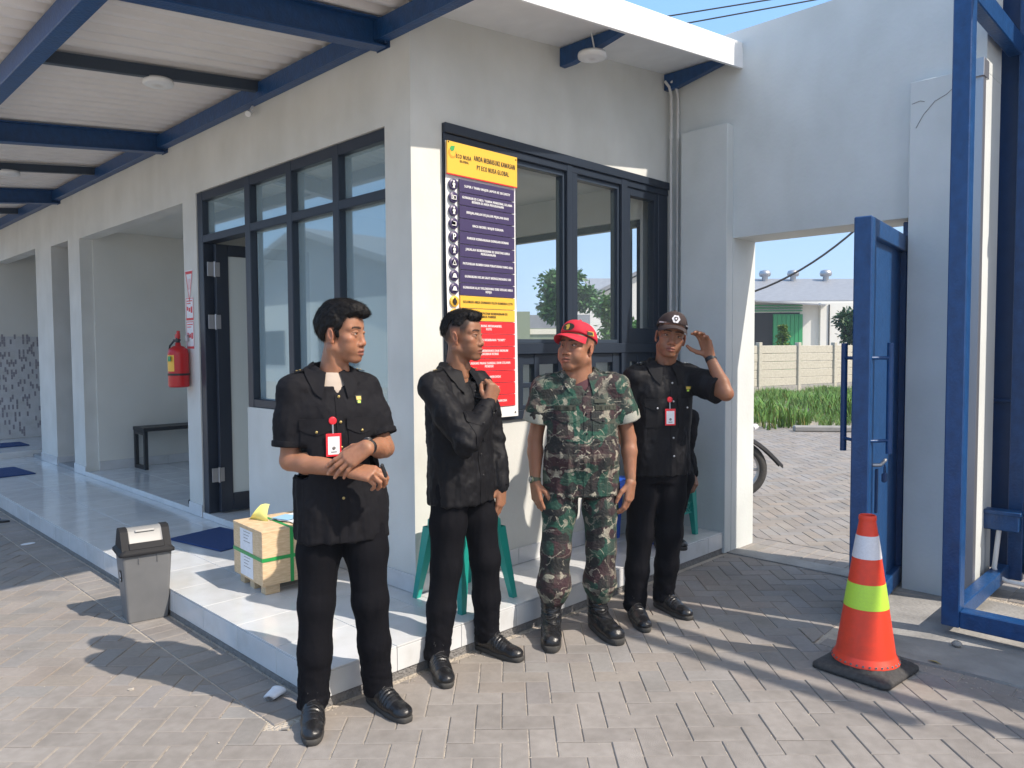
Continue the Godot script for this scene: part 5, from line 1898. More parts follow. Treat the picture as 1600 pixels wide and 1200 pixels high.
	func mesh(disp = null, tint = null) -> MB:
		var m := MB.new()
		var id := PackedInt32Array()
		id.resize(d.size())
		id.fill(-1)
		var s := nx * ny
		var lim := 3.0 * h
		var off := [0, 1, nx, nx + 1, s, s + 1, s + nx, s + nx + 1]
		var cells := PackedInt32Array()
		for b in act.size():
			if act[b] == 0: continue
			var bi := (b % bx) * 4
			var bj := ((b / bx) % by) * 4
			var bk := (b / (bx * by)) * 4
			for zz in 4:
				if bk + zz >= nz - 1: continue
				for yy in 4:
					if bj + yy >= ny - 1: continue
					var row := bi + nx * (bj + yy + ny * (bk + zz))
					for xx in 4:
						if bi + xx >= nx - 1: continue
						var at0 := row + xx
						var v0 := d[at0]
						if v0 > lim or v0 < -lim: continue
						var v1 := d[at0 + 1]
						var v2 := d[at0 + nx]
						var v3 := d[at0 + nx + 1]
						var v4 := d[at0 + s]
						var v5 := d[at0 + s + 1]
						var v6 := d[at0 + s + nx]
						var v7 := d[at0 + s + nx + 1]
						var neg := int(v0 < 0) + int(v1 < 0) + int(v2 < 0) + int(v3 < 0) + int(v4 < 0) + int(v5 < 0) + int(v6 < 0) + int(v7 < 0)
						if neg == 0 or neg == 8: continue
						var acc := Vector3.ZERO
						var n := 0.0
						if (v0 < 0) != (v1 < 0): acc += Vector3(v0 / (v0 - v1), 0, 0); n += 1
						if (v2 < 0) != (v3 < 0): acc += Vector3(v2 / (v2 - v3), 1, 0); n += 1
						if (v4 < 0) != (v5 < 0): acc += Vector3(v4 / (v4 - v5), 0, 1); n += 1
						if (v6 < 0) != (v7 < 0): acc += Vector3(v6 / (v6 - v7), 1, 1); n += 1
						if (v0 < 0) != (v2 < 0): acc += Vector3(0, v0 / (v0 - v2), 0); n += 1
						if (v1 < 0) != (v3 < 0): acc += Vector3(1, v1 / (v1 - v3), 0); n += 1
						if (v4 < 0) != (v6 < 0): acc += Vector3(0, v4 / (v4 - v6), 1); n += 1
						if (v5 < 0) != (v7 < 0): acc += Vector3(1, v5 / (v5 - v7), 1); n += 1
						if (v0 < 0) != (v4 < 0): acc += Vector3(0, 0, v0 / (v0 - v4)); n += 1
						if (v1 < 0) != (v5 < 0): acc += Vector3(1, 0, v1 / (v1 - v5)); n += 1
						if (v2 < 0) != (v6 < 0): acc += Vector3(0, 1, v2 / (v2 - v6)); n += 1
						if (v3 < 0) != (v7 < 0): acc += Vector3(1, 1, v3 / (v3 - v7)); n += 1
						id[at0] = m.v.size()
						m.v.append(o + (Vector3(bi + xx, bj + yy, bk + zz) + acc / n) * h)
						cells.append(at0)
		for at0 in cells:
			var a := id[at0]
			var neg := d[at0] < 0
			for ax in 3:
				var st: int = 1 if ax == 0 else nx if ax == 1 else s
				if (d[at0 + st] < 0) == neg: continue
				var su: int = nx if ax == 0 else s if ax == 1 else 1
				var sv: int = s if ax == 0 else 1 if ax == 1 else nx
				if at0 - su - sv < 0: continue
				var b := id[at0 - su]
				var c := id[at0 - su - sv]
				var e := id[at0 - sv]
				if b < 0 or c < 0 or e < 0: continue
				if neg:
					m.idx.append_array([a, c, b, a, e, c])
				else:
					m.idx.append_array([a, b, c, a, c, e])
		Field.normals(m)
		if disp != null:
			for i in m.v.size(): m.v[i] += m.n[i] * float(disp.call(m.v[i], m.n[i]))
			Field.normals(m)
		for i in m.v.size(): m.c.append(tint.call(m.v[i], m.n[i]) if tint != null else Color.WHITE)
		m.uv.resize(m.v.size())
		return m
	static func normals(m: MB) -> void:
		m.n.resize(m.v.size())
		m.n.fill(Vector3.ZERO)
		for i in range(0, m.idx.size(), 3):
			var a := m.idx[i]
			var b := m.idx[i + 1]
			var c := m.idx[i + 2]
			var f := (m.v[c] - m.v[a]).cross(m.v[b] - m.v[a])
			m.n[a] += f
			m.n[b] += f
			m.n[c] += f
		for i in m.n.size(): m.n[i] = m.n[i].normalized()

# ---------------------------------------------------------------- heads
func head_field(cf: Dictionary) -> Field:
	var f := Field.new(Vector3(-0.105, -0.21, -0.135), Vector3(0.105, 0.135, 0.135), 0.0027)
	var wide: float = cf.get("wide", 1.0)
	var fat: float = cf.get("fat", 0.0)
	f.ell(Vector3(0, 0.032, -0.018), Vector3(0.073 * wide, 0.082, 0.093), 0.02)
	f.ell(Vector3(0, 0.042, 0.030), Vector3(0.060 * wide, 0.055, 0.050), 0.025)
	f.ell(Vector3(0, -0.030, 0.024), Vector3(0.057 * wide + fat * 0.6, 0.076, 0.056), 0.02)
	for s in [-1.0, 1.0]:
		f.cap(Vector3(s * (0.049 * wide + fat * 0.5), -0.056, -0.008), Vector3(s * 0.017, -0.096 - fat * 0.2, 0.054), 0.019 + fat * 0.5, 0.017 + fat * 0.3, 0.02)
		f.ell(Vector3(s * 0.044 * wide, -0.018, 0.050), Vector3(0.022, 0.017, 0.023), 0.018)
		f.ell(Vector3(s * (0.035 + fat * 0.4), -0.050, 0.046), Vector3(0.024 + fat * 0.6, 0.030, 0.027 + fat * 0.5), 0.02)
		f.cap(Vector3(s * 0.010, 0.027, 0.072), Vector3(s * 0.046, 0.025, 0.056), 0.010, 0.010, 0.014)
	f.ell(Vector3(0, -0.097, 0.063), Vector3(0.022, 0.016, 0.018), 0.016)
	f.ell(Vector3(0, -0.066, 0.066), Vector3(0.031, 0.024, 0.022), 0.018)
	# eye sockets before the nose and the lids
	for s in [-1.0, 1.0]:
		f.ell(Vector3(s * 0.032, 0.005, 0.087), Vector3(0.019, 0.011, 0.015), 0.012, 1)
	f.cap(Vector3(0, 0.018, 0.0745), Vector3(0, -0.029, 0.0895), 0.0078, 0.0105, 0.014)
	f.ell(Vector3(0, -0.035, 0.0910), Vector3(0.0145, 0.0110, 0.0120), 0.010)
	for s in [-1.0, 1.0]:
		f.ell(Vector3(s * 0.0150, -0.040, 0.0820), Vector3(0.0100, 0.0085, 0.0110), 0.007)
		f.ell(Vector3(s * 0.031, 0.004, 0.0655), Vector3(0.0125, 0.0125, 0.0125), 0.002)
		f.chain([Vector3(s * 0.0165, 0.003, 0.0735), Vector3(s * 0.024, 0.0105, 0.0785), Vector3(s * 0.033, 0.0115, 0.0785), Vector3(s * 0.046, 0.004, 0.0665)], [0.0030, 0.0036, 0.0036, 0.0030], 0.004)
		f.chain([Vector3(s * 0.0165, 0.001, 0.0735), Vector3(s * 0.030, -0.0055, 0.0770), Vector3(s * 0.045, 0.001, 0.0670)], [0.0030, 0.0034, 0.0030], 0.005)
		f.cap(Vector3(s * 0.021, -0.0675, 0.078), Vector3(s * 0.003, -0.0630, 0.0895), 0.0050, 0.0058, 0.005)
		f.cap(Vector3(s * 0.018, -0.0755, 0.0775), Vector3(0, -0.0775, 0.0865), 0.0055, 0.0070, 0.005)
	var gape: float = cf.get("mouth", 0.0)
	for s in [-1.0, 1.0]:
		f.cap(Vector3(s * 0.023, -0.0710, 0.0830), Vector3(0, -0.0702, 0.0965), 0.0020, 0.0026 + gape, 0.003, 1)
		f.ell(Vector3(s * 0.0070, -0.0460, 0.0905), Vector3(0.0040, 0.0035, 0.0055), 0.003, 1)
		# ears
		var bs := Basis(Vector3(1, 0, 0), -0.18) * Basis(Vector3(0, 1, 0), s * 0.32)
		f.ell(Vector3(s * 0.0775 * wide, -0.004, -0.014), Vector3(0.0080, 0.029, 0.0175), 0.006, 0, bs)
		f.ell(Vector3(s * 0.0745 * wide, -0.032, -0.006), Vector3(0.0075, 0.010, 0.008), 0.006)
		f.ell(Vector3(s * 0.0865 * wide, -0.001, -0.009), Vector3(0.0060, 0.019, 0.0095), 0.004, 1, bs)
	# neck
	var nr: float = cf.get("neck_r", 0.054)
	f.cap(Vector3(0, -0.055, -0.024), Vector3(0, -0.20, -0.050), nr, nr + 0.004, 0.02)
	for s in [-1.0, 1.0]:
		f.cap(Vector3(s * 0.052, -0.06, -0.03), Vector3(s * 0.016, -0.19, 0.002), 0.012, 0.013, 0.02)
	f.ell(Vector3(0, -0.145, 0.020), Vector3(0.011, 0.016, 0.010), 0.02)
	return f

func head_tint(cf: Dictionary) -> Callable:
	var skin: Color = cf.skin
	var fade: float = cf.get("fade", 0.0)         # how far cropped hair darkens the sides
	var look: Vector3 = cf.get("look", Vector3(0, 0, 1)).normalized()
	var nz := noise(91, 40.0, 2)
	return func(p: Vector3, _n: Vector3) -> Color:
		var c := skin
		var ax := absf(p.x)
		c = c * (1.0 + 0.10 * nz.get_noise_3dv(p))
		# warmer nose, cheeks and ears
		var warm := clampf(1.0 - (p - Vector3(0, -0.036, 0.092)).length() / 0.03, 0, 1) * 0.25 + clampf(1.0 - (Vector3(ax, p.y, p.z) - Vector3(0.042, -0.022, 0.06)).length() / 0.03, 0, 1) * 0.2
		if ax > 0.072 and absf(p.y) < 0.045: warm += 0.2
		c = Color(c.r * (1.0 + warm * 0.5), c.g * (1.0 - warm * 0.1), c.b * (1.0 - warm * 0.1))
		# lips
		if p.z > 0.076 and p.y < -0.058 and p.y > -0.0845 and ax < 0.024 - absf(p.y + 0.071) * 0.5:
			c = c.lerp(Color(0.23, 0.075, 0.060), 0.65)
			if absf(p.y + 0.0705) < 0.0020: c = c.lerp(Color(0.06, 0.02, 0.018), 0.8)
		# brows
		var by := 0.0265 + 0.10 * (ax - 0.012) - 3.2 * maxf(ax - 0.034, 0.0) * maxf(ax - 0.034, 0.0) * 6.0
		if p.z > 0.045 and ax > 0.009 and ax < 0.052 and absf(p.y - by) < 0.0046 - 0.05 * maxf(ax - 0.03, 0):
			c = c.lerp(Color(0.012, 0.009, 0.008), 0.88)
		# eyes
		var e := Vector3(ax, p.y, p.z) - Vector3(0.031, 0.004, 0.0655)
		if e.length() < 0.01335 and p.z > 0.070 and absf(p.y - 0.0032) < 0.0056:
			var side := signf(p.x)
			var ed := (p - Vector3(0.031 * side, 0.004, 0.0655)).normalized()
			var g := ed.angle_to(look)
			c = Color(0.55, 0.50, 0.46)
			if g < 0.48: c = Color(0.020, 0.012, 0.008)
		elif e.length() < 0.017 and p.z > 0.064 and (absf(p.y - 0.0085) < 0.0022 or absf(p.y + 0.0015) < 0.0012):
			c = c.lerp(Color(0.02, 0.012, 0.01), 0.55)
		# nostrils
		if (Vector3(ax, p.y, p.z) - Vector3(0.0070, -0.0455, 0.0905)).length() < 0.0045: c = c * 0.3
		# cropped hair on the skin
		if fade > 0.0:
			var line := 0.010 if p.z < 0.035 else 0.010 + (p.z - 0.035) * 2.2
			if p.z < -0.02: line = 0.010 - clampf((-0.02 - p.z) / 0.06, 0, 1) * 0.055
			if ax > 0.066 and p.z > -0.04 and p.z < 0.012: line = 0.030
			var k := smoothstep(line - 0.012, line + 0.030, p.y) * fade
			c = c.lerp(Color(0.022, 0.017, 0.015), k)
		# faint beard shadow
		if p.y < -0.05 and p.z > 0.02 and p.y > -0.115: c = c.lerp(c * 0.80, cf.get("beard", 0.4))
		return Color(c.r, c.g, c.b)

func hair_mesh(cf: Dictionary) -> MB:
	var style: String = cf.hair
	var f := Field.new(Vector3(-0.11, -0.09, -0.145), Vector3(0.11, 0.165, 0.135), 0.0030)
	if style == "swept":
		f.ell(Vector3(0, 0.044, -0.022), Vector3(0.0825, 0.092, 0.103), 0.02)
		f.ell(Vector3(0.005, 0.096, 0.050), Vector3(0.058, 0.030, 0.046), 0.03)
		f.ell(Vector3(0.012, 0.088, 0.082), Vector3(0.036, 0.018, 0.022), 0.02)
		f.ell(Vector3(0, 0.105, 0.0), Vector3(0.066, 0.036, 0.075), 0.03)
	else:
		f.ell(Vector3(0, 0.040, -0.020), Vector3(0.0765, 0.088, 0.098), 0.02)
		f.ell(Vector3(0, 0.096, 0.010), Vector3(0.058, 0.032, 0.074), 0.025)
		f.ell(Vector3(0.0, 0.092, 0.062), Vector3(0.040, 0.018, 0.022), 0.02)
	var high := 0.0 if style == "swept" else 0.040
	f.carve(func(p: Vector3) -> float:
		var ax := absf(p.x)
		var line: float
		if p.z > 0.048: line = 0.066 + (p.z - 0.048) * 0.15 + (0.004 * sin(p.x * 160.0))
		elif p.z > 0.018: line = lerpf(0.022, 0.066, smoothstep(0.020, 0.048, p.z)) + high * 0.8
		elif p.z > 0.002: line = -0.012 + high * 1.6
		elif p.z > -0.030: line = 0.030 + high * 0.6
		else: line = lerpf(0.010, -0.058, smoothstep(-0.030, -0.075, p.z)) + high * 1.7
		if p.z < 0.048 and p.z > 0.03 and ax < 0.045: line = minf(line, 0.066)
		return (line - p.y) * 0.8)
	var n1 := noise(int(cf.get("seed", 1)) + 300, 1.0, 3)
	var hm: MB = f.mesh(func(p: Vector3, _n: Vector3) -> float:
		var a := n1.get_noise_3d(p.x * 150.0, p.y * 45.0, p.z * 38.0)
		var b := n1.get_noise_3d(p.x * 34.0 + 9.0, p.y * 20.0, p.z * 20.0)
		return a * (0.0034 if style == "swept" else 0.0026) + b * 0.005)
	# loose locks lying along the fall of the hair
	var rng := RandomNumberGenerator.new()
	rng.seed = 900 + int(cf.get("seed", 1))
	var total := hm.v.size()
	for i in 4200:
		var k := rng.randi_range(0, total - 1)
		var p := hm.v[k]
		var n := hm.n[k]
		if p.length() < 0.05: continue
		var flow := Vector3(0.25, 0.05, 1.0) if style == "swept" else Vector3(0.1, 0.55, 0.8)
		if p.y < 0.06 and p.z < 0.03: flow = Vector3(0, -0.9, -0.35) if style == "swept" else Vector3(0, -0.6, 0.2)
		flow += Vector3(rng.randf_range(-0.45, 0.45), rng.randf_range(-0.3, 0.3), rng.randf_range(-0.3, 0.3))
		var t := (flow - n * flow.dot(n)).normalized()
		var l := rng.randf_range(0.010, 0.024) if style == "swept" else rng.randf_range(0.006, 0.013)
		var s := t.cross(n).normalized() * rng.randf_range(0.0005, 0.0011)
		var lift := rng.randf_range(0.0010, 0.0050) if style == "swept" else rng.randf_range(0.002, 0.0065)
		var m := p + t * l * 0.5 + n * (lift * 0.6 + 0.0006)
		var e := p + t * l + n * lift * (0.3 if style == "swept" else 1.0)
		hm.col = Color.WHITE
		hm.quad(p - s - n * 0.001, p + s - n * 0.001, m + s * 0.8, m - s * 0.8, n)
		hm.tri(m - s * 0.8, m + s * 0.8, e, n)
	return hm

func cap_parts(par: Node, cf: Dictionary, T: Transform3D) -> void:
	var red: bool = cf.cap == "red"
	var cm: Material = M.cap_red if red else M.cap_brown
	var f := Field.new(Vector3(-0.12, -0.01, -0.15), Vector3(0.12, 0.165, 0.12), 0.0032)
	f.ell(Vector3(0, 0.046, -0.016), Vector3(0.086, 0.093, 0.104), 0.02)
	f.ell(Vector3(0, 0.085, 0.040), Vector3(0.060, 0.050, 0.044), 0.03)
	f.carve(func(p: Vector3) -> float: return (0.054 - 0.022 * clampf(-p.z / 0.1, -0.7, 1.2) - p.y))
	f.carve(func(p: Vector3) -> float:
		var q := (p - Vector3(0, 0.030, -0.016)) / Vector3(0.080, 0.090, 0.098)
		return (1.0 - q.length()) * 0.08 if p.y < 0.06 else -1.0, 0.003)
	var crown := f.mesh(func(p: Vector3, n: Vector3) -> float:
		# six seams and the band edge
		var a := atan2(p.x, p.z + 0.016)
		var seam := absf(fmod(a + PI / 6 + TAU, PI / 3) - PI / 6) * Vector2(p.x, p.z + 0.016).length()
		return -0.0016 * exp(-seam * seam / 0.0000120) + (0.0 if p.y > 0.066 else 0.0))
	var o := part(par, "cap", crown, cm)
	o.transform = T
	var b := MB.new()
	var top := []
	var bot := []
	for r in 9:
		var t := r / 8.0
		var row := []
		var row2 := []
		for k in 17:
			var a := deg_to_rad(lerpf(-68.0, 68.0, k / 16.0))
			var rin := Vector2(sin(a) * 0.082, cos(a) * 0.094 - 0.010)
			var rout := Vector2(sin(a) * 0.088, cos(a) * 0.098 - 0.010 + 0.072 * pow(cos(a * 1.25), 0.6))
			var q := rin.lerp(rout, t)
			var y := 0.062 - 0.006 * t - 0.030 * pow(q.x / 0.085, 2.0) * (0.5 + 0.5 * t) - 0.012 * t * t
			row.append(Vector3(q.x, y, q.y))
			row2.append(Vector3(q.x, y - 0.0035, q.y))
		top.append(row)
		bot.append(row2)
	b.sheet(top, true)
	b.sheet(bot, false)
	var rim := []
	for src in [top[8], bot[8]]: rim.append(src)
	b.sheet(rim, true)
	part(o, "brim", b, cm)
	b = MB.new()
	b.lathe([Vector2(0.008, 0.0), Vector2(0.0075, 0.004), Vector2(0.0, 0.006)], 14, Vector3(0, 0.1415, -0.010))
	part(o, "button", b, cm)
	# emblem on the front
	var px := func(x: float, y: float) -> Vector3:
		return f.hit(Vector3(x, y, 0.16), Vector3(0, 0, -1), 0.3) + Vector3(0, 0, 0.0012)
	var pol := func(pl: Array, up: float) -> MB:
		var m := MB.new()
		var c2 := Vector2.ZERO
		for q in pl: c2 += q
		c2 /= pl.size()
		var cc: Vector3 = px.call(c2.x, c2.y) + Vector3(0, 0, up)
		for i in pl.size():
			var u: Vector2 = pl[i]
			var w: Vector2 = pl[(i + 1) % pl.size()]
			var u3: Vector3 = px.call(u.x, u.y) + Vector3(0, 0, up)
			var w3: Vector3 = px.call(w.x, w.y) + Vector3(0, 0, up)
			m.tri(cc, u3, w3, Vector3(0, 0.3, 1).normalized())
		return m
	if red:
		part(o, "emblem_patch", pol.call(ring2(Vector2(0, 0.094), 0.034, 0.020), 0.0008), M.badge_dark)
		part(o, "emblem", pol.call([Vector2(-0.006, 0.080), Vector2(0.006, 0.080), Vector2(0.012, 0.098), Vector2(0.004, 0.110), Vector2(-0.004, 0.107), Vector2(-0.016, 0.100), Vector2(-0.006, 0.094)], 0.0018), M.gold)
		# side patch with lettering strokes
		var sm := MB.new()
		var sd := MB.new()
		for i in 2:
			var sp := Vector3(0.11, 0.070, 0.006)
		var rows := []
		var rows2 := []
		for r in 2:
			var row := []
			var row2 := []
			for k in 7:
				var z := 0.040 - 0.058 * k / 6.0
				var y := 0.058 + 0.022 * r + 0.004 * k / 6.0
				var q := f.hit(Vector3(0.14, y, z), Vector3(-1, 0, 0), 0.2)
				row.append(q + Vector3(0.0016, 0, 0))
				row2.append(f.hit(Vector3(0.14, y + (0.003 if r == 0 else -0.003), z), Vector3(-1, 0, 0), 0.2) + Vector3(0.0026, 0, 0))
			rows.append(row)
			rows2.append(row2.slice(1, 6))
		sm.sheet(rows)
		part(o, "side_patch", sm, M.gold)
		sd.sheet(rows2)
		part(o, "side_print", sd, M.badge_dark)
	else:
		var pl := []
		for i in 24:
			var a := TAU * i / 24
			var r := 0.021 * (1.0 + 0.10 * cos(a * 6.0))
			pl.append(Vector2(cos(a) * r, 0.095 + sin(a) * r))
		part(o, "emblem", pol.call(pl, 0.0010), M.reflect_white)
		part(o, "emblem_mark", pol.call([Vector2(-0.011, 0.104), Vector2(0.0, 0.108), Vector2(0.011, 0.104), Vector2(0.010, 0.092), Vector2(0.0, 0.081), Vector2(-0.010, 0.092)], 0.0020), M.cap_brown)
		var star := []
		for i in 10:
			var a := PI / 2 + TAU * i / 10
			star.append(Vector2(cos(a), sin(a)) * (0.0075 if i % 2 == 0 else 0.0034) + Vector2(0, 0.0965))
		part(o, "emblem_mark", pol.call(star, 0.0030), M.reflect_white)
		var rows := []
		for r in 2:
			var row := []
			for k in 15:
				var a := deg_to_rad(lerpf(-66, 66, k / 14.0))
				var dv := Vector3(sin(a), 0, cos(a))
				var q := f.hit(Vector3(0, 0.0655 + 0.0065 * r, -0.01) + dv * 0.15, -dv, 0.2)
				row.append(q + dv * 0.0016)
			rows.append(row)
		var bm := MB.new()
		bm.sheet(rows)
		part(o, "piping", bm, M.reflect_white)

func ring2(c: Vector2, rx: float, ry: float, n := 18) -> Array:
	var a := []
	for i in n: a.append(c + Vector2(cos(TAU * i / n) * rx, sin(TAU * i / n) * ry))
	return a

# ---------------------------------------------------------------- hands
# basis of T: x towards the thumb, y along the fingers, z out of the back of the hand
func hand_mesh(T: Transform3D, arm: Vector3, curl: Array, thumb: Array, skin: Color, spread := 0.06, size := 1.0) -> MB:
	var lo := Vector3.ONE * 1e3
	var hi := -lo
	var segs := []
	var nails := []
	var mcp := [Vector3(0.027, 0.086, 0.0), Vector3(0.0085, 0.091, 0.002), Vector3(-0.0105, 0.086, 0.001), Vector3(-0.027, 0.077, -0.002)]
	var lens := [[0.043, 0.026, 0.020], [0.047, 0.029, 0.021], [0.043, 0.027, 0.020], [0.034, 0.020, 0.018]]
	var rad := [0.0098, 0.0100, 0.0094, 0.0084]
	var wr := Vector3(0, 0, 0)
	for i in 4:
		segs.append([Vector3(mcp[i].x * 0.55, 0.004, 0), mcp[i], 0.0185, 0.0128, 0.012])
		var p: Vector3 = mcp[i]
		var a := 0.0
		var sp := (1.5 - i) * spread
		for k in 3:
			a += curl[i][k]
			var dv := Vector3(sin(sp) * cos(a), cos(sp) * cos(a), -sin(a))
			var q: Vector3 = p + dv * lens[i][k]
			var r0: float = rad[i] * (1.04 - 0.09 * k)
			segs.append([p, q, r0, rad[i] * (0.96 - 0.10 * k), 0.003])
			if k == 2:
				nails.append([q + Vector3(0, sin(a), cos(a)) * rad[i] * 0.55 - dv * 0.004, rad[i] * 0.75])
			p = q
	var tp := Vector3(0.018, 0.016, -0.004)
	for k in 3:
		var dv: Vector3 = thumb[k].normalized()
		var q = tp + dv * [0.046, 0.034, 0.027][k]
		segs.append([tp, q, [0.0165, 0.0118, 0.0105][k], [0.0122, 0.0106, 0.0088][k], 0.008 if k == 0 else 0.004])
		tp = q
	var fin := []
	for s in segs:
		var a: Vector3 = T * (s[0] * size)
		var b: Vector3 = T * (s[1] * size)
		fin.append([a, b, s[2] * size, s[3] * size, s[4]])
		lo = lo.min(a).min(b)
		hi = hi.max(a).max(b)
	var back := T.origin + (arm - T.origin).normalized() * 0.045
	lo = lo.min(back) - Vector3.ONE * 0.035
	hi = hi.max(back) + Vector3.ONE * 0.035
	var f := Field.new(lo, hi, 0.0030)
	f.cap(back, T.origin, 0.0275, 0.0240, 0.01)
	for s in fin: f.cap(s[0], s[1], s[2], s[3], s[4])
	var nz := noise(17, 60.0, 2)
	var Ti := T.affine_inverse()
	return f.mesh(null, func(p: Vector3, _n: Vector3) -> Color:
		var l: Vector3 = (Ti * p) / size
		var g := 1.0 + 0.12 * nz.get_noise_3dv(p * 1.0)
		if l.z < -0.004: g *= 1.12
		for nl in nails:
			if l.distance_to(nl[0]) < nl[1]: return Color(skin.r * 1.5, skin.g * 1.55, skin.b * 1.6)
		return Color(skin.r * g, skin.g * g, skin.b * g))

func frame_to(y: Vector3, z: Vector3, right: bool) -> Basis:
	var yy := y.normalized()
	var zz := (z - yy * z.dot(yy)).normalized()
	var x := yy.cross(zz)
	return Basis(-x if right else x, yy, zz)

const RELAX := [[0.30, 0.45, 0.25], [0.35, 0.50, 0.30], [0.42, 0.55, 0.30], [0.48, 0.55, 0.30]]
const LAID := [[0.15, 0.25, 0.15], [0.18, 0.28, 0.18], [0.22, 0.30, 0.18], [0.28, 0.32, 0.2]]
const FIST := [[1.15, 1.55, 0.8], [1.2, 1.6, 0.85], [1.25, 1.6, 0.85], [1.25, 1.5, 0.85]]
const HOLD := [[0.55, 0.85, 0.45], [0.65, 0.95, 0.5], [0.75, 1.0, 0.5], [0.8, 1.0, 0.5]]
const THUMB_SIDE := [Vector3(0.62, 0.70, -0.35), Vector3(0.25, 0.90, -0.35), Vector3(0.05, 0.95, -0.30)]
const THUMB_IN := [Vector3(0.50, 0.70, -0.50), Vector3(-0.10, 0.75, -0.65), Vector3(-0.45, 0.60, -0.65)]
const THUMB_OUT := [Vector3(0.80, 0.45, -0.40), Vector3(0.70, 0.65, -0.30), Vector3(0.45, 0.85, -0.30)]

# ---------------------------------------------------------------- a person
# local axes of a person: x to the picture's right, y up, z towards the camera's side of the yard
func person(label: String, at: Vector3, cf: Dictionary) -> Node3D:
	var root := MeshInstance3D.new()
	root.name = numbered("person")
	tag(root, label, "person")
	add_child(root)
	root.position = at
	root.rotation.y = deg_to_rad(-45.355)
	var J: Dictionary = cf.joints
	var psi := deg_to_rad(float(cf.yaw))
	var N := Vector3(sin(psi), 0, cos(psi))
	var S := Vector3(cos(psi), 0, -sin(psi))
	cf.N = N
	cf.S = S
	var skin: Color = cf.skin
	var hb: Basis = cf.head_basis
	var HT := Transform3D(hb.scaled_local(Vector3.ONE * float(cf.get("head_size", 1.0))), J.head)
	# skin: arms and a slim trunk on one grid, head and hands on finer ones
	var body := MB.new()
	var lo := Vector3.ONE * 1e3
	var hi := -lo
	for k in J:
		lo = lo.min(J[k])
		hi = hi.max(J[k])
	var f := Field.new(lo - Vector3(0.16, 0.12, 0.22), hi + Vector3(0.16, 0.0, 0.22), 0.011)
	var chest: Vector3 = (J.shR + J.shL) * 0.5
	var pel: Vector3 = (J.hipR + J.hipL) * 0.5
	f.chain([pel, (pel + chest) * 0.5, chest - Vector3(0, 0.05, 0)], [0.088, 0.080, 0.070], 0.05)
	f.cap(J.shR, J.shL, 0.040, 0.040, 0.05)
	f.cap(chest, J.head + hb * Vector3(0, -0.15, -0.035), 0.055, 0.052, 0.03)
	for s in ["R", "L"]:
		var el: Vector3 = J["el" + s]
		var w: Vector3 = J["wr" + s]
		f.chain([J["sh" + s], el], [0.046, 0.0385], 0.03)
		f.chain([el, el.lerp(w, 0.28), w], [0.0385, 0.0415, 0.0255], 0.015)
		f.chain([J["hip" + s], J["kn" + s], J["an" + s]], [0.07, 0.045, 0.035], 0.03)
	var nz := noise(23, 9.0, 2)
	body.add(f.mesh(null, func(p: Vector3, _n: Vector3) -> Color: return skin * (1.0 + 0.12 * nz.get_noise_3dv(p))))
	body.add(head_field(cf).mesh(null, head_tint(cf)), HT)
	for s in ["R", "L"]:
		var hd: Dictionary = cf["hand" + s]
		var T := Transform3D(frame_to(hd.along, hd.back, s == "R"), J["wr" + s])
		body.add(hand_mesh(T, J["el" + s], hd.curl, hd.thumb, skin, hd.get("spread", 0.06), cf.get("hand_size", 1.0)))
	root.mesh = body.mesh()
	root.material_override = M.skin
	if cf.has("hair"):
		var hr := part(root, "hair", hair_mesh(cf), M.hair)
		hr.transform = HT
	if cf.has("cap"): cap_parts(root, cf, HT)
	shirt(root, cf, chest, pel)
	trousers(root, cf, pel)
	return root

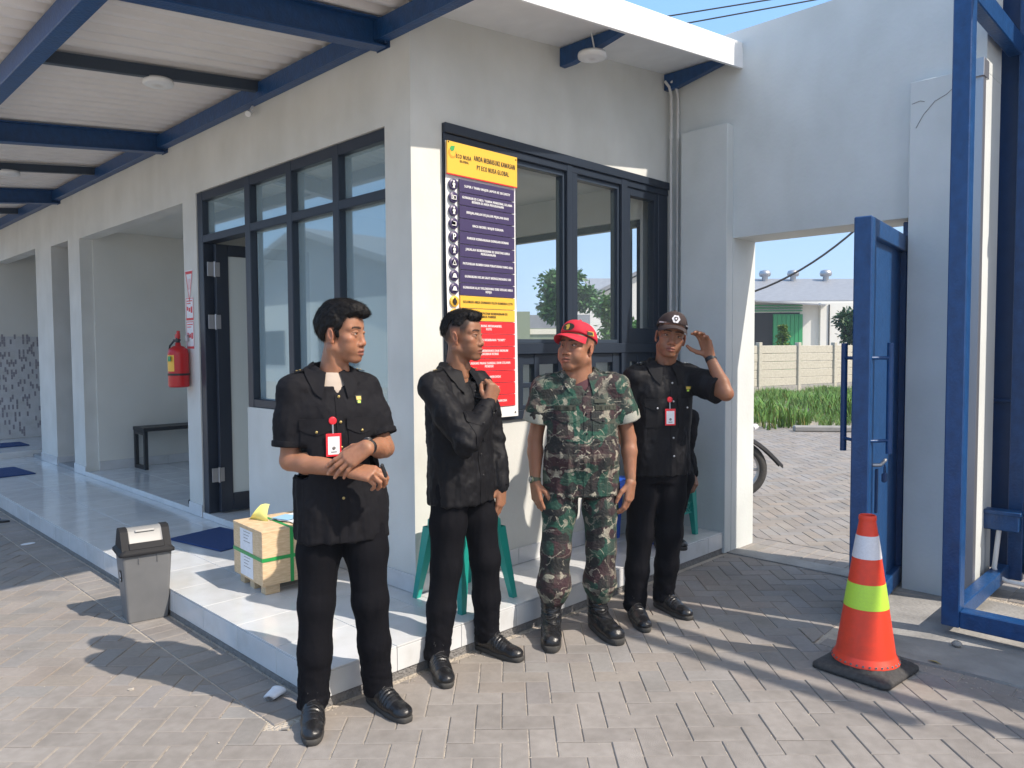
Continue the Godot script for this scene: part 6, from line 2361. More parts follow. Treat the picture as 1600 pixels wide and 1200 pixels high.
func shirt(root: Node, cf: Dictionary, chest: Vector3, pel: Vector3) -> void:
	var J: Dictionary = cf.joints
	var N: Vector3 = cf.N
	var S: Vector3 = cf.S
	var w: float = cf.get("girth", 1.0)
	var belly: float = cf.get("belly", 0.0)
	var hem: float = cf.hem
	var lo := Vector3.ONE * 1e3
	var hi := -lo
	for k in ["shR", "shL", "elR", "elL", "hipR", "hipL", "wrR", "wrL"]:
		lo = lo.min(J[k])
		hi = hi.max(J[k])
	lo.y = minf(hem, lo.y if cf.long else hem) - 0.05
	hi.y = maxf(chest.y, hi.y) + 0.12
	var f := Field.new(lo - Vector3(0.17, 0, 0.2), hi + Vector3(0.17, 0, 0.2), 0.0075)
	var ys := []
	var cs := []
	var rs := []
	var top := chest.y
	for e in [[hem, 0.190, 0.128, 0.0], [lerpf(hem, top, 0.18), 0.190, 0.132, 0.0], [lerpf(hem, top, 0.40), 0.184, 0.122 + belly, belly * 0.7], [lerpf(hem, top, 0.62), 0.186, 0.122 + belly * 0.6, belly * 0.4], [lerpf(hem, top, 0.84), 0.180, 0.118, 0.0], [top + 0.005, 0.150, 0.088, 0.0]]:
		var t := clampf((float(e[0]) - pel.y) / (top - pel.y), -0.3, 1.0)
		var c := pel.lerp(chest, t) if t > 0 else pel
		ys.append(e[0])
		cs.append(Vector3(c.x, 0, c.z) + N * float(e[3]))
		rs.append(Vector2(e[1] * w, e[2] * (0.5 + 0.5 * w)))
	f.loft(ys, cs, rs, S, N, 0.03, 2.3)
	var nb: Vector3 = chest + Vector3(0, 0.055, 0) - N * 0.020
	for s in ["R", "L"]:
		var sh: Vector3 = J["sh" + s]
		f.cap(nb, sh - Vector3(0, 0.012, 0), 0.060, 0.049, 0.05)
		sh -= Vector3(0, 0.010, 0)
		var el: Vector3 = J["el" + s]
		var r0: float = 0.066 * cf.get("sleeve", 1.0)
		if cf.long:
			var wr: Vector3 = J["wr" + s]
			f.chain([sh, sh.lerp(el, 0.5), el], [r0, r0 * 0.95, r0 * 0.88], 0.035)
			f.chain([el, el.lerp(wr, 0.5), el.lerp(wr, 0.97)], [r0 * 0.88, r0 * 0.80, r0 * 0.62], 0.02)
		else:
			var cuff: float = cf.get("cuff", 0.72)
			f.chain([sh, sh.lerp(el, 0.45), sh.lerp(el, cuff)], [r0, r0 * 1.02, r0 * 1.03], 0.035)
	# hollow at the neck
	f.cap(nb + Vector3(0, 0.02, 0) + N * 0.015, nb + Vector3(0, 0.2, 0), 0.058, 0.062, 0.01, 1)
	if not cf.long:
		# open the sleeve ends flat
		for s in ["R", "L"]:
			var sh: Vector3 = J["sh" + s]
			var el: Vector3 = J["el" + s]
			var dv := (el - sh).normalized()
			var cut: Vector3 = sh.lerp(el, cf.get("cuff", 0.72))
			f.carve(func(p: Vector3) -> float:
				var q := p - cut
				var t := q.dot(dv)
				return t if (q - dv * t).length() < 0.095 and t < 0.12 else -1.0, 0.004)
	if cf.has("under"):
		var yv := top - 0.026
		f.carve(func(p: Vector3) -> float:
			var q := p - nb
			return minf((p.y - yv) * 0.46 - absf(q.dot(S) - 0.012), q.dot(N) - 0.012), 0.004)
	var n1 := noise(int(cf.seed) + 50, 1.0, 3)
	var el_r: Vector3 = J.elR
	var el_l: Vector3 = J.elL
	var amp: float = cf.get("fold", 1.0)
	var disp := func(p: Vector3, n: Vector3) -> float:
		# hanging folds, diagonal drags and elbow creases
		var y := (p.y - hem) / (top - hem)
		var a := n1.get_noise_3d(p.x * 17.0, p.y * 3.6 + p.x * 3.0, p.z * 17.0)
		var b := n1.get_noise_3d(p.x * 8.0 + p.y * 9.0, p.y * 13.0 - p.x * 9.0, p.z * 10.0 + 7.0)
		var low := clampf(1.0 - y, 0.0, 1.0)
		var v := a * (0.0045 + 0.0085 * low * low) + b * 0.0026
		var cr := 1.0 - absf(n1.get_noise_3d(p.x * 11.0 + p.y * 7.0 + 3.0, p.y * 6.0 - p.x * 5.0, p.z * 11.0))
		v += 0.0024 * (pow(cr, 9.0) - 0.25)
		var fine := n1.get_noise_3d(p.x * 34.0 + p.y * 16.0, p.y * 24.0 - p.z * 12.0, p.z * 34.0)
		v += fine * 0.0007
		var de := minf(p.distance_to(el_r), p.distance_to(el_l))
		if cf.long: v += 0.006 * exp(-de * de / 0.006) * sin(p.y * 95.0 + p.x * 45.0)
		return v * amp
	var m := f.mesh(disp)
	var o := part(root, "shirt", m, cf.shirt)
	# ---- things sewn on the front
	var org := Vector3(chest.x, 0, chest.z)
	var on := func(x: float, y: float, lift: float) -> Vector3:
		var st: Vector3 = org + S * x + Vector3(0, y, 0) + N * 0.40
		var q := f.hit(st, -N, 0.6)
		return q + N * (lift + maxf(float(disp.call(q, N)), -0.002))
	var patch := func(x0: float, x1: float, y0: float, y1: float, lift: float, nxx: int, nyy: int, shape = null) -> MB:
		var mb := MB.new()
		var rows := []
		var rowb := []
		for r in nyy + 1:
			var row := []
			for k in nxx + 1:
				var u := float(k) / nxx
				var v := float(r) / nyy
				var q := Vector2(lerpf(x0, x1, u), lerpf(y0, y1, v))
				if shape != null: q = shape.call(u, v, q)
				row.append(on.call(q.x, q.y, lift))
			rows.append(row)
		mb.sheet(rows)
		# turned down edges
		var edge := []
		for k in nxx + 1: edge.append(rows[0][k])
		for r in nyy + 1: edge.append(rows[r][nxx])
		for k in nxx + 1: edge.append(rows[nyy][nxx - k])
		for r in nyy + 1: edge.append(rows[nyy - r][0])
		var inner := []
		for p in edge: inner.append(p - N * 0.006)
		mb.sheet([inner, edge], true)
		return mb
	var M2: Material = cf.shirt
	var pk: float = 0.012
	part(o, "placket", patch.call(pk - 0.015, pk + 0.015, hem + 0.006, top - (0.026 if cf.has("under") else -0.004), 0.0026, 2, 44), M2)
	for sd in [-1.0, 1.0]:
		var cx: float = sd * 0.090 + 0.008
		var py: float = top - 0.125
		var lft: float = 0.0035
		part(o, "pocket", patch.call(cx - 0.056, cx + 0.056, py - 0.150, py - 0.035, lft, 8, 8), M2)
		part(o, "pocket_flap", patch.call(cx - 0.061, cx + 0.061, py - 0.060, py + 0.004, lft + 0.004, 8, 5, func(u: float, v: float, q: Vector2) -> Vector2:
			return Vector2(q.x, q.y + (1.0 - v) * 0.024 * pow(absf(u - 0.5) * 2.0, 1.4))), M2)
		var bt := MB.new()
		bt.lathe([Vector2(0.0, 0.003), Vector2(0.0045, 0.003), Vector2(0.0055, 0.0)], 12, Vector3.ZERO, Basis(S, N, Vector3.UP))
		var bo := part(o, "button", bt, cf.get("stud", M.black))
		bo.position = on.call(cx, py - 0.046, lft + 0.0075)
	for k in 5:
		var bt := MB.new()
		bt.lathe([Vector2(0.0, 0.003), Vector2(0.0048, 0.003), Vector2(0.0058, 0.0)], 12, Vector3.ZERO, Basis(S, N, Vector3.UP))
		var bo := part(o, "button", bt, cf.get("stud", M.black))
		bo.position = on.call(pk, top - 0.036 - k * 0.099, 0.0055)
	# undershirt in the open neck
	if cf.has("under"):
		var us := MB.new()
		var ring := []
		for e in [[0.0, 0.082, -0.020], [0.0, 0.066, 0.012], [0.0, 0.0605, 0.034], [0.0, 0.0575, 0.036]]:
			var row := []
			for k in 25:
				var a := TAU * k / 24
				row.append(nb + N * (0.016 - 0.016 * cos(a) * 0.0) + (S * sin(a) + N * cos(a)) * float(e[1]) + Vector3(0, float(e[2]) - 0.018 * (0.5 + 0.5 * cos(a)), 0))
			ring.append(row)
		us.sheet(ring, false, true)
		var rows := []
		for r in 6:
			var row := []
			for k in 6:
				var v := r / 5.0
				var u := k / 5.0 - 0.5
				var y := lerpf(top - 0.030, top + 0.030, v)
				row.append(on.call(pk + u * 0.080 * pow(v, 0.8), y, 0.0030))
			rows.append(row)
		var uf := Field.new(nb - Vector3(0.17, 0.14, 0.17), nb + Vector3(0.17, 0.09, 0.17), 0.008)
		uf.loft([top - 0.075, top - 0.015, top + 0.018, nb.y + 0.004], [chest, nb + N * 0.030, nb + N * 0.028, nb + N * 0.020], [Vector2(0.120, 0.080), Vector2(0.112, 0.082), Vector2(0.088, 0.073), Vector2(0.066, 0.062)], S, N, 0.02, 2.0)
		part(o, "undershirt", uf.mesh(), cf.under)
	# collar: stands round the neck and folds over
	var cm := MB.new()
	var rows := []
	var cen := nb + N * 0.016
	for r in 6:
		rows.append([])
	for k in 33:
		var a := deg_to_rad(lerpf(-158.0, 158.0, k / 32.0))
		var dv := -N * cos(a) + S * sin(a)
		var fr := pow(absf(k - 16.0) / 16.0, 2.4)
		var rr := 0.064 + 0.006 * (1.0 - fr)
		var drop := 0.016 * fr
		var hgt := 0.012 + 0.018 * (1.0 - fr)
		var tip := 0.030 + 0.026 * fr
		var b0: Vector3 = cen + dv * rr
		rows[0].append(b0 + Vector3(0, -0.012 - drop, 0))
		rows[1].append(b0 + dv * 0.001 + Vector3(0, hgt - drop * 0.7, 0))
		rows[2].append(b0 + dv * 0.006 + Vector3(0, hgt + 0.005 - drop * 0.7, 0))
		rows[3].append(b0 + dv * 0.012 + Vector3(0, hgt - 0.002 - drop * 0.8, 0))
		var out := dv * (0.020 + 0.022 * fr) + S * (sin(a) * 0.012 * fr) + N * 0.020 * fr
		var low: Vector3 = b0 + out * 1.30 + Vector3(0, hgt - tip - 0.010 - drop * 0.9, 0)
		var dn := (Vector3.DOWN - N * 0.75 * fr).normalized()
		var lie := f.hit(low - dn * 0.16, dn, 0.34) - dn * 0.008
		if lie.distance_to(low) > 0.05: lie = low
		rows[5].append(lie)
		rows[4].append((lie + rows[3][k]) * 0.5 - dn * 0.007)
	cm.sheet(rows, true)
	part(o, "collar", cm, M2)
	# epaulettes
	for s in ["R", "L"]:
		var sh: Vector3 = J["sh" + s]
		var mb := MB.new()
		var rws := []
		for r in 7:
			var c: Vector3 = sh.lerp(nb, r / 6.0 * 0.62)
			var row := []
			for k in 4:
				var q := c + N * ((k - 1.5) * 0.014)
				var ht := f.hit(q + Vector3(0, 0.16, 0), Vector3.DOWN, 0.3)
				row.append(ht + Vector3(0, 0.005 + 0.001 * sin(k), 0))
			rws.append(row)
		mb.sheet(rws, s == "R")
		part(o, "epaulette", mb, M2)
		if cf.has("pip"):
			for k in 2:
				var c: Vector3 = sh.lerp(nb, 0.10 + 0.09 * k)
				var q := f.hit(c + Vector3(0, 0.16, 0), Vector3.DOWN, 0.3) + Vector3(0, 0.006, 0)
				var pm := MB.new()
				pm.lathe([Vector2(0.0, 0.003), Vector2(0.004, 0.002), Vector2(0.005, 0.0)], 8, q)
				part(o, "pip", pm, cf.pip)
	# chest emblem, name tapes, badge
	if cf.has("emblem_at"):
		var e: Vector2 = cf.emblem_at
		part(o, "emblem", patch.call(e.x - 0.014, e.x + 0.014, e.y - 0.017, e.y + 0.017, 0.004, 4, 5, func(u: float, v: float, q: Vector2) -> Vector2:
			return Vector2(e.x + (q.x - e.x) * (0.55 + 0.45 * sqrt(v)), q.y)), M.badge_dark)
		part(o, "emblem_print", patch.call(e.x - 0.010, e.x + 0.010, e.y - 0.001, e.y + 0.013, 0.006, 3, 3), M.gold)
		part(o, "emblem_print", patch.call(e.x - 0.006, e.x + 0.006, e.y - 0.013, e.y - 0.004, 0.006, 3, 2), M.lime)
	for tp in cf.get("tapes", []):
		part(o, "name_tape", patch.call(tp[0], tp[1], tp[2], tp[3], 0.0045, 6, 2), tp[4])
		if tp.size() > 5:
			var n: int = tp[5]
			for i in n:
				var xa: float = lerpf(tp[0] + 0.006, tp[1] - 0.006, (i + 0.1) / n)
				var xb: float = lerpf(tp[0] + 0.006, tp[1] - 0.006, (i + 0.72) / n)
				if i % 4 == 3: continue
				part(o, "tape_letter", patch.call(xa, xb, tp[2] + 0.005, tp[3] - 0.005, 0.0062, 2, 1), M.badge_dark)
	if cf.has("badge_at"):
		var e: Vector2 = cf.badge_at
		var c: Vector3 = on.call(e.x, e.y, 0.0)
		var mb := MB.new()
		mb.lathe([Vector2(0.0, 0.011), Vector2(0.013, 0.011), Vector2(0.016, 0.008), Vector2(0.016, 0.0), Vector2(0.0, 0.0)], 20, c, Basis(S, N, Vector3.UP))
		part(o, "badge_reel", mb, M.badge_red)
		mb = MB.new()
		mb.tube([c + N * 0.006 + Vector3(0, -0.014, 0), c + N * 0.009 + Vector3(0, -0.050, 0)], 0.004, 8)
		part(o, "badge_strap", mb, M.steel)
		var hang: Vector3 = c + Vector3(0, -0.050 - 0.044, 0)
		var far: Vector3 = on.call(e.x, hang.y - 0.03, 0.0)
		var fa: Vector3 = on.call(e.x, hang.y + 0.04, 0.0)
		var cz := hang
		cz += N * (maxf((far - hang).dot(N), (fa - hang).dot(N)) + 0.010)
		var bs := Basis(S, Vector3.UP, N)
		mb = MB.new()
		mb.box(cz, Vector3(0.060, 0.090, 0.003), 0.001, bs)
		part(o, "badge_holder", mb, M.badge_red)
		mb = MB.new()
		mb.box(cz + N * 0.0017 + Vector3(0, -0.002, 0), Vector3(0.045, 0.070, 0.0012), 0.0, bs)
		part(o, "badge_card", mb, M.paper)
		mb = MB.new()
		mb.lathe([Vector2(0.0, 0.0008), Vector2(0.007, 0.0008), Vector2(0.007, 0.0)], 14, cz + N * 0.0024 + Vector3(0, -0.012, 0), Basis(S, N, Vector3.UP))
		mb.box(cz + N * 0.0026 + Vector3(0, -0.027, 0), Vector3(0.022, 0.004, 0.0008), 0.0, bs)
		part(o, "badge_print", mb, M.mortar)
	# rolled cuffs of short sleeves, watch
	for s in ["R", "L"]:
		var sh: Vector3 = J["sh" + s]
		var el: Vector3 = J["el" + s]
		if not cf.long:
			var c: Vector3 = sh.lerp(el, cf.get("cuff", 0.72))
			var dv := (el - sh).normalized()
			var r0: float = 0.066 * cf.get("sleeve", 1.0) * 1.03
			var wdt: float = 0.052 if cf.has("roll") else 0.022
			var mb := MB.new()
			var up := Vector3.FORWARD
			var s1 := dv.cross(up).normalized()
			var s2 := dv.cross(s1).normalized()
			var rws := []
			var prof := [[-wdt, 0.003], [-wdt * 0.9, 0.008], [-wdt * 0.1, 0.008], [0.003, 0.003], [0.0, -0.006], [-0.02, -0.010]]
			for e in prof:
				var row := []
				for k in 33:
					var a := TAU * k / 32
					var wob := 0.0022 * sin(a * 5.0 + sh.x * 40.0) + 0.0018 * sin(a * 9.0)
					var fl: float = disp.call(c + (s1 * cos(a) + s2 * sin(a)) * r0, dv)
					row.append(c + dv * float(e[0]) + (s1 * cos(a) + s2 * sin(a)) * (r0 + float(e[1]) * (1.0 if cf.has("roll") else 0.55) + wob + fl * 0.7))
				rws.append(row)
			mb.sheet(rws, true, true)
			part(o, "sleeve_cuff", mb, cf.get("roll", M2))
		else:
			var wr: Vector3 = J["wr" + s]
			var mb := MB.new()
			mb.tube([el.lerp(wr, 0.80), el.lerp(wr, 0.82), el.lerp(wr, 0.97), el.lerp(wr, 0.985)], [0.044, 0.0465, 0.0425, 0.039], 20)
			part(o, "sleeve_cuff", mb, M2)
	if cf.has("watch"):
		var s: String = cf.watch
		var wr: Vector3 = J["wr" + s]
		var el: Vector3 = J["el" + s]
		var dv := (el - wr).normalized()
		var c := wr + dv * float(cf.get("watch_off", 0.016))
		var rws := []
		var mb := MB.new()
		mb.tube([c - dv * 0.011, c - dv * 0.0105, c + dv * 0.0105, c + dv * 0.011], [0.026, 0.0295, 0.0300, 0.026], 20)
		var wo := part(root, "watch", mb, cf.get("watch_mat", M.black))
		var bk: Vector3 = cf["hand" + s].back
		bk = (bk - dv * bk.dot(dv)).normalized()
		mb = MB.new()
		mb.lathe([Vector2(0.0, 0.010), Vector2(0.014, 0.010), Vector2(0.0185, 0.006), Vector2(0.0185, 0.0)], 20, c + bk * 0.025, Basis(dv, bk, dv.cross(bk)))
		part(wo, "watch_case", mb, cf.get("watch_mat", M.black))
		mb = MB.new()
		mb.lathe([Vector2(0.0, 0.0008), Vector2(0.0125, 0.0008), Vector2(0.0125, 0.0)], 20, c + bk * 0.0352, Basis(dv, bk, dv.cross(bk)))
		part(wo, "watch_dial", mb, M.steel)

func trousers(root: Node, cf: Dictionary, pel: Vector3) -> void:
	var J: Dictionary = cf.joints
	var N: Vector3 = cf.N
	var S: Vector3 = cf.S
	var w: float = cf.get("girth", 1.0)
	var lo := Vector3.ONE * 1e3
	var hi := -lo
	for k in ["hipR", "hipL", "knR", "knL", "anR", "anL"]:
		lo = lo.min(J[k])
		hi = hi.max(J[k])
	var f := Field.new(lo - Vector3(0.15, 0.09, 0.19), hi + Vector3(0.15, 0.16, 0.19), 0.0078)
	var seat: bool = cf.get("sits", false)
	var ptop := pel.y + 0.10
	if seat:
		f.ell(pel, Vector3(0.17, 0.12, 0.14), 0.05)
	else:
		f.loft([pel.y - 0.12, pel.y - 0.04, ptop], [pel + N * 0.0, pel - N * 0.01, pel], [Vector2(0.160 * w, 0.105), Vector2(0.172 * w, 0.115), Vector2(0.155 * w, 0.105)], S, N, 0.05, 2.2)
	var g: float = cf.get("leg", 1.0)
	var bl: bool = cf.has("blouse")
	for s in ["R", "L"]:
		var hp: Vector3 = J["hip" + s]
		var kn: Vector3 = J["kn" + s]
		var an: Vector3 = J["an" + s]
		f.chain([hp - Vector3(0, 0.04, 0), hp.lerp(kn, 0.5), kn], [0.090 * g, 0.084 * g, 0.071 * g], 0.03)
		if bl:
			f.chain([kn, kn.lerp(an, 0.45), kn.lerp(an, 0.56), kn.lerp(an, 0.68)], [0.071 * g, 0.076 * g, 0.077 * g, 0.060], 0.03)
		else:
			f.chain([kn, kn.lerp(an, 0.5), an + Vector3(0, 0.0, 0.0)], [0.071 * g, 0.065 * g, 0.061 * g], 0.03)
			# cloth settling on the shoe
			var ft: Vector3 = (cf["toe" + s] - an)
			ft.y = 0
			f.cap(an + Vector3(0, -0.012, 0), an + ft.normalized() * 0.028 + Vector3(0, -0.020, 0), 0.057, 0.046, 0.02)
	var cut: float = 0.0
	if not seat and not bl:
		f.carve(func(p: Vector3) -> float: return 0.052 - p.y, 0.004)
	var n1 := noise(int(cf.seed) + 80, 1.0, 3)
	var kr: Vector3 = J.knR
	var kl: Vector3 = J.knL
	var ar: Vector3 = J.anR
	var al: Vector3 = J.anL
	var disp := func(p: Vector3, n: Vector3) -> float:
		var a := n1.get_noise_3d(p.x * 15.0, p.y * 3.2, p.z * 15.0)
		var b := n1.get_noise_3d(p.x * 13.0 + p.y * 9.0, p.y * 11.0 - p.x * 7.0, p.z * 13.0 + 5.0)
		var dk := minf(p.distance_to(kr), p.distance_to(kl))
		var low := clampf(1.0 - (p.y - ar.y) / 0.30, 0.0, 1.0)
		var v := a * 0.0050 + b * 0.0040 * low
		v += 0.0040 * low * n1.get_noise_3d(p.x * 7.0, p.y * 30.0 + p.x * 14.0, p.z * 7.0)
		v += 0.0018 * exp(-dk * dk / 0.012) * n1.get_noise_3d(p.x * 10.0, p.y * 28.0 + p.z * 12.0, p.z * 10.0)
		var cr := 1.0 - absf(n1.get_noise_3d(p.x * 9.0 + p.y * 5.0, p.y * 8.0 - p.x * 5.0, p.z * 9.0))
		v += 0.0030 * (pow(cr, 9.0) - 0.25) * (0.15 + low)
		return v
	var o := part(root, "trousers", f.mesh(disp), cf.pants)
	for s in ["R", "L"]:
		var an: Vector3 = J["an" + s]
		var toe: Vector3 = cf["toe" + s]
		var fd := toe - an
		fd.y = 0
		var ang := atan2(fd.x, fd.z)
		var sh := boot_mesh() if bl else shoe_mesh()
		var so := part(root, "boot" if bl else "shoe", sh[0], M.leather)
		so.position = Vector3(an.x, 0.0, an.z)
		so.rotation.y = ang
		part(so, "sole", sh[1], M.sole)
		part(so, "laces", sh[2], M.black)

var shoe_cache := {}

func shoe_mesh() -> Array:
	# ankle at the origin's plumb, toe along +z
	if shoe_cache.has("shoe"): return shoe_cache.shoe
	var f := Field.new(Vector3(-0.08, -0.02, -0.11), Vector3(0.08, 0.15, 0.26), 0.0042)
	f.cap(Vector3(0, 0.120, -0.012), Vector3(0, 0.060, -0.018), 0.040, 0.042, 0.02)
	f.cap(Vector3(0, 0.050, -0.038), Vector3(0, 0.046, 0.06), 0.038, 0.041, 0.02)
	f.cap(Vector3(0, 0.085, 0.015), Vector3(0, 0.045, 0.10), 0.036, 0.034, 0.03)
	f.ell(Vector3(0.004, 0.034, 0.130), Vector3(0.044, 0.031, 0.080), 0.03)
	f.ell(Vector3(0.004, 0.031, 0.178), Vector3(0.039, 0.024, 0.040), 0.02)
	f.carve(func(p: Vector3) -> float: return 0.020 - p.y, 0.004)
	var n1 := noise(5, 1.0, 2)
	var up := f.mesh(func(p: Vector3, _n: Vector3) -> float:
		var v := 0.0012 * n1.get_noise_3dv(p * 40.0)
		# bending creases over the toes and the toe cap seam
		v += 0.0016 * exp(-pow((p.z - 0.095) / 0.022, 2.0)) * sin(p.z * 420.0)
		v -= 0.0016 * exp(-pow((p.z - 0.142 + 0.25 * p.x * p.x * 10.0) / 0.0025, 2.0))
		return v)
	var so := MB.new()
	var outline := func(y: float, grow: float) -> Array:
		var row := []
		for k in 41:
			var a := TAU * k / 40
			var z := cos(a)
			var zz := 0.072 + z * (0.150 + grow)
			var wd := 0.036 + 0.011 * smoothstep(-0.3, 0.5, z) - 0.004 * smoothstep(-0.1, 0.1, z) * (1.0 - smoothstep(0.1, 0.4, z))
			var x := signf(sin(a)) * pow(absf(sin(a)), 0.62) * (wd + grow)
			row.append(Vector3(x + 0.004 * smoothstep(0.0, 1.0, z), y, zz))
		return row
	so.sheet([outline.call(0.0, -0.004), outline.call(0.002, 0.0), outline.call(0.010, 0.0015), outline.call(0.018, 0.0015), outline.call(0.024, -0.001), outline.call(0.025, -0.012)], true, true)
	var bot := PackedVector2Array()
	for p in outline.call(0.0, -0.004): bot.append(Vector2(p.x, p.z))
	bot.remove_at(40)
	so.prism(bot, 0.004, Vector3(0, 0.005, 0), Basis(Vector3(1, 0, 0), Vector3(0, 0, 1), Vector3(0, -1, 0)))
	var la := MB.new()
	for k in 4:
		var z := 0.030 + k * 0.017
		var y := f.hit(Vector3(0, 0.2, z), Vector3.DOWN).y
		var pts := []
		for i in 7:
			var x := (i - 3) / 3.0 * 0.022
			pts.append(f.hit(Vector3(x, 0.2, z + (0.006 if k % 2 else -0.006) * x / 0.022), Vector3.DOWN) + Vector3(0, 0.002, 0))
		la.tube(pts, 0.0022, 6)
	var knot := f.hit(Vector3(0, 0.2, 0.026), Vector3.DOWN) + Vector3(0, 0.004, 0)
	for s in [-1.0, 1.0]:
		var lp := []
		for i in 9:
			var a := TAU * i / 8
			lp.append(knot + Vector3(s * (0.012 - 0.012 * cos(a)), 0.008 * sin(a), 0.006 + 0.010 * (1.0 - cos(a))))
		la.tube(lp, 0.0018, 6)
		la.tube([knot, knot + Vector3(s * 0.010, 0.002, 0.016), knot + Vector3(s * 0.020, -0.010, 0.034)], 0.0018, 6)
	shoe_cache.shoe = [up.mesh(), so.mesh(), la.mesh()]
	return shoe_cache.shoe

func boot_mesh() -> Array:
	if shoe_cache.has("boot"): return shoe_cache.boot
	var f := Field.new(Vector3(-0.09, -0.02, -0.11), Vector3(0.09, 0.31, 0.26), 0.0048)
	f.chain([Vector3(0, 0.285, -0.012), Vector3(0, 0.18, -0.016), Vector3(0, 0.09, -0.018)], [0.060, 0.052, 0.047], 0.02)
	f.cap(Vector3(0, 0.050, -0.036), Vector3(0, 0.050, 0.06), 0.043, 0.045, 0.02)
	f.cap(Vector3(0, 0.105, 0.0), Vector3(0, 0.050, 0.095), 0.042, 0.038, 0.04)
	f.ell(Vector3(0.004, 0.042, 0.135), Vector3(0.052, 0.042, 0.080), 0.03)
	f.ell(Vector3(0.004, 0.040, 0.180), Vector3(0.046, 0.036, 0.042), 0.02)
	f.carve(func(p: Vector3) -> float: return 0.026 - p.y, 0.004)
	var n1 := noise(6, 1.0, 3)
	var up := f.mesh(func(p: Vector3, _n: Vector3) -> float:
		var v := 0.0026 * n1.get_noise_3d(p.x * 14.0, p.y * 30.0, p.z * 14.0)
		v += 0.0022 * exp(-pow((p.y - 0.12) / 0.04, 2.0)) * sin(p.y * 260.0 + p.z * 60.0)
		v -= 0.002 * exp(-pow((p.z - 0.135) / 0.003, 2.0))
		return v)
	var so := MB.new()
	var outline := func(y: float, grow: float) -> Array:
		var row := []
		for k in 41:
			var a := TAU * k / 40
			var z := cos(a)
			var zz := 0.072 + z * (0.158 + grow)
			var wd := 0.042 + 0.012 * smoothstep(-0.3, 0.5, z)
			var x := signf(sin(a)) * pow(absf(sin(a)), 0.6) * (wd + grow)
			row.append(Vector3(x + 0.004 * smoothstep(0.0, 1.0, z), y, zz))
		return row
	so.sheet([outline.call(0.0, -0.003), outline.call(0.003, 0.0), outline.call(0.014, 0.002), outline.call(0.026, 0.002), outline.call(0.031, -0.001), outline.call(0.032, -0.014)], true, true)
	var bot := PackedVector2Array()
	for p in outline.call(0.0, -0.003): bot.append(Vector2(p.x, p.z))
	bot.remove_at(40)
	so.prism(bot, 0.004, Vector3(0, 0.005, 0), Basis(Vector3(1, 0, 0), Vector3(0, 0, 1), Vector3(0, -1, 0)))
	var la := MB.new()
	for k in 10:
		var y := 0.100 + k * 0.017
		var pts := []
		for i in 7:
			var x := (i - 3) / 3.0 * 0.026
			var q := f.hit(Vector3(x, y + (0.006 if k % 2 else -0.006) * x / 0.026, 0.2), Vector3(0, 0, -1))
			pts.append(q + Vector3(0, 0.001, 0.002))
		la.tube(pts, 0.0026, 6)
	shoe_cache.boot = [up.mesh(), so.mesh(), la.mesh()]
	return shoe_cache.boot

func camo_texture() -> ImageTexture:
	var sz := 640
	var n := []
	for k in 7:
		var z := noise(400 + k * 13, [0.0055, 0.0062, 0.0075, 0.0105, 0.0080, 0.0120, 0.014][k], 1)
		z.domain_warp_enabled = true
		z.domain_warp_amplitude = 34.0
		z.domain_warp_frequency = 0.009
		n.append(z.get_seamless_image(sz, sz))
	var im := Image.create(sz, sz, false, Image.FORMAT_RGB8)
	var green := lin(0.011, 0.066, 0.044)
	var brown := lin(0.042, 0.019, 0.023)
	var blk := lin(0.016, 0.018, 0.018)
	var cream := lin(0.36, 0.33, 0.255)
	var leaf2 := lin(0.017, 0.084, 0.052)
	for y in sz:
		for x in sz:
			var a: float = n[0].get_pixel(x, y).r
			var b: float = n[1].get_pixel(x, y).r
			var c := green
			if a > 0.50: c = brown
			elif b > 0.66: c = leaf2
			if n[2].get_pixel(x, y).r > 0.62: c = blk
			# brush strokes: narrow streaks that follow the contours of one noise inside patches of another
			var s: float = n[3].get_pixel(x, y).r
			var g: float = n[4].get_pixel(x, y).r
			var st: float = n[5].get_pixel(x, y).r
			if g > 0.56 and absf(s - 0.5) < 0.046 * (g - 0.52) * 8.0 and st > 0.58: c = cream
			if g > 0.56 and absf(s - 0.68) < 0.030 and st > 0.60: c = cream
			if g < 0.42 and absf(s - 0.40) < 0.030 and st < 0.43: c = cream
			if n[6].get_pixel(x, y).r > 0.80 and g > 0.5: c = cream
			im.set_pixel(x, y, c)
	im.resize(768, 768, Image.INTERPOLATE_CUBIC)
	return ImageTexture.create_from_image(im)

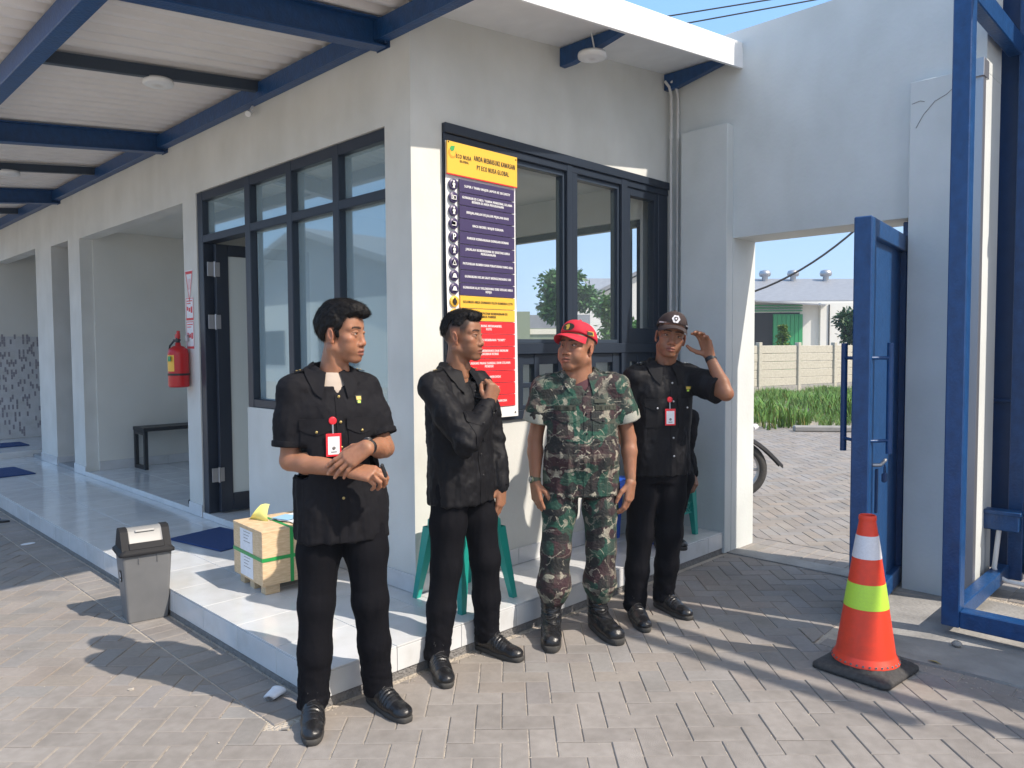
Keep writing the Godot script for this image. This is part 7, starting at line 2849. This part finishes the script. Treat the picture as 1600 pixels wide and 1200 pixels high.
func people() -> void:
	var sk := vcol("skin", 0.46)
	sk.subsurf_scatter_enabled = true
	sk.subsurf_scatter_strength = 0.2
	sk.normal_enabled = true
	sk.normal_texture = noise_bump(141, 0.12, 1.2, 256)
	tri_map(sk, 0.10, false)
	sk.metallic_specular = 0.4
	mat("hair", lin(0.0065, 0.0055, 0.0055), 0.55)
	M.hair.metallic_specular = 0.3
	var cl := textured("black_cloth", lin(0.0088, 0.0086, 0.0106), lin(0.0125, 0.0122, 0.0148), 0.25, 0.75, 151, 0.02, 1.6, 0.16, false)
	cl.metallic_specular = 0.24
	cl = textured("black_cloth_sheen", lin(0.0070, 0.0070, 0.0086), lin(0.0100, 0.0098, 0.0120), 0.25, 0.60, 155, 0.02, 1.6, 0.16, false)
	cl.metallic_specular = 0.30
	cl = textured("trouser_cloth", lin(0.0060, 0.0060, 0.0078), lin(0.0090, 0.0088, 0.0110), 0.25, 0.78, 157, 0.02, 1.4, 0.16, false)
	cl.metallic_specular = 0.18
	var cm := mat("camo", Color.WHITE, 0.85)
	cm.albedo_texture = camo_texture()
	tri_map(cm, 0.62, false)
	cm.normal_enabled = true
	cm.normal_texture = noise_bump(161, 0.16, 1.4, 256)
	textured("camo_back", lin(0.24, 0.25, 0.21), lin(0.42, 0.41, 0.36), 0.10, 0.9, 163, 0.03, 1.0, 0.1, false)
	textured("leather", lin(0.009, 0.009, 0.010), lin(0.016, 0.016, 0.017), 0.12, 0.27, 165, 0.03, 1.5, 0.12, false)
	textured("sole", lin(0.025, 0.024, 0.022), lin(0.070, 0.066, 0.060), 0.12, 0.85, 167, 0.03, 1.0, 0.1, false)
	textured("cap_red", lin(0.46, 0.010, 0.028), lin(0.56, 0.016, 0.040), 0.10, 0.8, 169, 0.04, 1.5, 0.2, false)
	textured("cap_brown", lin(0.028, 0.017, 0.016), lin(0.042, 0.025, 0.023), 0.10, 0.85, 171, 0.04, 1.5, 0.2, false)
	mat("badge_dark", lin(0.022, 0.024, 0.014), 0.7)
	mat("gold", lin(0.52, 0.36, 0.05), 0.5)
	mat("badge_red", lin(0.72, 0.022, 0.035), 0.35)
	mat("beige_knit", lin(0.42, 0.35, 0.29), 0.9)
	mat("maroon_knit", lin(0.075, 0.028, 0.035), 0.9)
	mat("tape_olive", lin(0.055, 0.060, 0.045), 0.9)
	mat("brass", lin(0.45, 0.34, 0.13), 0.35, 0.8)
	mat("watch_green", lin(0.07, 0.085, 0.05), 0.6)

	# --- the young man with crossed forearms
	person("person in black short sleeved uniform with crossed forearms and a red badge, nearest the camera", Vector3(-0.851, 0, 0.611), {
		"seed": 1, "yaw": 26.0, "skin": Color(0.315, 0.150, 0.088), "hair": "swept", "head_basis": Basis(Vector3.UP, deg_to_rad(73)) * Basis(Vector3.RIGHT, 0.04), "look": Vector3(0.05, 0, 1), "fade": 0.55,
		"joints": {"head": Vector3(0.012, 1.563, -0.015), "shR": Vector3(-0.174, 1.350, 0.058), "shL": Vector3(0.080, 1.350, -0.088), "elR": Vector3(-0.187, 1.060, 0.080), "wrR": Vector3(0.080, 1.036, 0.185), "elL": Vector3(0.170, 1.092, -0.045), "wrL": Vector3(0.145, 1.128, 0.195),
			"hipR": Vector3(-0.085, 0.880, 0.015), "hipL": Vector3(0.085, 0.880, -0.020), "knR": Vector3(-0.100, 0.470, 0.045), "knL": Vector3(0.108, 0.470, 0.0), "anR": Vector3(-0.115, 0.085, 0.060), "anL": Vector3(0.125, 0.085, -0.060)},
		"toeR": Vector3(-0.066, 0, 0.30), "toeL": Vector3(0.300, 0, 0.135),
		"handR": {"along": Vector3(0.95, -0.10, 0.22), "back": Vector3(0.15, 0.75, 0.60), "curl": HOLD, "thumb": THUMB_IN}, "handL": {"along": Vector3(-0.80, -0.52, 0.16), "back": Vector3(-0.15, 0.45, 0.88), "curl": LAID, "thumb": THUMB_SIDE, "spread": 0.10},
		"long": false, "cuff": 0.80, "sleeve": 0.96, "hem": 0.735, "girth": 1.0, "shirt": M.black_cloth, "pants": M.trouser_cloth, "under": M.beige_knit, "stud": M.brass, "pip": M.brass,
		"emblem_at": Vector2(0.095, 1.300), "badge_at": Vector2(-0.020, 1.222), "watch": "L"})
	# a dark phone in his hand
	# --- the man in profile with his fist at the chest
	person("person in long sleeved black uniform, short cropped hair, fist held to the chest", Vector3(-0.108, 0, 0.562), {
		"seed": 2, "yaw": 52.0, "skin": Color(0.265, 0.127, 0.074), "hair": "crop", "head_basis": Basis(Vector3.UP, deg_to_rad(70)) * Basis(Vector3.RIGHT, -0.02), "fade": 0.9, "beard": 0.6,
		"joints": {"head": Vector3(-0.018, 1.558, 0.005), "shR": Vector3(-0.160, 1.335, 0.125), "shL": Vector3(0.045, 1.335, -0.140), "elR": Vector3(0.0, 1.075, 0.215), "wrR": Vector3(0.100, 1.240, 0.080), "elL": Vector3(0.115, 1.055, -0.150), "wrL": Vector3(0.155, 0.820, -0.070),
			"hipR": Vector3(-0.085, 0.880, 0.065), "hipL": Vector3(0.020, 0.880, -0.070), "knR": Vector3(-0.105, 0.470, 0.095), "knL": Vector3(0.075, 0.470, -0.030), "anR": Vector3(-0.148, 0.085, 0.150), "anL": Vector3(0.080, 0.085, -0.065)},
		"toeR": Vector3(-0.075, 0, 0.39), "toeL": Vector3(0.280, 0, 0.105),
		"handR": {"along": Vector3(0.30, 0.90, -0.15), "back": Vector3(0.55, -0.05, 0.80), "curl": FIST, "thumb": THUMB_IN}, "handL": {"along": Vector3(-0.03, -0.97, 0.15), "back": Vector3(0.75, 0.05, 0.45), "curl": RELAX, "thumb": THUMB_SIDE},
		"long": true, "sleeve": 1.0, "hem": 0.765, "girth": 0.98, "shirt": M.black_cloth_sheen, "pants": M.trouser_cloth, "pip": M.brass, "fold": 1.25,
		"emblem_at": Vector2(0.085, 1.265), "watch": "L", "watch_off": 0.02})
	# --- the soldier
	person("person in green camouflage uniform with a red cap and black boots", Vector3(0.508, 0, 0.719), {
		"seed": 3, "yaw": 2.0, "skin": Color(0.300, 0.143, 0.085), "cap": "red", "head_basis": Basis(Vector3.UP, deg_to_rad(-40)) * Basis(Vector3.RIGHT, -0.16), "fade": 0.85, "wide": 1.06, "fat": 0.010, "neck_r": 0.066, "mouth": 0.0022, "look": Vector3(-0.2, 0, 1), "head_size": 1.04,
		"joints": {"head": Vector3(0.004, 1.500, 0.020), "shR": Vector3(-0.160, 1.300, 0.0), "shL": Vector3(0.215, 1.305, 0.0), "elR": Vector3(-0.212, 1.020, -0.020), "wrR": Vector3(-0.215, 0.800, 0.045), "elL": Vector3(0.282, 1.020, -0.020), "wrL": Vector3(0.283, 0.800, 0.045),
			"hipR": Vector3(-0.068, 0.860, 0.0), "hipL": Vector3(0.125, 0.860, 0.0), "knR": Vector3(-0.108, 0.450, 0.055), "knL": Vector3(0.130, 0.450, 0.035), "anR": Vector3(-0.135, 0.095, 0.075), "anL": Vector3(0.120, 0.095, 0.0)},
		"toeR": Vector3(-0.155, 0, 0.34), "toeL": Vector3(0.215, 0, 0.25),
		"handR": {"along": Vector3(0.10, -0.97, 0.14), "back": Vector3(-0.75, -0.05, 0.60), "curl": RELAX, "thumb": THUMB_SIDE}, "handL": {"along": Vector3(-0.10, -0.97, 0.12), "back": Vector3(0.75, -0.05, 0.60), "curl": RELAX, "thumb": THUMB_SIDE},
		"long": false, "cuff": 0.66, "sleeve": 1.12, "hem": 0.735, "girth": 1.06, "belly": 0.022, "leg": 1.06, "shirt": M.camo, "pants": M.camo, "under": M.maroon_knit, "roll": M.camo_back, "blouse": true, "hand_size": 1.02,
		"tapes": [[-0.150, -0.040, 1.185, 1.210, M.tape_olive, 9], [0.060, 0.170, 1.185, 1.210, M.tape_olive, 9], [0.055, 0.120, 1.222, 1.240, M.tape_olive], [0.105, 0.165, 1.115, 1.150, M.tape_olive]], "watch": "R", "watch_mat": M.watch_green})
	# --- the guard raising his hand to the cap
	person("person in black uniform and dark brown cap, raising a hand beside the cap", Vector3(1.014, 0, 0.896), {
		"seed": 4, "yaw": 12.0, "skin": Color(0.265, 0.125, 0.073), "cap": "brown", "head_basis": Basis(Vector3(0, 0, 1), deg_to_rad(-10)) * Basis(Vector3.UP, deg_to_rad(-4)) * Basis(Vector3.RIGHT, 0.02), "fade": 0.8, "look": Vector3(0, 0.05, 1),
		"joints": {"head": Vector3(0.062, 1.562, 0.020), "shR": Vector3(-0.135, 1.345, 0.020), "shL": Vector3(0.180, 1.345, -0.030), "elR": Vector3(-0.195, 1.060, -0.050), "wrR": Vector3(-0.140, 0.825, 0.010), "elL": Vector3(0.322, 1.255, 0.185), "wrL": Vector3(0.258, 1.455, 0.085),
			"hipR": Vector3(-0.090, 0.880, 0.010), "hipL": Vector3(0.075, 0.880, -0.010), "knR": Vector3(-0.110, 0.470, 0.050), "knL": Vector3(0.058, 0.470, 0.020), "anR": Vector3(-0.142, 0.085, 0.060), "anL": Vector3(0.050, 0.085, -0.090)},
		"toeR": Vector3(-0.115, 0, 0.32), "toeL": Vector3(0.185, 0, 0.150),
		"handR": {"along": Vector3(0.30, -0.92, 0.20), "back": Vector3(-0.5, 0.0, 0.80), "curl": RELAX, "thumb": THUMB_SIDE}, "handL": {"along": Vector3(-0.28, 0.95, 0.05), "back": Vector3(0.70, 0.15, -0.70), "curl": [[0.35, 0.65, 0.35], [0.40, 0.70, 0.4], [0.42, 0.70, 0.4], [0.45, 0.70, 0.4]], "thumb": THUMB_OUT},
		"long": false, "cuff": 0.82, "sleeve": 1.08, "hem": 0.800, "girth": 0.95, "shirt": M.black_cloth_sheen, "pants": M.trouser_cloth, "under": M.black_cloth, "stud": M.steel, "pip": M.steel,
		"emblem_at": Vector2(0.105, 1.275), "badge_at": Vector2(-0.010, 1.220), "watch": "L", "watch_off": 0.02})
	# --- the seated one behind him
	person("person in black sitting on the teal stool, mostly hidden behind the capped guard", Vector3(2.075, 0.155, 0.245), {
		"seed": 5, "yaw": 0.0, "skin": Color(0.225, 0.105, 0.062), "hair": "crop", "head_basis": Basis(Vector3.RIGHT, 0.5), "fade": 0.8, "sits": true,
		"joints": {"head": Vector3(-0.01, 1.01, 0.20), "shR": Vector3(-0.175, 0.86, 0.10), "shL": Vector3(0.150, 0.86, 0.10), "elR": Vector3(-0.20, 0.62, 0.20), "wrR": Vector3(-0.10, 0.55, 0.38), "elL": Vector3(0.118, 0.625, 0.115), "wrL": Vector3(0.172, 0.462, 0.110),
			"hipR": Vector3(-0.09, 0.52, 0.0), "hipL": Vector3(0.09, 0.52, 0.0), "knR": Vector3(-0.11, 0.47, 0.38), "knL": Vector3(0.045, 0.47, 0.38), "anR": Vector3(-0.10, 0.085, 0.26), "anL": Vector3(-0.015, 0.085, 0.24)},
		"toeR": Vector3(-0.10, 0, 0.50), "toeL": Vector3(0.045, 0, 0.50),
		"handR": {"along": Vector3(0.3, -0.5, 0.8), "back": Vector3(0, 0.8, 0.5), "curl": RELAX, "thumb": THUMB_SIDE}, "handL": {"along": Vector3(0.15, -0.85, 0.45), "back": Vector3(0.75, 0.45, 0.40), "curl": HOLD, "thumb": THUMB_SIDE},
		"long": true, "hem": 0.50, "girth": 0.95, "shirt": M.black_cloth, "pants": M.trouser_cloth})
	var ph := MB.new()
	ph.box(Vector3.ZERO, Vector3(0.012, 0.055, 0.02), 0.004)
	var b3 := Basis(Vector3.UP, deg_to_rad(-45.355))
	var phone := solo("lighter", ph, M.black, "small dark lighter held in the hand of the nearest person", "lighter", Vector3(-0.851, 0, 0.611) + b3 * Vector3(0.215, 1.045, 0.245))
	phone.rotation = Vector3(0.2, deg_to_rad(-45), 0.3)
